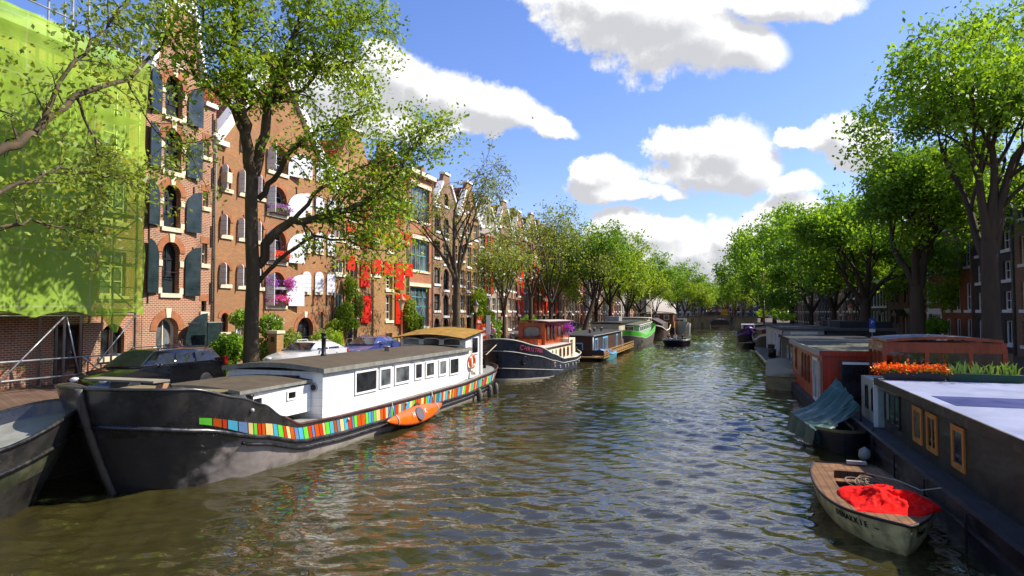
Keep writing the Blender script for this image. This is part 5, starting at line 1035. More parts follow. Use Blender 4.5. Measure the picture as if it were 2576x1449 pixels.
# ---------------------------------------------------------------- right foreground boats
gh=thing('houseboat','dark green houseboat with a pale flat roof and orange framed windows, right foreground','houseboat',0,0,0); gh.location=P(4.45,7.5,0)
DGH=mat('dark_green_boards',C(58,60,50,.65),.45,.2,1.5,coat=.15,stain=(C(34,30,34,.6),.7,.5,1)); BSTEEL=mat('black_steel_hull',C(38,34,40,.6),.4,.3,1.2,bump=.15,stain=(C(84,74,84,.5),1.5,.4,.4))
mb=MB(); L_=22.0
for x0,x1,z0,z1,mi in((0,4.9,-.4,.55,0),(-.05,.0,.30,.38,0)): mb.box(x0,x1,0,L_,z0,z1,mi)
mb.box(-.03,.10,0,L_,.553,.74,0); mb.build('hull',BSTEEL,gh); part('side_deck',mat('worn_dark_deck',C(70,68,66,.6),.75,.25,2,stain=(C(120,116,104,.6),2,.4,1)),gh,(.103,.75,0,L_,.553,.60))
for y in np.arange(1.5,L_,2.6): mb=MB(); mb.box(-.09,-.055,y,y+.06,-.2,.7); mb.build('hull_rib',BSTEEL,gh)
part('cabin',DGH,gh,(.75,4.7,.5,16.7,.6,2.16))
mb=MB(); mb.box(.55,4.9,.3,16.9,2.163,2.26); mb.build('roof',mat('pale_blue_roof_sheet',C(176,184,214,.55),.6,.08,.8,stain=(C(150,160,200,.8),.5,.6,1)),gh)
mb=MB(); mb.box(.50,.546,.25,16.95,2.05,2.285); mb.box(.546,4.9,16.905,16.95,2.05,2.285); mb.build('roof_edge',mat('mossy_fascia',C(84,78,58,.65),.8,.35,3,stain=(C(140,130,100,.6),3,.5,1)),gh)
part('roof_stripe',mat('navy_sheet',C(60,70,130,.7),.5,.1,1),gh,(.9,4.9,10.3,12.2,2.263,2.268))
OFR=mat('orange_window_paint',C(206,140,66,.8),.45,.15,3,streak=True)
yh=lambda u:u-7.5
winM(gh,MXn(.745,yh(20.35),1.38),.85,1.0,OFR,mat('blind_glass',C(120,110,90,.7),.3,.2,3,plank=.07,pb=.35),.13,1); winM(gh,MXn(.745,yh(19.1),1.38),.85,1.0,OFR,GLASS,.13,2); winM(gh,MXn(.745,yh(17.2),1.38),.85,1.0,OFR,GLASS,.13,1)
winM(gh,MXn(.745,yh(23.1),1.42),1.9,1.05,DKF,glassmat('greenish_glass',C(90,110,80,.5),.05,.8),.09,3)
mb=MB(); mb.box(.60,.74,yh(22.0),yh(24.2),1.98,2.04); mb.build('window_hood',GREY,gh)
part('end_cabin',mat('pale_grey_green_paint',C(176,188,176,.75),.5,.1,1.5),gh,(.62,4.7,16.96,19.6,.6,2.12)); 
for y in(17.6,18.6): winM(gh,MXn(.612,y,1.45),.36,.85,BLACK,GLASS,.05,arch=True)
mb=MB(); mb.box(.5,.62,16.98,17.06,.6,2.1); mb.build('corner_post',WHITE,gh)
for x,y,s_ in((.3,15.2,.22),(.45,14.1,.3),(.35,12.3,.25),(.4,10.4,.2)): pass
# wheelhouse of that boat
W0=19.1; WX0,WX1=1.25,5.1; WZ0,WZ1=1.3,3.45
wr=thing('wheelhouse','varnished red brown wheelhouse with big front windows behind the orange flower planter','wheelhouse',4.45,7.5+W0,0)
MAH=mat('mahogany',C(150,60,26,.8),.3,.22,3,coat=.4,streak=True,stain=(C(80,30,14,.6),2,.5,.3))
D_=2.2; mb=MB()
for x in(WX0,WX0+1.35,WX0+2.7,WX1-.12): mb.box(x,x+.14,0,.1,WZ0,WZ1-.25)
mb.box(WX0,WX1,-.01,.11,WZ1-.42,WZ1-.05); mb.box(WX0,WX1,0,.1,WZ0-.6,WZ0+.68); mb.build('front_frame',MAH,wr)
mb=MB()
for y in(.14,.8,1.45,D_): mb.box(WX0,WX0+.1,y,y+.14,WZ0+.5,WZ1-.25)
mb.box(WX0,WX0+.1,.12,D_+.14,WZ1-.4,WZ1-.06); mb.box(WX0,WX0+.1,.12,D_+.14,WZ0-.6,WZ0+.6); mb.build('side_frame',MAH,wr)
mb=MB(); mb.box(WX0+.12,WX1,D_,D_+.1,WZ0-.6,WZ0+.55); mb.box(WX0+.12,WX1,D_,D_+.1,WZ1-.4,WZ1-.06)
for x in(WX0+1.3,WX0+2.6): mb.box(x,x+.12,D_,D_+.1,WZ0+.55,WZ1-.4)
mb.build('rear_frame',MAH,wr)
cambered(wr,WX0-.05,WX1,-.05,D_+.1,WZ1+.06,.12,.1,mat('grey_violet_roof',C(120,122,140,.75),.5,.15,2,stain=(C(196,190,150,.7),.8,.5,1)),MAH,over=.15)
gl=bpy.data.materials.new('clear_glass'); gl.use_nodes=True; t=NT(gl.node_tree); gl.node_tree.nodes.clear(); tr=t.n('ShaderNodeBsdfTransparent'); tr.inputs[0].default_value=(.82,.85,.8,1); g2=t.n('ShaderNodeBsdfGlossy',i_Roughness=.03); fz=t.n('ShaderNodeFresnel',i_IOR=1.6); mx=t.n('ShaderNodeMixShader'); t.l(fz.outputs[0],mx.inputs[0]); t.l(tr.outputs[0],mx.inputs[1]); t.l(g2.outputs[0],mx.inputs[2]); o=t.n('ShaderNodeOutputMaterial'); t.l(mx.outputs[0],o.inputs[0])
for x in(WX0+.14,WX0+1.49,WX0+2.84): mb=MB(); mb.box(x,x+1.2,.04,.05,WZ0+.65,WZ1-.4); mb.build('pane',gl,wr)
part('cupboard',mat('sage_cupboard',C(130,134,112,.7),.6,.15,2),wr,(WX0+.8,WX0+2.2,1.5,2.1,.8,2.95)); part('table',mat('ochre_table',C(150,120,60,.7),.5,.2,2),wr,(WX0+1.5,WX0+2.6,.9,1.4,1.2,2.25)); mb=MB(); mb.lathe([(.03,.0),(.25,-.02),(.28,-.2),(.2,-.22)],(WX0+2.0,1.0,3.2),14); mb.build('lamp_shade',CREAM,wr)
pl_=thing('planter','long black planter full of orange flowers on the roof edge before the wheelhouse','planter',4.45,7.5,2.27)
mb=MB(); mb.prism([(-.14,0),(.14,0),(.17,.28),(-.17,.28)],lambda p,q,d:Vector((d,16.6+p,q)),.75,2.45); mb.build('trough',BLACK,pl_)
pt=[(x,16.6,.36) for x in np.linspace(.6,2.5,16)]; flowers('bloom',pt,1500,(.1,.13,.08),ORP,mat('yellow_petals',C(240,170,40,.9)),pl_,3,.05); leafmesh('foliage',np.array([(random.Random(i).uniform(.6,2.6),16.6+random.Random(i+9).uniform(-.2,.2),.26+random.Random(i+5).uniform(-.05,.1)) for i in range(400)]),.05,[LVG],pl_,np.random.RandomState(3))
p2=thing('planter','green rimmed planter with upright strap leaves right of the orange flowers','planter',4.45,7.5,2.27); mb=MB(); mb.prism([(-.14,0),(.14,0),(.17,.24),(-.17,.24)],lambda p,q,d:Vector((d,16.6+p,q)),2.55,4.6); mb.build('trough',mat('dark_green_trough',C(40,80,60,.6)),p2)
mb=MB(); rd=random.Random(8)
for k in range(46):
    x=rd.uniform(2.6,4.5); y=16.6+rd.uniform(-.1,.1); lx=rd.uniform(-.25,.25); h_=rd.uniform(.25,.5); b_=Vector((x,y,.2)); m_=b_+Vector((lx*.4,0,h_*.7)); e=b_+Vector((lx,rd.uniform(-.1,.1),h_)); s_=Vector((.025,0,0)); mb.add([b_-s_,b_+s_,m_+s_,m_-s_,e],[(0,1,2,3),(3,2,4)])
mb.build('foliage',leafmat('strap_leaves',C(110,150,30,.8),C(170,200,90,.8),.3),p2)
# ---- green tarpaulin boat
tb_,H11=smallboat('covered_boat','old wooden boat under a sagging green tarpaulin pulled up to a peak','boat',3.6,22.6,R(-8),6.2,2.0,[(0,.8),(.3,.62),(1,.7)],mat('old_black_clinker',C(64,60,60,.6),.6,.3,2,plank=.14,bump=.3),mat('tan_gunwale',C(150,134,90,.7)),rake=.35,bw=.5,bd=.45,square=False)
tb_.location=P(3.65,22.3,0)
GTP=mat('green_tarpaulin',C(50,96,80,.65),.5,.25,1.2,bump=.5,spec=.6,stain=(C(140,168,160,.7),1.6,.5,1)); mb=MB(); rd=random.Random(5)
iR=Matrix.Rotation(-ROT-R(-8),4,'Z')@Matrix.Translation(-P(3.65,22.3,0)); Lp=lambda a,u,z: iR@P(a,u,z)
A0,B0,C0,D0=Lp(2.45,25.9,.80),Lp(4.25,27.3,1.98),Lp(4.75,25.6,1.12),Lp(2.95,23.1,.62)
def tarp(s,v):
    p=(A0*(1-s)+B0*s)*(1-v)+(D0*(1-s)+C0*s)*v; sag=-.32*math.sin(math.pi*s)*(1-.3*v); f=(.03*math.sin(v*26+s*3)+.05*noise.noise(Vector((s*3,v*14,0)))+.03*noise.noise(Vector((s*5,v*34,3))))*(.35+s)+.03*noise.noise(Vector((s*9,v*9,7))); return p+Vector((0,0,sag+f))
mb.grid(tarp,40,90,0,True)
def skirt(s,v): # hanging front-left edge
    p=tarp(0,s); q=p+Vector((-.12-.05*math.sin(s*17),.0,-(p.z-.12))); return p*(1-v)+q*v+Vector((.05*math.sin(s*23)*v,.04*math.sin(s*15)*v,0))
mb.grid(skirt,30,8,0,True)
def sk2(s,v):
    p=tarp(s*.45,1); q=p+Vector((.05,-.12,-(p.z-.18)*(1-s))); return p*(1-v)+q*v+Vector((.03*math.sin(s*19)*v,0,0))
mb.grid(sk2,16,6,0,True); mb.build('tarpaulin',GTP,tb_)
mb=MB(); mb.tube([Lp(4.25,27.3,.3),Lp(4.25,27.3,1.96)],.03,6); mb.tube([Lp(4.75,25.6,.4),Lp(4.75,25.6,1.1)],.03,6); mb.build('tarp_pole',DARK,tb_)
mb=MB(); mb.bar(Lp(2.1,25.2,.08),Lp(2.75,22.9,.05),.12,.06); tag(mb.build('floating_plank',DECKW),'pale plank floating beside the green tarpaulin boat','plank')
mb=MB(); mb.lathe([(.02,.3),(.16,.2),(.18,0),(.1,-.1)],P(4.15,21.9,.1),10); tag(mb.build('boat_fender',mat('white_fender',C(170,166,150,.7),.6,.2,3)),'dirty white fender floating between the tarpaulin boat and the dark houseboat','fender')
# ---- open boat with red tarpaulin, gunwale from its outline
ZG=.52; px_=[(2049,1163),(2041,1188),(2061,1233),(2114,1275),(2187,1306),(2288,1338),(2322,1320),(2347,1288),(2340,1262),(2288,1233),(2211,1181),(2176,1172)]
ga=[G(x,y,ZG) for x,y in px_]; ca=sum(p[0] for p in ga)/len(ga); cu_=sum(p[1] for p in ga)/len(ga)
ob=thing('open_boat','old cream open wooden boat with DENAKKIE lettered on its bow and a red tarpaulin inside','boat',ca,cu_,0)
gl_=[Vector((a-ca,u-cu_,0)) for a,u in ga]
def crom(P4,t):
    p0,p1,p2_,p3=P4; return .5*((2*p1)+(-p0+p2_)*t+(2*p0-5*p1+4*p2_-p3)*t*t+(-p0+3*p1-3*p2_+p3)*t**3)
# left side stern->bow and right side bow->stern as smooth curves, corner kept at the bow and stern
def smooth(pts,n=6):
    o=[]; q=[pts[0]*2-pts[1]]+pts+[pts[-1]*2-pts[-2]]
    for i in range(len(pts)-1): o+=[crom(q[i:i+4],k/n) for k in range(n)]
    return o+[pts[-1]]
Ls=smooth(gl_[:6]); Rs=smooth(gl_[5:]); out=Ls+Rs[1:]; nL=len(Ls)-1; N=len(out)
zg=lambda i: ZG+.10*max(0,1-abs(i-nL)/14.)
def ringat(k,z): return [Vector((v.x*k,v.y*(.5+.5*k),z if z is not None else zg(i))) for i,v in enumerate(out)]
CRH=mat('flaking_cream_hull',C(206,188,128,.75),.6,.38,2.8,bump=.3,stain=(C(96,80,44,.55),2.4,.9,.8)); WD2=mat('boat_deck_planks',C(150,104,60,.6),.75,.5,1.6,plank=.17,axis=0,stain=(C(70,46,34,.5),1.5,.6,1),pw=.02,pb=.15)
mb=MB(); rg=[[Vector((v.x*k,v.y*k2,zz if zz is not None else zg(i))) for i,v in enumerate(out)] for k,k2,zz in((.72,.86,-.18),(.84,.92,.0),(.93,.965,.14),(.985,.99,.34),(1,1,None))]; mb.loft(rg,True,False,0,True); mb.build('hull',CRH,ob)
mb=MB(); mb.tube([v*1.012+Vector((0,0,zg(i))) for i,v in enumerate(out)]+[out[0]*1.012+Vector((0,0,zg(0)))],.032,6); mb.build('gunwale',mat('dark_gunwale',C(56,40,32,.6),.6,.3,3),ob)
mb=MB(); A_=[Vector((v.x,v.y,zg(i)+.005)) for i,v in enumerate(out)]; cb=Vector((-.03,.55,0)); I_=[]
for v in out: 
    d=v-cb; q=cb+Vector((max(-.62,min(.62,d.x*.56)),max(-1.35,min(1.35,d.y*.62)),0)); I_.append(Vector((q.x,q.y,ZG+.012)))
mb.loft([A_,I_],True,False,0,False); mb.loft([I_,[v-Vector((0,0,.4)) for v in I_]],True,False,0,False); mb.build('side_deck',WD2,ob)
mb=MB(); tr=geometry.tessellate_polygon([[Vector((v.x,v.y,0)) for v in I_]]); mb.add([v-Vector((0,0,.36)) for v in I_],[tuple(x) for x in tr]); mb.build('floor',mat('dark_bilge',C(40,32,26,.6),.7,.4,3),ob)
part('seat',WD2,ob,(-.62,.60,1.25,1.55,.38,.42)); part('seat',WD2,ob,(-.62,.60,.25,.5,.30,.34))
part('stern_fitting',GREY,ob,(-.05,.4,2.58,2.7,.56,.64))
RTP=mat('red_tarpaulin',C(236,16,6,.9),.85,.15,1.5,bump=.4,spec=.15,stain=(C(150,10,6,.8),2,.4,1)); mb=MB()
def redt(s,v):
    x=-.80+1.72*s; y=-1.85+2.15*v+.5*(s-.5); e=math.sin(math.pi*min(1,max(0,s)))**.6*math.sin(math.pi*min(1,max(0,v)))**.55
    f_=noise.noise(Vector((x*2.2,y*2.2,0))); f2_=abs(noise.noise(Vector((x*5+3,y*5,1)))); f3_=abs(noise.noise(Vector((x*11,y*11+5,2)))); z=ZG+.02+.30*e*(.8+.5*f_)-.16*f2_*e-.07*f3_*e
    c_=(s-.5)*2; r_=(v-.5)*2; k_=1-.18*(c_*c_*r_*r_); return Vector((x*k_+.12*math.sin(v*5)+.12*v,y*k_+.1*math.sin(s*6),z))
mb.grid(redt,70,74,0,True); o=mb.build('red_tarpaulin',RTP); o.location=P(ca,cu_,0); o.rotation_euler=(0,0,ROT); tag(o,'crumpled bright red tarpaulin heaped in the bow of the cream open boat','tarpaulin')
mb=MB(); rd=random.Random(3); pts=[]
for k in range(90): a_=k*.42; pts.append(Vector((.15+(.28+.14*math.sin(k*.21))*math.cos(a_)+.12*math.sin(k*.13),.85+(.42+.12*math.cos(k*.17))*math.sin(a_),.50+.03*math.sin(k*.9)+.002*k*.3)))
mb.tube(pts,.014,5); o=mb.build('coiled_rope',mat('tan_rope',C(150,124,104,.7),.9,.2,20)); o.location=P(ca,cu_,0); o.rotation_euler=(0,0,ROT); tag(o,'loosely coiled tan rope lying in the stern of the cream open boat','rope')
mb=MB(); q=[P(ca+.2,cu_+1.6,ZG+.05),P(ca+.7,cu_+.9,ZG+.1),P(4.15,cu_+.2,.6),P(4.42,cu_-.2,.78)]; mb.tube(q,.014,5); tag(mb.build('mooring_rope',ROPE),'thin rope tying the cream open boat to the dark houseboat side','rope')
# lettering on the bow: both faces
for s_,words_,seg in((-1,'DENAKKIE ~',Ls),(1,'PAKS',Rs)):
    pts=seg[::-1] if s_<0 else seg   # from bow backwards
    dist=.62 if s_<0 else .35; sp=.118 if s_<0 else .12
    def at(d_):
        acc=0
        for p,q in zip(pts,pts[1:]):
            l_=(q-p).length
            if acc+l_>=d_: return p.lerp(q,(d_-acc)/l_),(q-p).normalized()
            acc+=l_
        return pts[-1],(pts[-1]-pts[-2]).normalized()
    n_=len(words_)
    for i,ch in enumerate(words_):
        if ch==' ': continue
        d_=(dist+sp*(n_-1-i)) if s_<0 else dist+sp*i
        p,tn=at(d_); xax=-tn if s_<0 else tn; nrm=Vector((xax.y,-xax.x,0)); base=p*.992+nrm*.012+Vector((0,0,.39)); M=basis(base,xax,Vector((0,0,1))+nrm*.25)
        text('lettering',ch,.17,BLACK,ob,M,.003,.002)
# ---------------------------------------------------------------- vehicles
TYRE=mat('tyre_rubber',(.015,.015,.016,1),.8,.2,5); CHR=mat('alloy',(.5,.5,.5,1),.3,.1,3,metal=.8); TAIL=mat('tail_lamp_red',C(180,20,20,.8),.25,.1,3,coat=.5); HEADL=mat('headlamp_glass',(.6,.62,.62,1),.1,.1,3)
CARG=mat('car_glass',(.012,.013,.016,1),.04,.3,2,spec=.9)
def car(label,a,u,col,L=4.8,H_=1.48,name='parked_car',wagon=True,Wd=.9):
    r=thing(name,label,'car',a,u,ZQ); m=mat('car_paint_'+str(len(MATS)),col,.16,.04,1,spec=.7,coat=1); hl=L/2; mb=MB()
    o=[(-hl+.03,.25),(-hl,.5),(-hl+.08,.68),(-hl+.35,.80),(-hl+1.3,.98),(hl-.12,1.02),(hl-.02,.85),(hl,.5),(hl-.05,.25)]
    wc=[(-hl+.95,.32),(hl-1.0,.32)]
    pl=[]
    for y,z in o: pl.append((y,z))
    for c_ in(wc[1][0],wc[0][0]): pl+=[(c_+.36*math.cos(t_),.27+.36*math.sin(t_)) for t_ in np.linspace(0,math.pi,9)]
    rings=[]
    for x,k in((-Wd,.965),(-Wd+.03,.99),(-Wd+.10,1.),(Wd-.10,1.),(Wd-.03,.99),(Wd,.965)):
        rings.append([Vector((x,y*(.975 if abs(x)>Wd-.05 else 1),.6+(z-.6)*k)) for y,z in pl])
    mb.loft(rings,True,False,0,True)
    for x,rg_ in((-1,rings[0]),(1,rings[-1])):
        tr=geometry.tessellate_polygon([[Vector((v.y,v.z,0)) for v in rg_]]); mb.add(rg_,[tuple(t_) for t_ in tr])
    y0,y1,yt0,yt1=-hl+1.25,hl-.15,-hl+2.0,(hl-.55 if wagon else hl-1.1)
    rr=[]
    for f,(zz,xx) in zip((0,.5,.85,1),((.97,Wd-.04),(1.2,Wd-.13),(H_-.07,Wd-.22),(H_,Wd-.32))):
        e=min(1,f*1.15); ya=lerp(y0,yt0,e)+(.1 if f==1 else 0); yb_=lerp(y1,yt1,e)-(.1 if f==1 else 0); rr.append([Vector(v) for v in((-xx,ya,zz),(-xx*.6,ya-.06,zz),(xx*.6,ya-.06,zz),(xx,ya,zz),(xx,yb_,zz),(-xx,yb_,zz))])
    mb.loft(rr,True,True,0,True); body=mb.build('body',m,r)
    def sg(s,f): # point on side glass
        zz=lerp(1.0,H_-.1,f); xx=lerp(Wd-.045,Wd-.215,f); return xx,zz
    for s_ in(-1,1):
        segs=[(y0+.45,y0+1.35),(y0+1.42,y0+2.2),(y0+2.28,yt1-.05)]
        for i,(p,q) in enumerate(segs):
            x0,z0=sg(0,.08); x1,z1=sg(0,.92); pt_=p+.38 if i==0 else p+.05; qt=q-.02 if i<2 else q-.12
            g_=MB(); vs=[Vector((s_*(x0+.012),p,z0)),Vector((s_*(x0+.012),q,z0)),Vector((s_*(x1+.012),qt,z1)),Vector((s_*(x1+.012),pt_,z1))]
            vs2=[v-Vector((s_*.02,0,0)) for v in vs]; g_.loft([vs,vs2],True,True,0,False); g_.build('side_window',CARG,r)
        for p in(y0+1.0,y0+1.95): hm=MB(); hm.box(s_*(Wd+.003) if s_>0 else -Wd-.03,s_*(Wd+.03) if s_>0 else -Wd-.003,p,p+.16,.82,.86); hm.build('door_handle',m,r)
        mm=MB(); mm.ball((s_*(Wd+.09),y0+.6,1.02),(.1,.06,.07),0,8,5); mm.build('wing_mirror',m,r)
        rl=MB(); rl.tube([(s_*(Wd-.3),yt0+.1,H_+.0),(s_*(Wd-.3),yt0+.2,H_+.05),(s_*(Wd-.3),yt1-.3,H_+.05),(s_*(Wd-.3),yt1-.2,H_)],.02,6); rl.build('roof_rail',m,r)
        hd=MB(); hd.ball((s_*(Wd-.28),-hl+.14,.66),(.2,.12,.09),0,10,6); hd.build('headlight',HEADL,r)
        tl_=MB(); tl_.box(s_*Wd-.1 if s_>0 else -Wd-.005,s_*Wd+.005 if s_>0 else -Wd+.1,hl-.16,hl+.004,.75,1.15 if wagon else .95); tl_.build('tail_light',TAIL,r)
    g_=MB(); a0=Vector((-Wd+.16,y0+.05,1.02)); w_=[Vector((-Wd+.14,y0+.07,1.0)),Vector((Wd-.14,y0+.07,1.0)),Vector((Wd-.3,yt0-.06,H_-.09)),Vector((-Wd+.3,yt0-.06,H_-.09))]; off=Vector((0,-.055,.03)); g_.loft([[v+off for v in w_],[v+off*.2 for v in w_]],True,True,0,False); g_.build('windscreen',CARG,r)
    g_=MB(); w_=[Vector((-Wd+.16,y1+.0,1.03)),Vector((Wd-.16,y1+.0,1.03)),Vector((Wd-.3,yt1+.02,H_-.1)),Vector((-Wd+.3,yt1+.02,H_-.1))]; off=Vector((0,.04,.01)); g_.loft([[v+off for v in w_],[v-off*.4 for v in w_]],True,True,0,False); g_.build('rear_window',CARG,r)
    for (c_,z_) in wc:
        for s_ in(-1,1):
            t_=MB(); M=Matrix.Translation((s_*(Wd-.12),c_,.32))@Matrix.Rotation(R(90),4,'Y'); t_.lathe([(.2,-.1),(.31,-.1),(.325,-.05),(.325,.05),(.31,.1),(.2,.1)],(0,0,0),20,M=M); wl=t_.build('wheel',TYRE,r); q_=MB(); q_.lathe([(.02,-.085),(.2,-.08),(.2,.08),(.02,.085)],(0,0,0),14,M=M); q_.build('rim',CHR,wl)
    return r
car('black estate car parked nose towards the camera beside the scaffold',-18.7,U(368,-18.7)+.35,(.003,.0035,.006,1),5.0,1.52,'parked_car')
car('silver white car whose roof shows above the striped barge cabin by the round bush',-18.9,U(775,-18.9),(.55,.56,.56,1),4.3,1.40,wagon=False)
car('blue car whose roof shows above the barge cabin in front of the red shutters',-18.9,U(930,-18.9),C(70,84,150,.7),4.4,1.42,wagon=False)
car('grey car parked beyond the bare tree on the left quay',-18.9,62,(.12,.12,.13,1),4.4,1.42,wagon=False)
car('dark car parked far along the left quay',-18.9,84,(.02,.02,.025,1),4.4,1.45)
# ---------------------------------------------------------------- street furniture
def lamp(label,a,u,h=3.4,m=None):
    r=thing('street_lamp',label,'street lamp',a,u,ZQ); m=m or LAMPM; mb=MB(); mb.lathe([(.16,0),(.16,.25),(.10,.32),(.09,.9),(.12,.95),(.06,1.0),(.05,h-.75),(.09,h-.7),(.05,h-.65)],(0,0,0),12); mb.tube([(-.28,0,h-.95),(.28,0,h-.95)],.02,6); mb.build('post',m,r)
    mb=MB(); mb.lathe([(.10,h-.62),(.22,h-.1),(.20,h-.098),(.09,h-.6)],(0,0,0),6,sm=False); mb.build('lantern',mat('frosted_lamp_glass',C(220,206,160,.8),.3,.05,2),r)
    mb=MB(); mb.lathe([(.30,h-.1),(.30,h-.06),(.12,h+.14),(.06,h+.2),(.03,h+.34),(.01,h+.36)],(0,0,0),12); mb.build('lamp_cap',m,r); return r
LAMPM=mat('terracotta_lamp_paint',C(190,100,56,.75),.5,.15,3); LAMPD=mat('dark_lamp_paint',C(60,54,44,.6),.5,.2,3)
lamp('terracotta painted street lamp in front of the tall red shutters',-17.5,U(1010,-17.5),3.55)
lamp('street lamp behind the navy barge bow left of the varnished wheelhouse',-17.5,U(1330,-17.5)-14,3.4,LAMPD); lamp('dark street lamp above the green topped ship',-17.3,96,3.4,LAMPD)
lamp('terracotta capped street lamp on the right quay by the dark trunk',11.0,U(2140,11.0),3.3); lamp('dark street lamp standing on the far bridge left of the arch',AA(1815,b0+1),b0+1,6.5,LAMPD)
def sign(label,a,u,pw,ph,top,m2,text_=None,z=ZQ,rot=0):
    r=thing('sign_post',label,'sign',a,u,z,rot); mb=MB(); mb.tube([(0,0,0),(0,0,top)],.035,8); mb.build('pole',GREY,r); mb=MB(); mb.box(-pw/2,pw/2,-.06,-.038,top-ph,top); p=mb.build('sign_board',m2,r); return r
WB=mat('sign_white',(.75,.78,.78,1),.4,.04,2); sg_=sign('tall white sign board on a thin pole by the white flowering bush',-17.2,U(1229,-17.2),.34,1.5,2.55,WB)
s2=sign('blue and white parking sign on a pole in front of the grey house',11.2,U(2193,11.2),.42,.75,2.3,mat('sign_blue',C(40,90,190,.8),.4,.05,2)); text('lettering','P',.36,WHITE,s2,basis((0,-.066,2.0),(1,0,0),(0,0,1)),.002); part('sign_plate',WB,s2,(-.2,.2,-.062,-.04,1.25,1.5))
# painted doors with lettering
gd=thing('warehouse_doors','orange red open warehouse doors lettered in white under the hanging vine','doors',-23.6,U(1196,-23.6),ZQ)
wd=U(1203,-23.6)-U(1187,-23.6); zt=Z(1200,793,-23.6)-ZQ
mb=MB(); n=8; rr_=1.1; mb.prism([(0,0),(wd,0),(wd,zt)]+[(wd-wd*math.sin(math.pi/2*k/n),zt-rr_+rr_*math.cos(math.pi/2*k/n)) for k in range(1,n+1)],xyz,0,.07); mb.build('door_leaf',OSHUT,gd)
text('lettering','VALK',.42,WHITE,gd,basis((.08,wd*.55,zt*.72),(0,1,0),(0,0,1)),.004,.01)
zt2=Z(1212,815,-23.6)-ZQ; w2_=U(1225,-23.6)-U(1204,-23.6); part('door_leaf',OSHUT,gd,(-.2,-.13,wd+.1,wd+.1+w2_,0,zt2)); 
for k,s_ in enumerate(('HEAD','DRAG')): text('lettering',s_,.40,WHITE,gd,basis((-.12,wd+.1+w2_*.42,zt2-.55-k*.6),(0,1,0),(0,0,1)),.004,.01)
mb=MB(); mb.box(.071,.1,.1,wd*.8,zt*.62,zt*.66); mb.build('hinge_strap',DARK,gd)
# dark green gate by house 1
gt=thing('plank_gate','tall dark green half arched plank door standing open beside the arched entrance','gate',AFL+.5,U(466,AFL+.5),ZQ)
w_=U(520,AFL+.5)-U(466,AFL+.5); hh_=Z(520,788,AFL+.5)-ZQ; mb=MB(); mb.prism([(0,0),(w_,0),(w_,hh_)]+[(w_-w_*math.sin(math.pi/2*k/8),hh_-1.3+1.3*math.cos(math.pi/2*k/8)) for k in range(1,9)],xyz,0,.08); mb.build('door_leaf',DGREEN,gt)
for z_ in(1.2,2.2): part('hinge_strap',DARK,gt,(.081,.11,.1,.7,z_,z_+.1))
g3=thing('plank_gate','lower dark green plank gate panel between the arched door and the round hedge','gate',AFL+1.2,U(521,AFL+1.2),ZQ); part('gate_panel',DGREEN,g3,(0,.08,0,U(553,AFL+1.2)-U(521,AFL+1.2),0,Z(535,812,AFL+1.2)-ZQ)); part('gate_cap',GREY,g3,(-.03,.11,-.03,U(553,AFL+1.2)-U(521,AFL+1.2)+.03,Z(535,812,AFL+1.2)-ZQ,Z(535,812,AFL+1.2)-ZQ+.05))
bp_=thing('brick_pillar','small brick pillar with a stone cap between the white flowering bush and the brown shrub','pillar',-20.6,U(695,-20.6),ZQ); mb=MB(); mb.box(-.25,.25,-.25,.25,0,1.75); mb.build('shaft',BR3,bp_); part('cap',STONE,bp_,(-.3,.3,-.3,.3,1.753,1.9)); part('number_plate',DARK,bp_,(-.1,.1,-.27,-.253,1.35,1.6))
# ---------------------------------------------------------------- bicycles
def bike(label,a,u,z,rot,grp):
    r=thing('bicycle',label,'bicycle',a,u,z,rot,grp)
    for y in(-.52,.52):
        mb=MB(); mb.torus((0,y,.34),.33,.022,(1,0,0),20,6); w_=mb.build('wheel',TYRE,r); s_=MB()
        for k in range(6): an=math.pi*k/6; s_.tube([(0,y-.32*math.cos(an),.34-.32*math.sin(an)),(0,y+.32*math.cos(an),.34+.32*math.sin(an))],.004,4)
        s_.build('spokes',GREY,w_)
    mb=MB()
    for p,q in(((0,-.52,.34),(0,-.42,.92)),((0,-.42,.8),(0,.12,.32)),((0,.12,.32),(0,.2,.85)),((0,-.42,.85),(0,.2,.8)),((0,.12,.32),(0,.52,.34)),((0,.52,.34),(0,.2,.78))): mb.tube([p,q],.018,6)
    mb.build('frame',DARK,r); mb=MB(); mb.tube([(-.28,-.25,1.0),(-.1,-.44,1.02),(.1,-.44,1.02),(.28,-.25,1.0)],.014,6); mb.tube([(0,-.42,.9),(0,-.44,1.02)],.016,6); mb.build('handlebar',GREY,r)
    mb=MB(); mb.ball((0,.23,.92),(.08,.14,.04),0,8,5); mb.build('saddle',BLACK,r); return r
bk=bike('bicycle leaning on the far bridge railing left of the yellow box',AL+2,b0+.6,hz(AL+2)+.2,R(90),'bicycles on the bridge left of the yellow box'); rd=random.Random(11)
for k in range(1,26):
    c=ctree(bk); a_=AL+2+k*.92
    if AA(1812,b0)<a_<AA(1832,b0): a_+=0
    if a_>AA(1822,b0): c['label']='bicycle leaning on the far bridge railing right of the yellow box'; c['group']='bicycles on the bridge right of the yellow box'
    c.location=P(a_,b0+.5+rd.uniform(0,.6),hz(a_)+.2); c.rotation_euler=(0,0,ROT+R(90)+rd.uniform(-.3,.3))
for i,(u_,lb) in enumerate(((47.5,'bicycle leaning beside the sign pole near the navy barge'),(52,'bicycle parked behind the varnished wheelhouse'),(66,'bicycle parked on the quay above the brown houseboat'),(90,'bicycle parked on the quay above the green ship'))):
    c=ctree(bk); c.location=P(-17.1,u_,ZQ+.0); c.rotation_euler=(0,0,ROT+rd.uniform(-.3,.3)); c['label']=lb; c['group']='bicycles on the left quay'
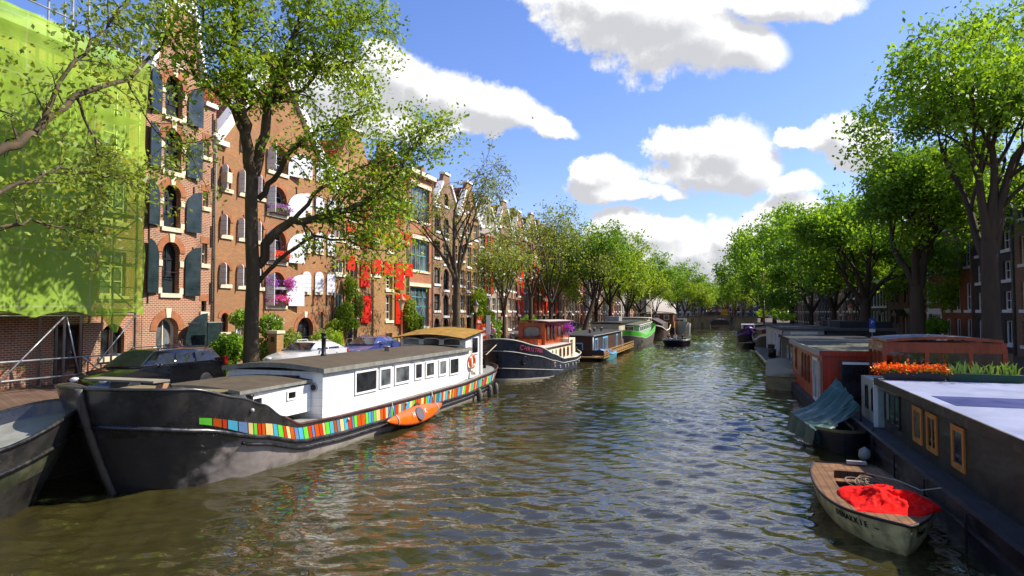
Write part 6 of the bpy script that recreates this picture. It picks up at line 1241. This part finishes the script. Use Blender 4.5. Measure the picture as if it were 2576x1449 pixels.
yb_=thing('utility_box','yellow box standing on the far bridge above the arch','utility box',AA(1822,b0),b0+.9,hz(AA(1822,b0))+.25); mb=MB(); mb.box(-.85,.85,-.3,.3,0,1.7); mb.build('box_body',mat('yellow_paint',C(250,190,20,.9),.5,.06,2),yb_); part('lid',mat('yellow_paint_lid',C(230,170,20,.9),.5,.06,2),yb_,(-.9,.9,-.35,.35,1.703,1.78))
# ---------------------------------------------------------------- people
SKIN=mat('skin',C(214,158,124,.8),.55,.06,6)
def skinmesh(name,V,E,Rr,m,parent,sub=1):
    me=bpy.data.meshes.new(name); me.from_pydata([Vector(v) for v in V],E,[]); me.materials.append(m); o=bpy.data.objects.new(name,me); COL.objects.link(o); o.parent=parent
    md=o.modifiers.new('s','SKIN'); md.use_smooth_shade=True
    sv=me.skin_vertices[0].data
    for i,r_ in enumerate(Rr): sv[i].radius=(r_,r_) if not hasattr(r_,'__len__') else r_
    sv[0].use_root=True; s_=o.modifiers.new('u','SUBSURF'); s_.levels=sub; s_.render_levels=sub; return o
def person(label,a,u,z,rot=0,pose='walk',top=None,bot=None,hair=None,h=1.7,group=None,detail=True,cap=None):
    r=thing('person',label,'person',a,u,z,rot,group); k=h/1.7; V=[];E=[];Rr=[]
    def ad(p,rad,par=None):
        V.append((p[0]*k,p[1]*k,p[2]*k)); Rr.append((rad*k,rad*k) if not hasattr(rad,'__len__') else (rad[0]*k,rad[1]*k)); i=len(V)-1
        if par is not None: E.append((par,i))
        return i
    sit=pose=='sit'; hz_=.93 if not sit else .45
    pel=ad((0,0,hz_),(.15,.11)); wa=ad((0,0,hz_+.17),(.125,.09),pel); ch=ad((0,-.01,hz_+.36),(.155,.10),wa); nk=ad((0,0,hz_+.50),(.06,.06),ch); hd=ad((0,-.02,hz_+.60),(.075,.085),nk); tp=ad((0,-.01,hz_+.70),(.07,.08),hd)
    legs=[];arms=[]
    for s_ in(-1,1):
        st=.16*s_ if pose=='walk' else .02*s_
        if sit: hp=ad((.09*s_,-.02,hz_-.02),.085,pel); kn=ad((.12*s_,-.42,hz_),.062,hp); an=ad((.12*s_,-.45,hz_-.40),.042,kn); ft=ad((.12*s_,-.58,hz_-.44),.035,an)
        else: hp=ad((.095*s_,0,hz_-.08),.088,pel); kn=ad((.10*s_,-st*.9-.02,.49),.058,hp); an=ad((.10*s_,-st+.06*abs(s_),.09),.038,kn); ft=ad((.11*s_,-st-.12,.035),.034,an)
        legs.append((hp,kn,an,ft))
        sh=ad((.185*s_,0,hz_+.44),.05,ch)
        if pose=='phone': el=ad((.23*s_,-.03,hz_+.20),.04,sh); wr_=ad((.10*s_,-.26,hz_+.30),.027,el); hn=ad((.05*s_,-.32,hz_+.33),.03,wr_); dirn=(0,-.5,.2)
        elif sit: el=ad((.24*s_,-.05,hz_+.20),.04,sh); wr_=ad((.18*s_,-.28,hz_+.14),.027,el); hn=ad((.16*s_,-.35,hz_+.12),.03,wr_); dirn=(0,-.5,-.1)
        else: el=ad((.25*s_,.03+.5*st*.3,hz_+.17),.04,sh); wr_=ad((.26*s_,-.04+.5*st,hz_-.07),.027,el); hn=ad((.26*s_,-.06+.5*st,hz_-.15),.03,wr_); dirn=(0,-.15,-.5)
        arms.append((sh,el,wr_,hn))
        if detail:
            b=V[hn]
            for f in range(4):
                o_=(f-1.5)*.018; L=(.07,.082,.078,.06)[f]; e1=ad((b[0]/k+o_*(.4 if pose!='walk' else .2),b[1]/k+dirn[1]*.10+(o_ if pose=='walk' else 0),b[2]/k+dirn[2]*.10),.009,hn); ad((b[0]/k+o_*.4,b[1]/k+dirn[1]*(.1+L*1.2)-.01,b[2]/k+dirn[2]*(.1+L*1.2)),.008,e1)
            ad((b[0]/k-.035*s_,b[1]/k+dirn[1]*.08-.02,b[2]/k+dirn[2]*.06),.01,hn)
    skinmesh('body',V,E,Rr,SKIN,r,1)
    def cl(name,ids,m,gr):
        mp={i:j for j,i in enumerate(ids)}; v=[V[i] for i in ids]; e=[(mp[a_],mp[b_]) for a_,b_ in E if a_ in mp and b_ in mp]; skinmesh(name,v,e,[(Rr[i][0]+gr,Rr[i][1]+gr) for i in ids],m,r,1)
    cl('shirt',[ch,wa,pel]+[x for A_ in arms for x in A_[:2]],top,.018); cl('trousers',[pel]+[x for L_ in legs for x in L_[:3]],bot,.014)
    for L_ in legs: mb=MB(); f=Vector(V[L_[3]]); mb.ball((f.x,f.y+.04,f.z+.005),(.045*k,.12*k,.04*k),0,8,5); mb.build('shoe',BLACK,r)
    hc=Vector(V[hd])+Vector((0,0,.05*k)); mb=MB(); mb.ball(hc+Vector((0,.02,.025))*k,(.095*k,.105*k,.115*k),0,12,8); mb.build('hair' if not cap else 'cap',hair,r)
    mb=MB(); mb.ball(hc+Vector((0,-.055,-.01))*k,(.068*k,.062*k,.095*k),0,12,8); mb.ball(hc+Vector((0,-.122,-.012))*k,(.012,.02,.022),0,6,4); 
    for s_ in(-1,1): mb.ball(hc+Vector((.085*s_,0,-.01))*k,(.012,.02,.03),0,6,4)
    f_=mb.build('face',SKIN,r); mb=MB()
    for s_ in(-1,1): mb.ball(hc+Vector((.028*s_,-.112,.012))*k,(.010,.006,.007),0,6,4)
    mb.build('eyes',BLACK,r); mb=MB(); mb.ball(hc+Vector((0,-.116,-.05))*k,(.022,.006,.006),0,6,4); mb.build('mouth',mat('lips',C(170,80,76,.8)),r); return r
HBR=mat('brown_hair',C(70,44,28,.7),.6,.3,10); HBK=mat('black_hair',(.015,.012,.01,1),.6,.3,10); HBL=mat('blond_hair',C(220,184,110,.8),.6,.2,10); NAVC=mat('navy_cloth',C(34,38,60,.7),.8,.15,4); PNKC=mat('pink_cloth',C(232,170,180,.85),.8,.08,4); WHC=mat('white_cloth',(.72,.72,.70,1),.8,.06,4); BLKC=mat('black_cloth',(.02,.02,.022,1),.8,.2,4); TAN=mat('tan_cloth',C(170,140,100,.8),.8,.1,4)
person('woman in a white sleeveless top looking down behind the black estate car',-21.2,U(457,-21.2),ZQ,0,'phone',WHC,NAVC,HBR,1.68)
person('person in a pale pink top and cap walking beside the white sign pole',-17.9,U(1238,-17.9),ZQ,math.pi,'walk',PNKC,BLKC,HBL,1.78,cap=True)
person('person in dark clothes standing by the white bush behind the varnished wheelhouse',-18.6,U(1292,-18.6)-3,ZQ,R(60),'walk',BLKC,NAVC,HBK,1.75)
for i,(x,y,lb,tp_,hr) in enumerate(((-.75,2.95,'person in a dark jacket seated at the left of the motor launch',BLKC,HBL),(.15,2.95,'person in a pale shirt seated in the middle of the motor launch',WHC,HBR),(.75,4.4,'person in black seated at the stern of the motor launch',BLKC,HBK))):
    q=Matrix.Translation(la.location)@Matrix.Rotation(la.rotation_euler.z,4,'Z')@Vector((x,y,.42)); o=person(lb,0,0,0,0,'sit',tp_,NAVC,hr,1.7); o.location=q; o.rotation_euler=la.rotation_euler
protos=[person('person standing at the railing of the far bridge among the crowd',AA(1790,b0),b0+1.2,hz(AA(1790,b0))+.2,0,'walk',m_,NAVC,h_,1.75,'people standing on the far bridge',False) for m_,h_ in((WHC,HBK),(PNKC,HBR),(BLKC,HBL))]
rd=random.Random(21)
for k in range(9):
    a_=AA(1778+k*5.3+rd.uniform(-1,1),b0)
    if k<3: protos[k].location=P(a_,b0+1.2+k*.1,hz(a_)+.2); protos[k].rotation_euler=(0,0,rd.uniform(0,6)); continue
    c=ctree(protos[k%3]); c.location=P(a_,b0+1.2+rd.uniform(0,.8),hz(a_)+.2); c.rotation_euler=(0,0,rd.uniform(0,6))
for px,tp_,lb in((2058,PNKC,'person in a pink shirt, left one of the walkers under the right bank trees'),(2070,PNKC,'person in a pink shirt walking just right of the first pink walker'),(2088,WHC,'person in a white shirt behind the pink shirted walkers'),(2228,BLKC,'person in black standing at the doorway of the grey house')):
    a_=13.5 if px<2200 else 16.2; person(lb,a_,U(px,a_),ZQ,rd.uniform(0,6),'walk',tp_,TAN,HBR,1.75,None,False)
person('person in a striped pale top sitting at the far right edge behind the wheelhouse roof',11.3,U(2368,11.3),ZQ,0,'walk',WHC,NAVC,HBK,1.7,None,False)
for (px,py,dist,lb) in((1340,297,90,'small dark bird flying below the long left cloud'),(1868,545,120,'tiny bird flying between the lower clouds')):
    r_=ray(px,py); o=bpy.data.objects.new('bird',None); 
    mb=MB(); mb.ball((0,0,0),(.07,.2,.06),0,8,5); mb.add([(-.05,-.06,.02),(-.05,.08,.02),(-.35,.05,.14),(-.35,-.04,.14),(-.62,.06,.05)],[(0,1,2,3),(3,2,4)]); mb.add([(.05,-.06,.02),(.05,.08,.02),(.35,.05,.14),(.35,-.04,.14),(.62,.06,.05)],[(3,2,1,0),(4,2,3)]); o=mb.build('bird',DARK); o.location=(r_[0]*dist,r_[1]*dist,PH+r_[2]*dist); o.rotation_euler=(0,0,R(70)); tag(o,lb,'bird')
# ---------------------------------------------------------------- trees and plants
BARK=mat('elm_bark',C(96,80,56,.62),.9,.35,3,bump=.8,streak=True,stain=(C(150,136,100,.7),2.2,.5,.4)); BARKD=mat('dark_bark',C(82,68,52,.7),.9,.3,3,bump=.6,streak=True)
LF1=leafmat('elm_leaves_bright',(.10,.19,.010,1),(.38,.52,.04,1),.42); LF2=leafmat('elm_leaves_green',(.06,.15,.010,1),(.27,.45,.03,1),.42); LF3=leafmat('elm_leaves_olive',(.13,.19,.025,1),(.32,.40,.06,1),.42)
LF4=leafmat('elm_leaves_deep',(.07,.17,.010,1),(.32,.52,.03,1),.5)
def unit(v): return v/np.linalg.norm(v)
def grow(rs,mb,tips,p,d,L,r,lev,mx,up=.12,nch=3,twist=.22,seg=6,mn=.012):
    n=4; pts=[p]; rad=[r]; up=up-.13*max(0,lev-2)

    for i in range(n):
        d=unit(d+rs.normal(0,twist,3)*.5+np.array([0,0,up*.5])); p=p+d*L/n; pts.append(p); rad.append(max(mn,r*(1-.42*(i+1)/n)))
    mb.tube([Vector(q) for q in pts],rad,max(4,seg),0,True,False)
    if lev>=mx-1:
        for q in pts[1:]: tips.append(q)
    if lev<mx:
        ks=[(4,1.)]*1+[(4,.8),(3,.7),(2,.6)][:nch]
        for k,sc in ks:
            ang=rs.uniform(.35,.85) if k<4 or sc<1 else rs.uniform(.05,.35); ax=unit(np.cross(d,rs.normal(0,1,3))); nd=unit(d*math.cos(ang)+ax*math.sin(ang)); 
            grow(rs,mb,tips,pts[k],nd,L*rs.uniform(.62,.82)*(.75+.25*sc),rad[k]*(.85 if sc==1 else .62),lev+1,mx,up,nch,twist,seg-1,mn)
def leaves_at(name,tips,n,sig,size,mats,parent,rs,up=.5):
    T=np.array(tips); n=int(n*1.5); idx=rs.randint(0,len(T),n); w=rs.rand(len(T))**1.6; keep=w[idx]>rs.rand(n)*.8; idx=idx[keep]; c=T[idx]+rs.normal(0,1,(len(idx),3))*np.array([sig,sig,sig*.75]); 
    return leafmesh(name,c,size,mats,parent,rs,None,up)
def tree(label,a,u,H_=16,Rc=5.,seed=0,n=12000,size=.16,lm=None,bark=None,th=4.5,r0=.3,mx=4,sig=.45,nch=3,limbs=4,lean=(0,0),spread=.75,z=None,twist=.22,name='elm_tree',first=None):
    rs=np.random.RandomState(seed); r=thing(name,label,'tree',a,u,ZQ if z is None else z); mb=MB(); tips=[]
    tp=[np.array([0,0,-.1]),np.array([lean[0]*.3,lean[1]*.3,th*.33]),np.array([lean[0]*.7,lean[1]*.7,th*.7]),np.array([lean[0],lean[1],th])]
    mb.tube([Vector(q) for q in tp],[r0*1.35,r0*1.02,r0*.92,r0*.85],10,0,True,False)
    tot=sum(.74**k for k in range(mx)); L0=(H_-th)/(tot*.86); 
    for k in range(limbs):
        an=2*math.pi*k/limbs+rs.uniform(-.4,.4); sp=spread*rs.uniform(.6,1.15) if k<limbs-1 else .12; d=unit(np.array([math.cos(an)*sp,math.sin(an)*sp,1.])); grow(rs,mb,tips,tp[3]-np.array([0,0,rs.uniform(0,.25)*th*(k<limbs-1)]),d,L0*(1.0 if k==limbs-1 else .92),r0*.6,1,mx,.10,nch,twist,7)
    mb.build('trunk',bark or BARK,r); leaves_at('crown',tips,n,sig,size,[lm or LF1],r,rs); return r
def limbtree(label,base,trunk,limbs,seed,n,size,lm,r0,sub=2,sig=.33,name='elm_tree',bark=None,sublen=1.7,nch=2):
    rs=np.random.RandomState(seed); r=thing(name,label,'tree',base[0],base[1],ZQ); inv=(Matrix.Translation(r.location)@Matrix.Rotation(ROT,4,'Z')).inverted(); mb=MB(); tips=[]
    def w3(px,py,a): u_,z_=fa(px,py,a); return np.array(inv@P(a,u_,z_))
    def poly(pts): return [w3(*p) for p in pts]
    tp=[np.array([0,0,-.1])]+poly(trunk); mb.tube([Vector(q) for q in tp],[r0*1.35]+[r0*lerp(1.,.78,i/len(trunk)) for i in range(len(trunk))],14,0,True,False)
    for pts,ra,rb,dn in limbs:
        q=poly(pts); q2=[]; 
        for i in range(len(q)-1):
            for k in range(3): q2.append(q[i]+(q[i+1]-q[i])*k/3+rs.normal(0,.05,3)*(0 if i==0 and k==0 else 1))
        q2.append(q[-1]); m_=len(q2); mb.tube([Vector(x) for x in q2],[lerp(ra,rb,i/(m_-1)) for i in range(m_)],9,0,True,False)
        st=int(m_*dn[0])
        for i in range(st,m_):
            for _ in range(dn[1]):
                d=unit(q2[min(i+1,m_-1)]-q2[max(i-1,0)]); ax=unit(np.cross(d,rs.normal(0,1,3))); an=rs.uniform(.5,1.2); nd=unit(d*math.cos(an)+ax*math.sin(an)+np.array([0,0,.1])); grow(rs,mb,tips,q2[i],nd,sublen*rs.uniform(.6,1.2),max(.02,lerp(ra,rb,i/(m_-1))*.35),4-sub,4,.06,nch,.3,5,.007)
        tips.append(q2[-1])
    mb.build('trunk',bark or BARK,r); leaves_at('crown',tips,n,sig,size,[lm],r,rs,.4); return r
# near left tree
ta=-17.6; tu=U(636,ta)
limbtree('big elm with a thick mottled trunk standing before the white shuttered warehouse',(ta,tu),[(632,820,ta),(637,700,ta),(633,600,ta),(632,500,ta),(636,430,ta)],[
 ([(636,440,ta),(620,340,-17.5),(607,260,-17.3),(600,180,-17.),(592,90,-16.8),(600,0,-16.5),(604,-60,-16.3)],.24,.06,(.3,3)),
 ([(640,440,ta),(664,340,-17.2),(674,260,-17),(700,180,-16.6),(735,100,-16.2),(770,30,-15.8),(785,-40,-15.6)],.22,.05,(.3,3)),
 ([(648,670,ta),(682,592,-17.),(735,556,-16.2),(800,548,-15.3),(870,530,-14.4),(940,495,-13.4),(992,445,-12.8),(1030,390,-12.3),(1058,345,-12.0),(1076,318,-11.8)],.20,.03,(.28,2)),
 ([(650,710,ta),(690,672,-17.),(740,620,-16.2),(790,598,-15.5),(850,600,-14.6),(920,618,-13.8),(985,640,-13)],.10,.02,(.55,1)),
 ([(650,500,ta),(692,450,-17),(730,380,-16.3),(790,330,-15.4),(850,300,-14.6),(915,285,-13.8)],.13,.03,(.35,2)),
 ([(618,345,ta),(565,245,-17.6),(505,205,-17.8),(440,130,-18),(398,70,-18.2)],.12,.03,(.45,1)),
 ([(676,260,-17),(760,225,-16.2),(830,140,-15.4),(880,75,-14.8),(918,50,-14.4)],.10,.025,(.3,3)),
 ([(700,180,-16.6),(760,150,-15.8),(840,170,-15),(905,150,-14.4)],.07,.02,(.3,3)),
 ([(606,250,-17.3),(560,150,-17.2),(520,70,-17.2),(505,10,-17)],.09,.02,(.35,2)),
 ([(735,556,-16.2),(790,490,-15.4),(850,445,-14.6),(930,415,-13.8),(985,395,-13.2)],.09,.02,(.3,2)),
 ([(870,530,-14.4),(925,556,-13.8),(985,560,-13.3)],.06,.015,(.4,2))],3,33000,.092,LF1,.27,sub=1,sublen=1.08)
# tree at the far left, its branches reaching over the netting
tb0=-17.4
limbtree('elm at the left edge whose thin branches hang in front of the green netting',(tb0,U(-95,tb0)),[(-92,700,tb0),(-95,560,tb0),(-95,430,tb0)],[
 ([(-95,440,tb0),(20,370,-17.4),(90,330,-17.5),(190,240,-17.7),(320,198,-18.),(400,120,-18.2),(450,40,-18.4)],.14,.03,(.25,1)),
 ([(-95,520,tb0),(0,480,-17.5),(80,450,-17.6),(150,420,-17.8),(230,440,-18),(300,455,-18.2),(350,440,-18.3)],.07,.015,(.3,1)),
 ([(190,240,-17.7),(225,320,-17.9),(255,400,-18),(250,480,-18)],.05,.012,(.3,1)),
 ([(90,330,-17.5),(180,150,-17.4),(260,80,-17.4),(300,20,-17.3)],.07,.015,(.35,2)),
 ([(-95,560,tb0),(0,565,-17.5),(90,560,-17.6),(180,560,-17.8),(240,590,-18)],.05,.01,(.35,1)),
 ([(320,198,-18),(360,280,-18.3),(420,360,-18.4),(480,390,-18.5)],.035,.01,(.4,1)),
 ([(-95,430,tb0),(-80,300,tb0),(-60,120,-17.2)],.16,.05,(.4,1))],5,7500,.085,LF3,.34,sub=1,sublen=1.0)
def px_tree(label,px,a,topy,**k):
    u_=U(px,a); z_=Z(px,topy,a); return tree(label,a,u_,z_-ZQ,**k)
px_tree('tall sparse leaved elm with many bare twigs right of the teal windowed studio',1148,-17.3,385,seed=11,n=4200,size=.10,lm=LF3,th=5.2,r0=.26,mx=5,sig=.32,nch=2,limbs=5,spread=.38,bark=BARK)
px_tree('thin leaved tree behind the varnished wheelhouse in front of the red shutter columns',1335,-17.3,495,seed=12,n=3600,size=.12,lm=LF3,th=4.4,r0=.22,mx=5,sig=.4,nch=2,limbs=4,spread=.5,bark=BARKD)
px_tree('sparse grey green tree directly before the bright red shutters',1385,-17.3,505,seed=13,n=4600,size=.13,lm=LF3,th=4.,r0=.22,mx=5,sig=.45,nch=2,limbs=5,spread=.5,bark=BARKD)
px_tree('small leafy tree lowest of those between the bare tree and the red shutters',1268,-17.5,590,seed=19,n=4500,size=.12,lm=LF3,th=3.,r0=.14,mx=4,sig=.5,nch=3,limbs=5,spread=.45,bark=BARKD)
px_tree('leaning elm with a thick bare lower trunk above the brown houseboat',1468,-17.2,548,seed=14,n=12000,size=.17,lm=LF2,th=4.8,r0=.32,mx=5,sig=.5,nch=2,limbs=5,spread=.6,lean=(1.2,1.5),bark=BARKD)
px_tree('lush bright elm overhanging the green topped ship',1535,-17.0,588,seed=15,n=16000,size=.19,lm=LF1,th=4.4,r0=.3,mx=5,sig=.6,nch=2,limbs=6,spread=.85,bark=BARKD)
pr=[tree('bright elm just left of the cream fronted houses gap',-17.2,U(1578,-17.2),16.,seed=16,n=15000,size=.22,lm=LF1,th=3.2,r0=.3,mx=5,nch=2,sig=.5,limbs=6,spread=.85,bark=BARKD),
    tree('elm whose crown ends the long left row of trees',-17.2,U(1612,-17.2),17,seed=17,n=14000,size=.25,lm=LF2,th=3.2,r0=.3,mx=5,nch=2,sig=.5,limbs=6,spread=.8,bark=BARKD)]
def cp(src,label,a,u,s=1.,rot=0,z=None,sz=None):
    c=ctree(src); c.location=P(a,u,ZQ if z is None else z); c.scale=(s,s,sz or s); c.rotation_euler=(0,0,rot); c['label']=label; return c
cp(pr[0],'elm on the left quay in the gap between the leaning elm and the lush one',-17.0,U(1500,-17.),.95,2.)
cp(pr[0],'last elm of the left quay, low and bright beside the bridge abutment',-17.0,182,.85,1.)
cp(pr[1],'big lone round topped dark elm rising left of the far bridge',-12.5,U(1706,-12.5) if U(1706,-12.5)<260 else 215,1.15,.5)
cp(pr[0],'lush bright elm leaning over the left end of the far bridge',-10.5,208,.95,4.)
cp(pr[1],'elm just beyond the bridge, second from the lone round one',-8.8,226,.8,3.)
for i,(px,u_,s) in enumerate(((1775,262,.9),(1800,285,.95),(1826,270,1.0),(1850,262,.95),(1872,250,1.0),(1745,275,1.05))):
    cp(pr[i%2],'hazy elm beyond the far bridge, number %s counted from the left of those behind it'%('two three four five six one'.split()[i]),AA(px,u_),u_,s,i*1.3)
# right bank
px_tree('forked elm with a dark thick trunk before the red brick house on the right quay',2308,11.7,285,seed=31,n=40000,size=.13,lm=LF2,th=4.6,r0=.40,mx=5,sig=.42,nch=2,limbs=6,spread=.36,bark=BARKD)
px_tree('dense bright elm with a straight dark trunk by the parking sign',2176,11.5,470,seed=32,n=38000,size=.16,lm=LF4,th=4.,r0=.40,mx=5,sig=.5,nch=2,limbs=6,spread=.8,bark=BARKD)
px_tree('elm with drooping bright boughs right of the long dark gap in the right bank row',2098,11.5,505,seed=33,n=30000,size=.19,lm=LF2,th=3.2,r0=.3,mx=5,sig=.6,nch=2,limbs=6,spread=.9,bark=BARKD)
r3=tree('elm outside the right edge whose crown hangs in at the top right corner',11.5,U(2520,11.9),17.,seed=34,n=36000,size=.12,lm=LF4,th=6.,r0=.36,mx=5,sig=.4,nch=2,limbs=6,spread=.3,bark=BARKD)
pr2=tree('broad bright elm above the white grey houseboat',11.4,U(2040,11.4),17.5,seed=35,n=26000,size=.22,lm=LF4,th=3.0,r0=.3,mx=5,sig=.55,nch=2,limbs=6,spread=.85,bark=BARKD)
for lb,px,s,rt in(('elm behind the orange and white mast on the right bank',1992,1.1,1.),('olive elm left of the mast, rising highest near the bridge',1948,1.15,2.4),('elm at the right abutment of the far bridge',1918,1.15,3.9)): cp(pr2 if px>1950 else pr[1],lb,11.4,U(px,11.4),s*(1 if px>1950 else 1.15),rt)
cp(pr[1],'low dark elm between the mast tree and the bridge abutment',11.0,186,1.1,5.); cp(pr2,'tree close to the right facades behind the pink shirted walkers',15.2,78,.72,.7)
# climbers, hedges, bushes : px ellipses on a plane
def bush(label,blobs,a,n,size,lm,seed,name='bush',cat='bush',flow=None,stem=True,base=None,deep=.5):
    rs=np.random.RandomState(seed); pc=[fa((x0+x1)/2,(y0+y1)/2,a) for x0,x1,y0,y1 in blobs]; u0_=base if base is not None else pc[-1][0]; r=thing(name,label,cat,a,u0_,ZQ); C_=[]; ar=[(x1-x0)*(y1-y0) for x0,x1,y0,y1 in blobs]
    for (x0,x1,y0,y1),w_ in zip(blobs,ar):
        ua,ub=U(x0,a),U(x1,a); pm=(x0+x1)/2; za,zb=Z(pm,y1,a),Z(pm,y0,a); k=int(n*w_/sum(ar)); q=rs.normal(0,1,(k,3)); q/=np.linalg.norm(q,axis=1)[:,None]; q*=(rs.rand(k)**.33)[:,None]*(1+.12*np.sin(q[:,:1]*7+q[:,1:2]*9))
        C_.append(np.stack([q[:,0]*deep,(ua+ub)/2-u0_+q[:,1]*(ub-ua)/2,(za+zb)/2-ZQ+q[:,2]*(zb-za)/2],1))
    C_=np.concatenate(C_); leafmesh('foliage',C_,size,[lm],r,rs,None,.5)
    if stem:
        mb=MB(); 
        for k in range(3): 
            c=C_[rs.randint(len(C_))]; mb.tube([(0,c[1]*.2,-.05),(0,c[1]*.5,max(.2,c[2]*.5)),tuple(c)],[.04,.03,.012],5)
        mb.build('stem',BARKD,r)
    if flow: 
        sel=C_[rs.randint(0,len(C_),flow[1])]*np.array([1.25,1.,1.]); leafmesh('bloom',sel+np.array([.12,0,0]),flow[2],[flow[0]],r,rs,None,.5)
    return r
WHB=leafmat('white_petals',(.7,.7,.68,1),(.8,.8,.78,1),.3)
bush('rounded green hedge left of the big elm trunk behind the estate car',[(554,612,838,915)],-21.0,3600,.08,LF2,1,'hedge','hedge',deep=.9)
bush('tall ivy bush with white flowers wrapping the pillar right of the elm trunk',[(588,640,775,830),(655,706,788,850),(652,690,850,915)],-21.2,3200,.075,LF2,2,flow=(WHB,120,.06),deep=.6)
bush('brownish green shrub between the brick pillar and the arched door',[(702,752,828,905)],-21.2,2400,.07,LF3,3,deep=.7)
bush('bright round bush right of the arched door of the white shuttered warehouse',[(788,860,826,895),(815,850,860,900)],-21.2,3600,.075,LF1,4,deep=.8)
bush('climbing vine spreading over the entrance of the cream windowed house',[(826,905,800,832),(850,890,758,815),(872,884,690,760)],-24.2,3400,.10,LF1,5,'climbing_vine','vine',deep=.4)
bush('thin yellow green vine climbing between the red shutters',[(893,912,735,800),(885,898,700,745)],-24.3,900,.09,LF3,6,'climbing_vine','vine',deep=.3)
bush('vine hanging beside the lowest teal window behind the terracotta lamp',[(1022,1042,745,830),(1030,1064,790,834)],-24.1,2200,.10,LF1,7,'climbing_vine','vine',deep=.5)
bush('potted white flowering plant at the foot of the red shuttered house',[(972,992,850,868)],-22.8,400,.07,LF2,8,'potted_plant','plant',flow=(WHB,60,.05))
bush('bright green vine hanging down above the lettered orange doors',[(1192,1222,722,800),(1204,1246,780,812)],-24.0,3000,.13,LF1,9,'climbing_vine','vine',deep=.6)
bush('white flowering oleander bush beside the sign pole',[(1236,1262,800,862)],-19.5,1800,.09,LF2,10,flow=(WHB,160,.07),deep=.6)
bush('green creeper trailing on the stern of the striped barge behind the wheelhouse',[(1192,1206,848,925)],-13.6,800,.06,LF1,11,'climbing_vine','vine',deep=.25,stem=False)
bush('round bush behind the varnished wheelhouse under the thin tree',[(1318,1345,790,835),(1300,1322,830,862)],-19.2,2000,.12,LF2,12,deep=.8)
for i,(px,py,s,lb) in enumerate(((1450,838,12,'dark bush left of the brown houseboat roof'),(1560,818,14,'dark hedge bush above the brown houseboat'),(1500,845,11,'small bush by the lifebuoy on the left quay'))): bush(lb,[(px-s*1.3,px+s*1.3,py-s,py+s)],-18.5,1400,.14,LF4,20+i,deep=1.2)
bush('bright yellow green potted bush on the grey barge near the mast',[(1906,1932,778,798)],7.5,900,.16,LF1,30,stem=False,deep=.8)
bush('leafy shrub on the boats right of the yellow green potted bush',[(1945,1975,770,805),(1965,1995,785,808)],8.5,1600,.16,LF2,31,deep=1.); bush('dark shrub in front of the white shop front at the right edge',[(2336,2372,800,842)],16.,1800,.11,LF4,32,deep=.8)
bush('low green weeds growing on the quay behind the estate car tail',[(536,580,905,945)],-18.2,1500,.07,LF1,33,deep=.6)
# flower boxes on house 2
for b_,m1,m2,lb in((flw[3],PINK,VIOL,'pink petunia box on the lowest big window sill of the white shuttered warehouse'),(flw[2],ORP,PINK,'orange and pink geranium box on the second big window from the bottom'),(flw[1],VIOL,LVG,'faded purple flower box on the third big window from the bottom')):
    f=thing('flower_box',lb,'flower box',AFL,h2.u0,ZQ); y0,y1,z0,z1=b_; part('trough',BROWNF,f,(.02,.26,y0,y1,z0+.0,z0+.22)); flowers('bloom',[(.16,y,z0+.36) for y in np.linspace(y0,y1,12)],650,(.12,.1,.12),m1,m2,f,4,.07); leafmesh('foliage',np.array([(.16+.1*math.sin(k*3.),y0+(y1-y0)*((k*.37)%1),z0+.25+.1*math.sin(k*1.7)) for k in range(220)]),.06,[LVG],f,np.random.RandomState(7))
b_=flw[3]
for s_,lb in((0,'violet hanging flower pot on the left of the lowest big window rail'),(1,'pale violet hanging flower pot on the right of the lowest big window rail')):
    f=thing('flower_pot',lb,'flower pot',AFL,h2.u0,ZQ); y=b_[0]+.15 if s_==0 else b_[1]+.1; z_=b_[2]+1.25; mb=MB(); mb.lathe([(.06,0),(.12,.2)],(.18,y,z_-.1),10); mb.build('pot',WHITE,f); flowers('bloom',[(.22,y,z_+.15),(.24,y+.1*s_,z_-.05*s_)],420,(.14,.2,.16),VIOL,PINK if s_ else PURP,f,5+s_,.06)
part('planter_rail',GREY,h2.r,(.05,.2,b_[0]+.1,b_[1]-.05,b_[2]+.95,b_[2]+1.1))
# land closing the canal beyond the bridge
gm_=MB(); M=Matrix.Rotation(ROT,4,'Z'); gm_.box(AL+.01,-7.5,201.2,520,-1,ZQ-.02,0,M); gm_.box(8.,AR-.01,206,520,-1,ZQ-.02,0,M); gm_.box(-7.5,8.,246,521,-1,ZQ-.03,0,M); struct(gm_.build('far_quay',DKB))
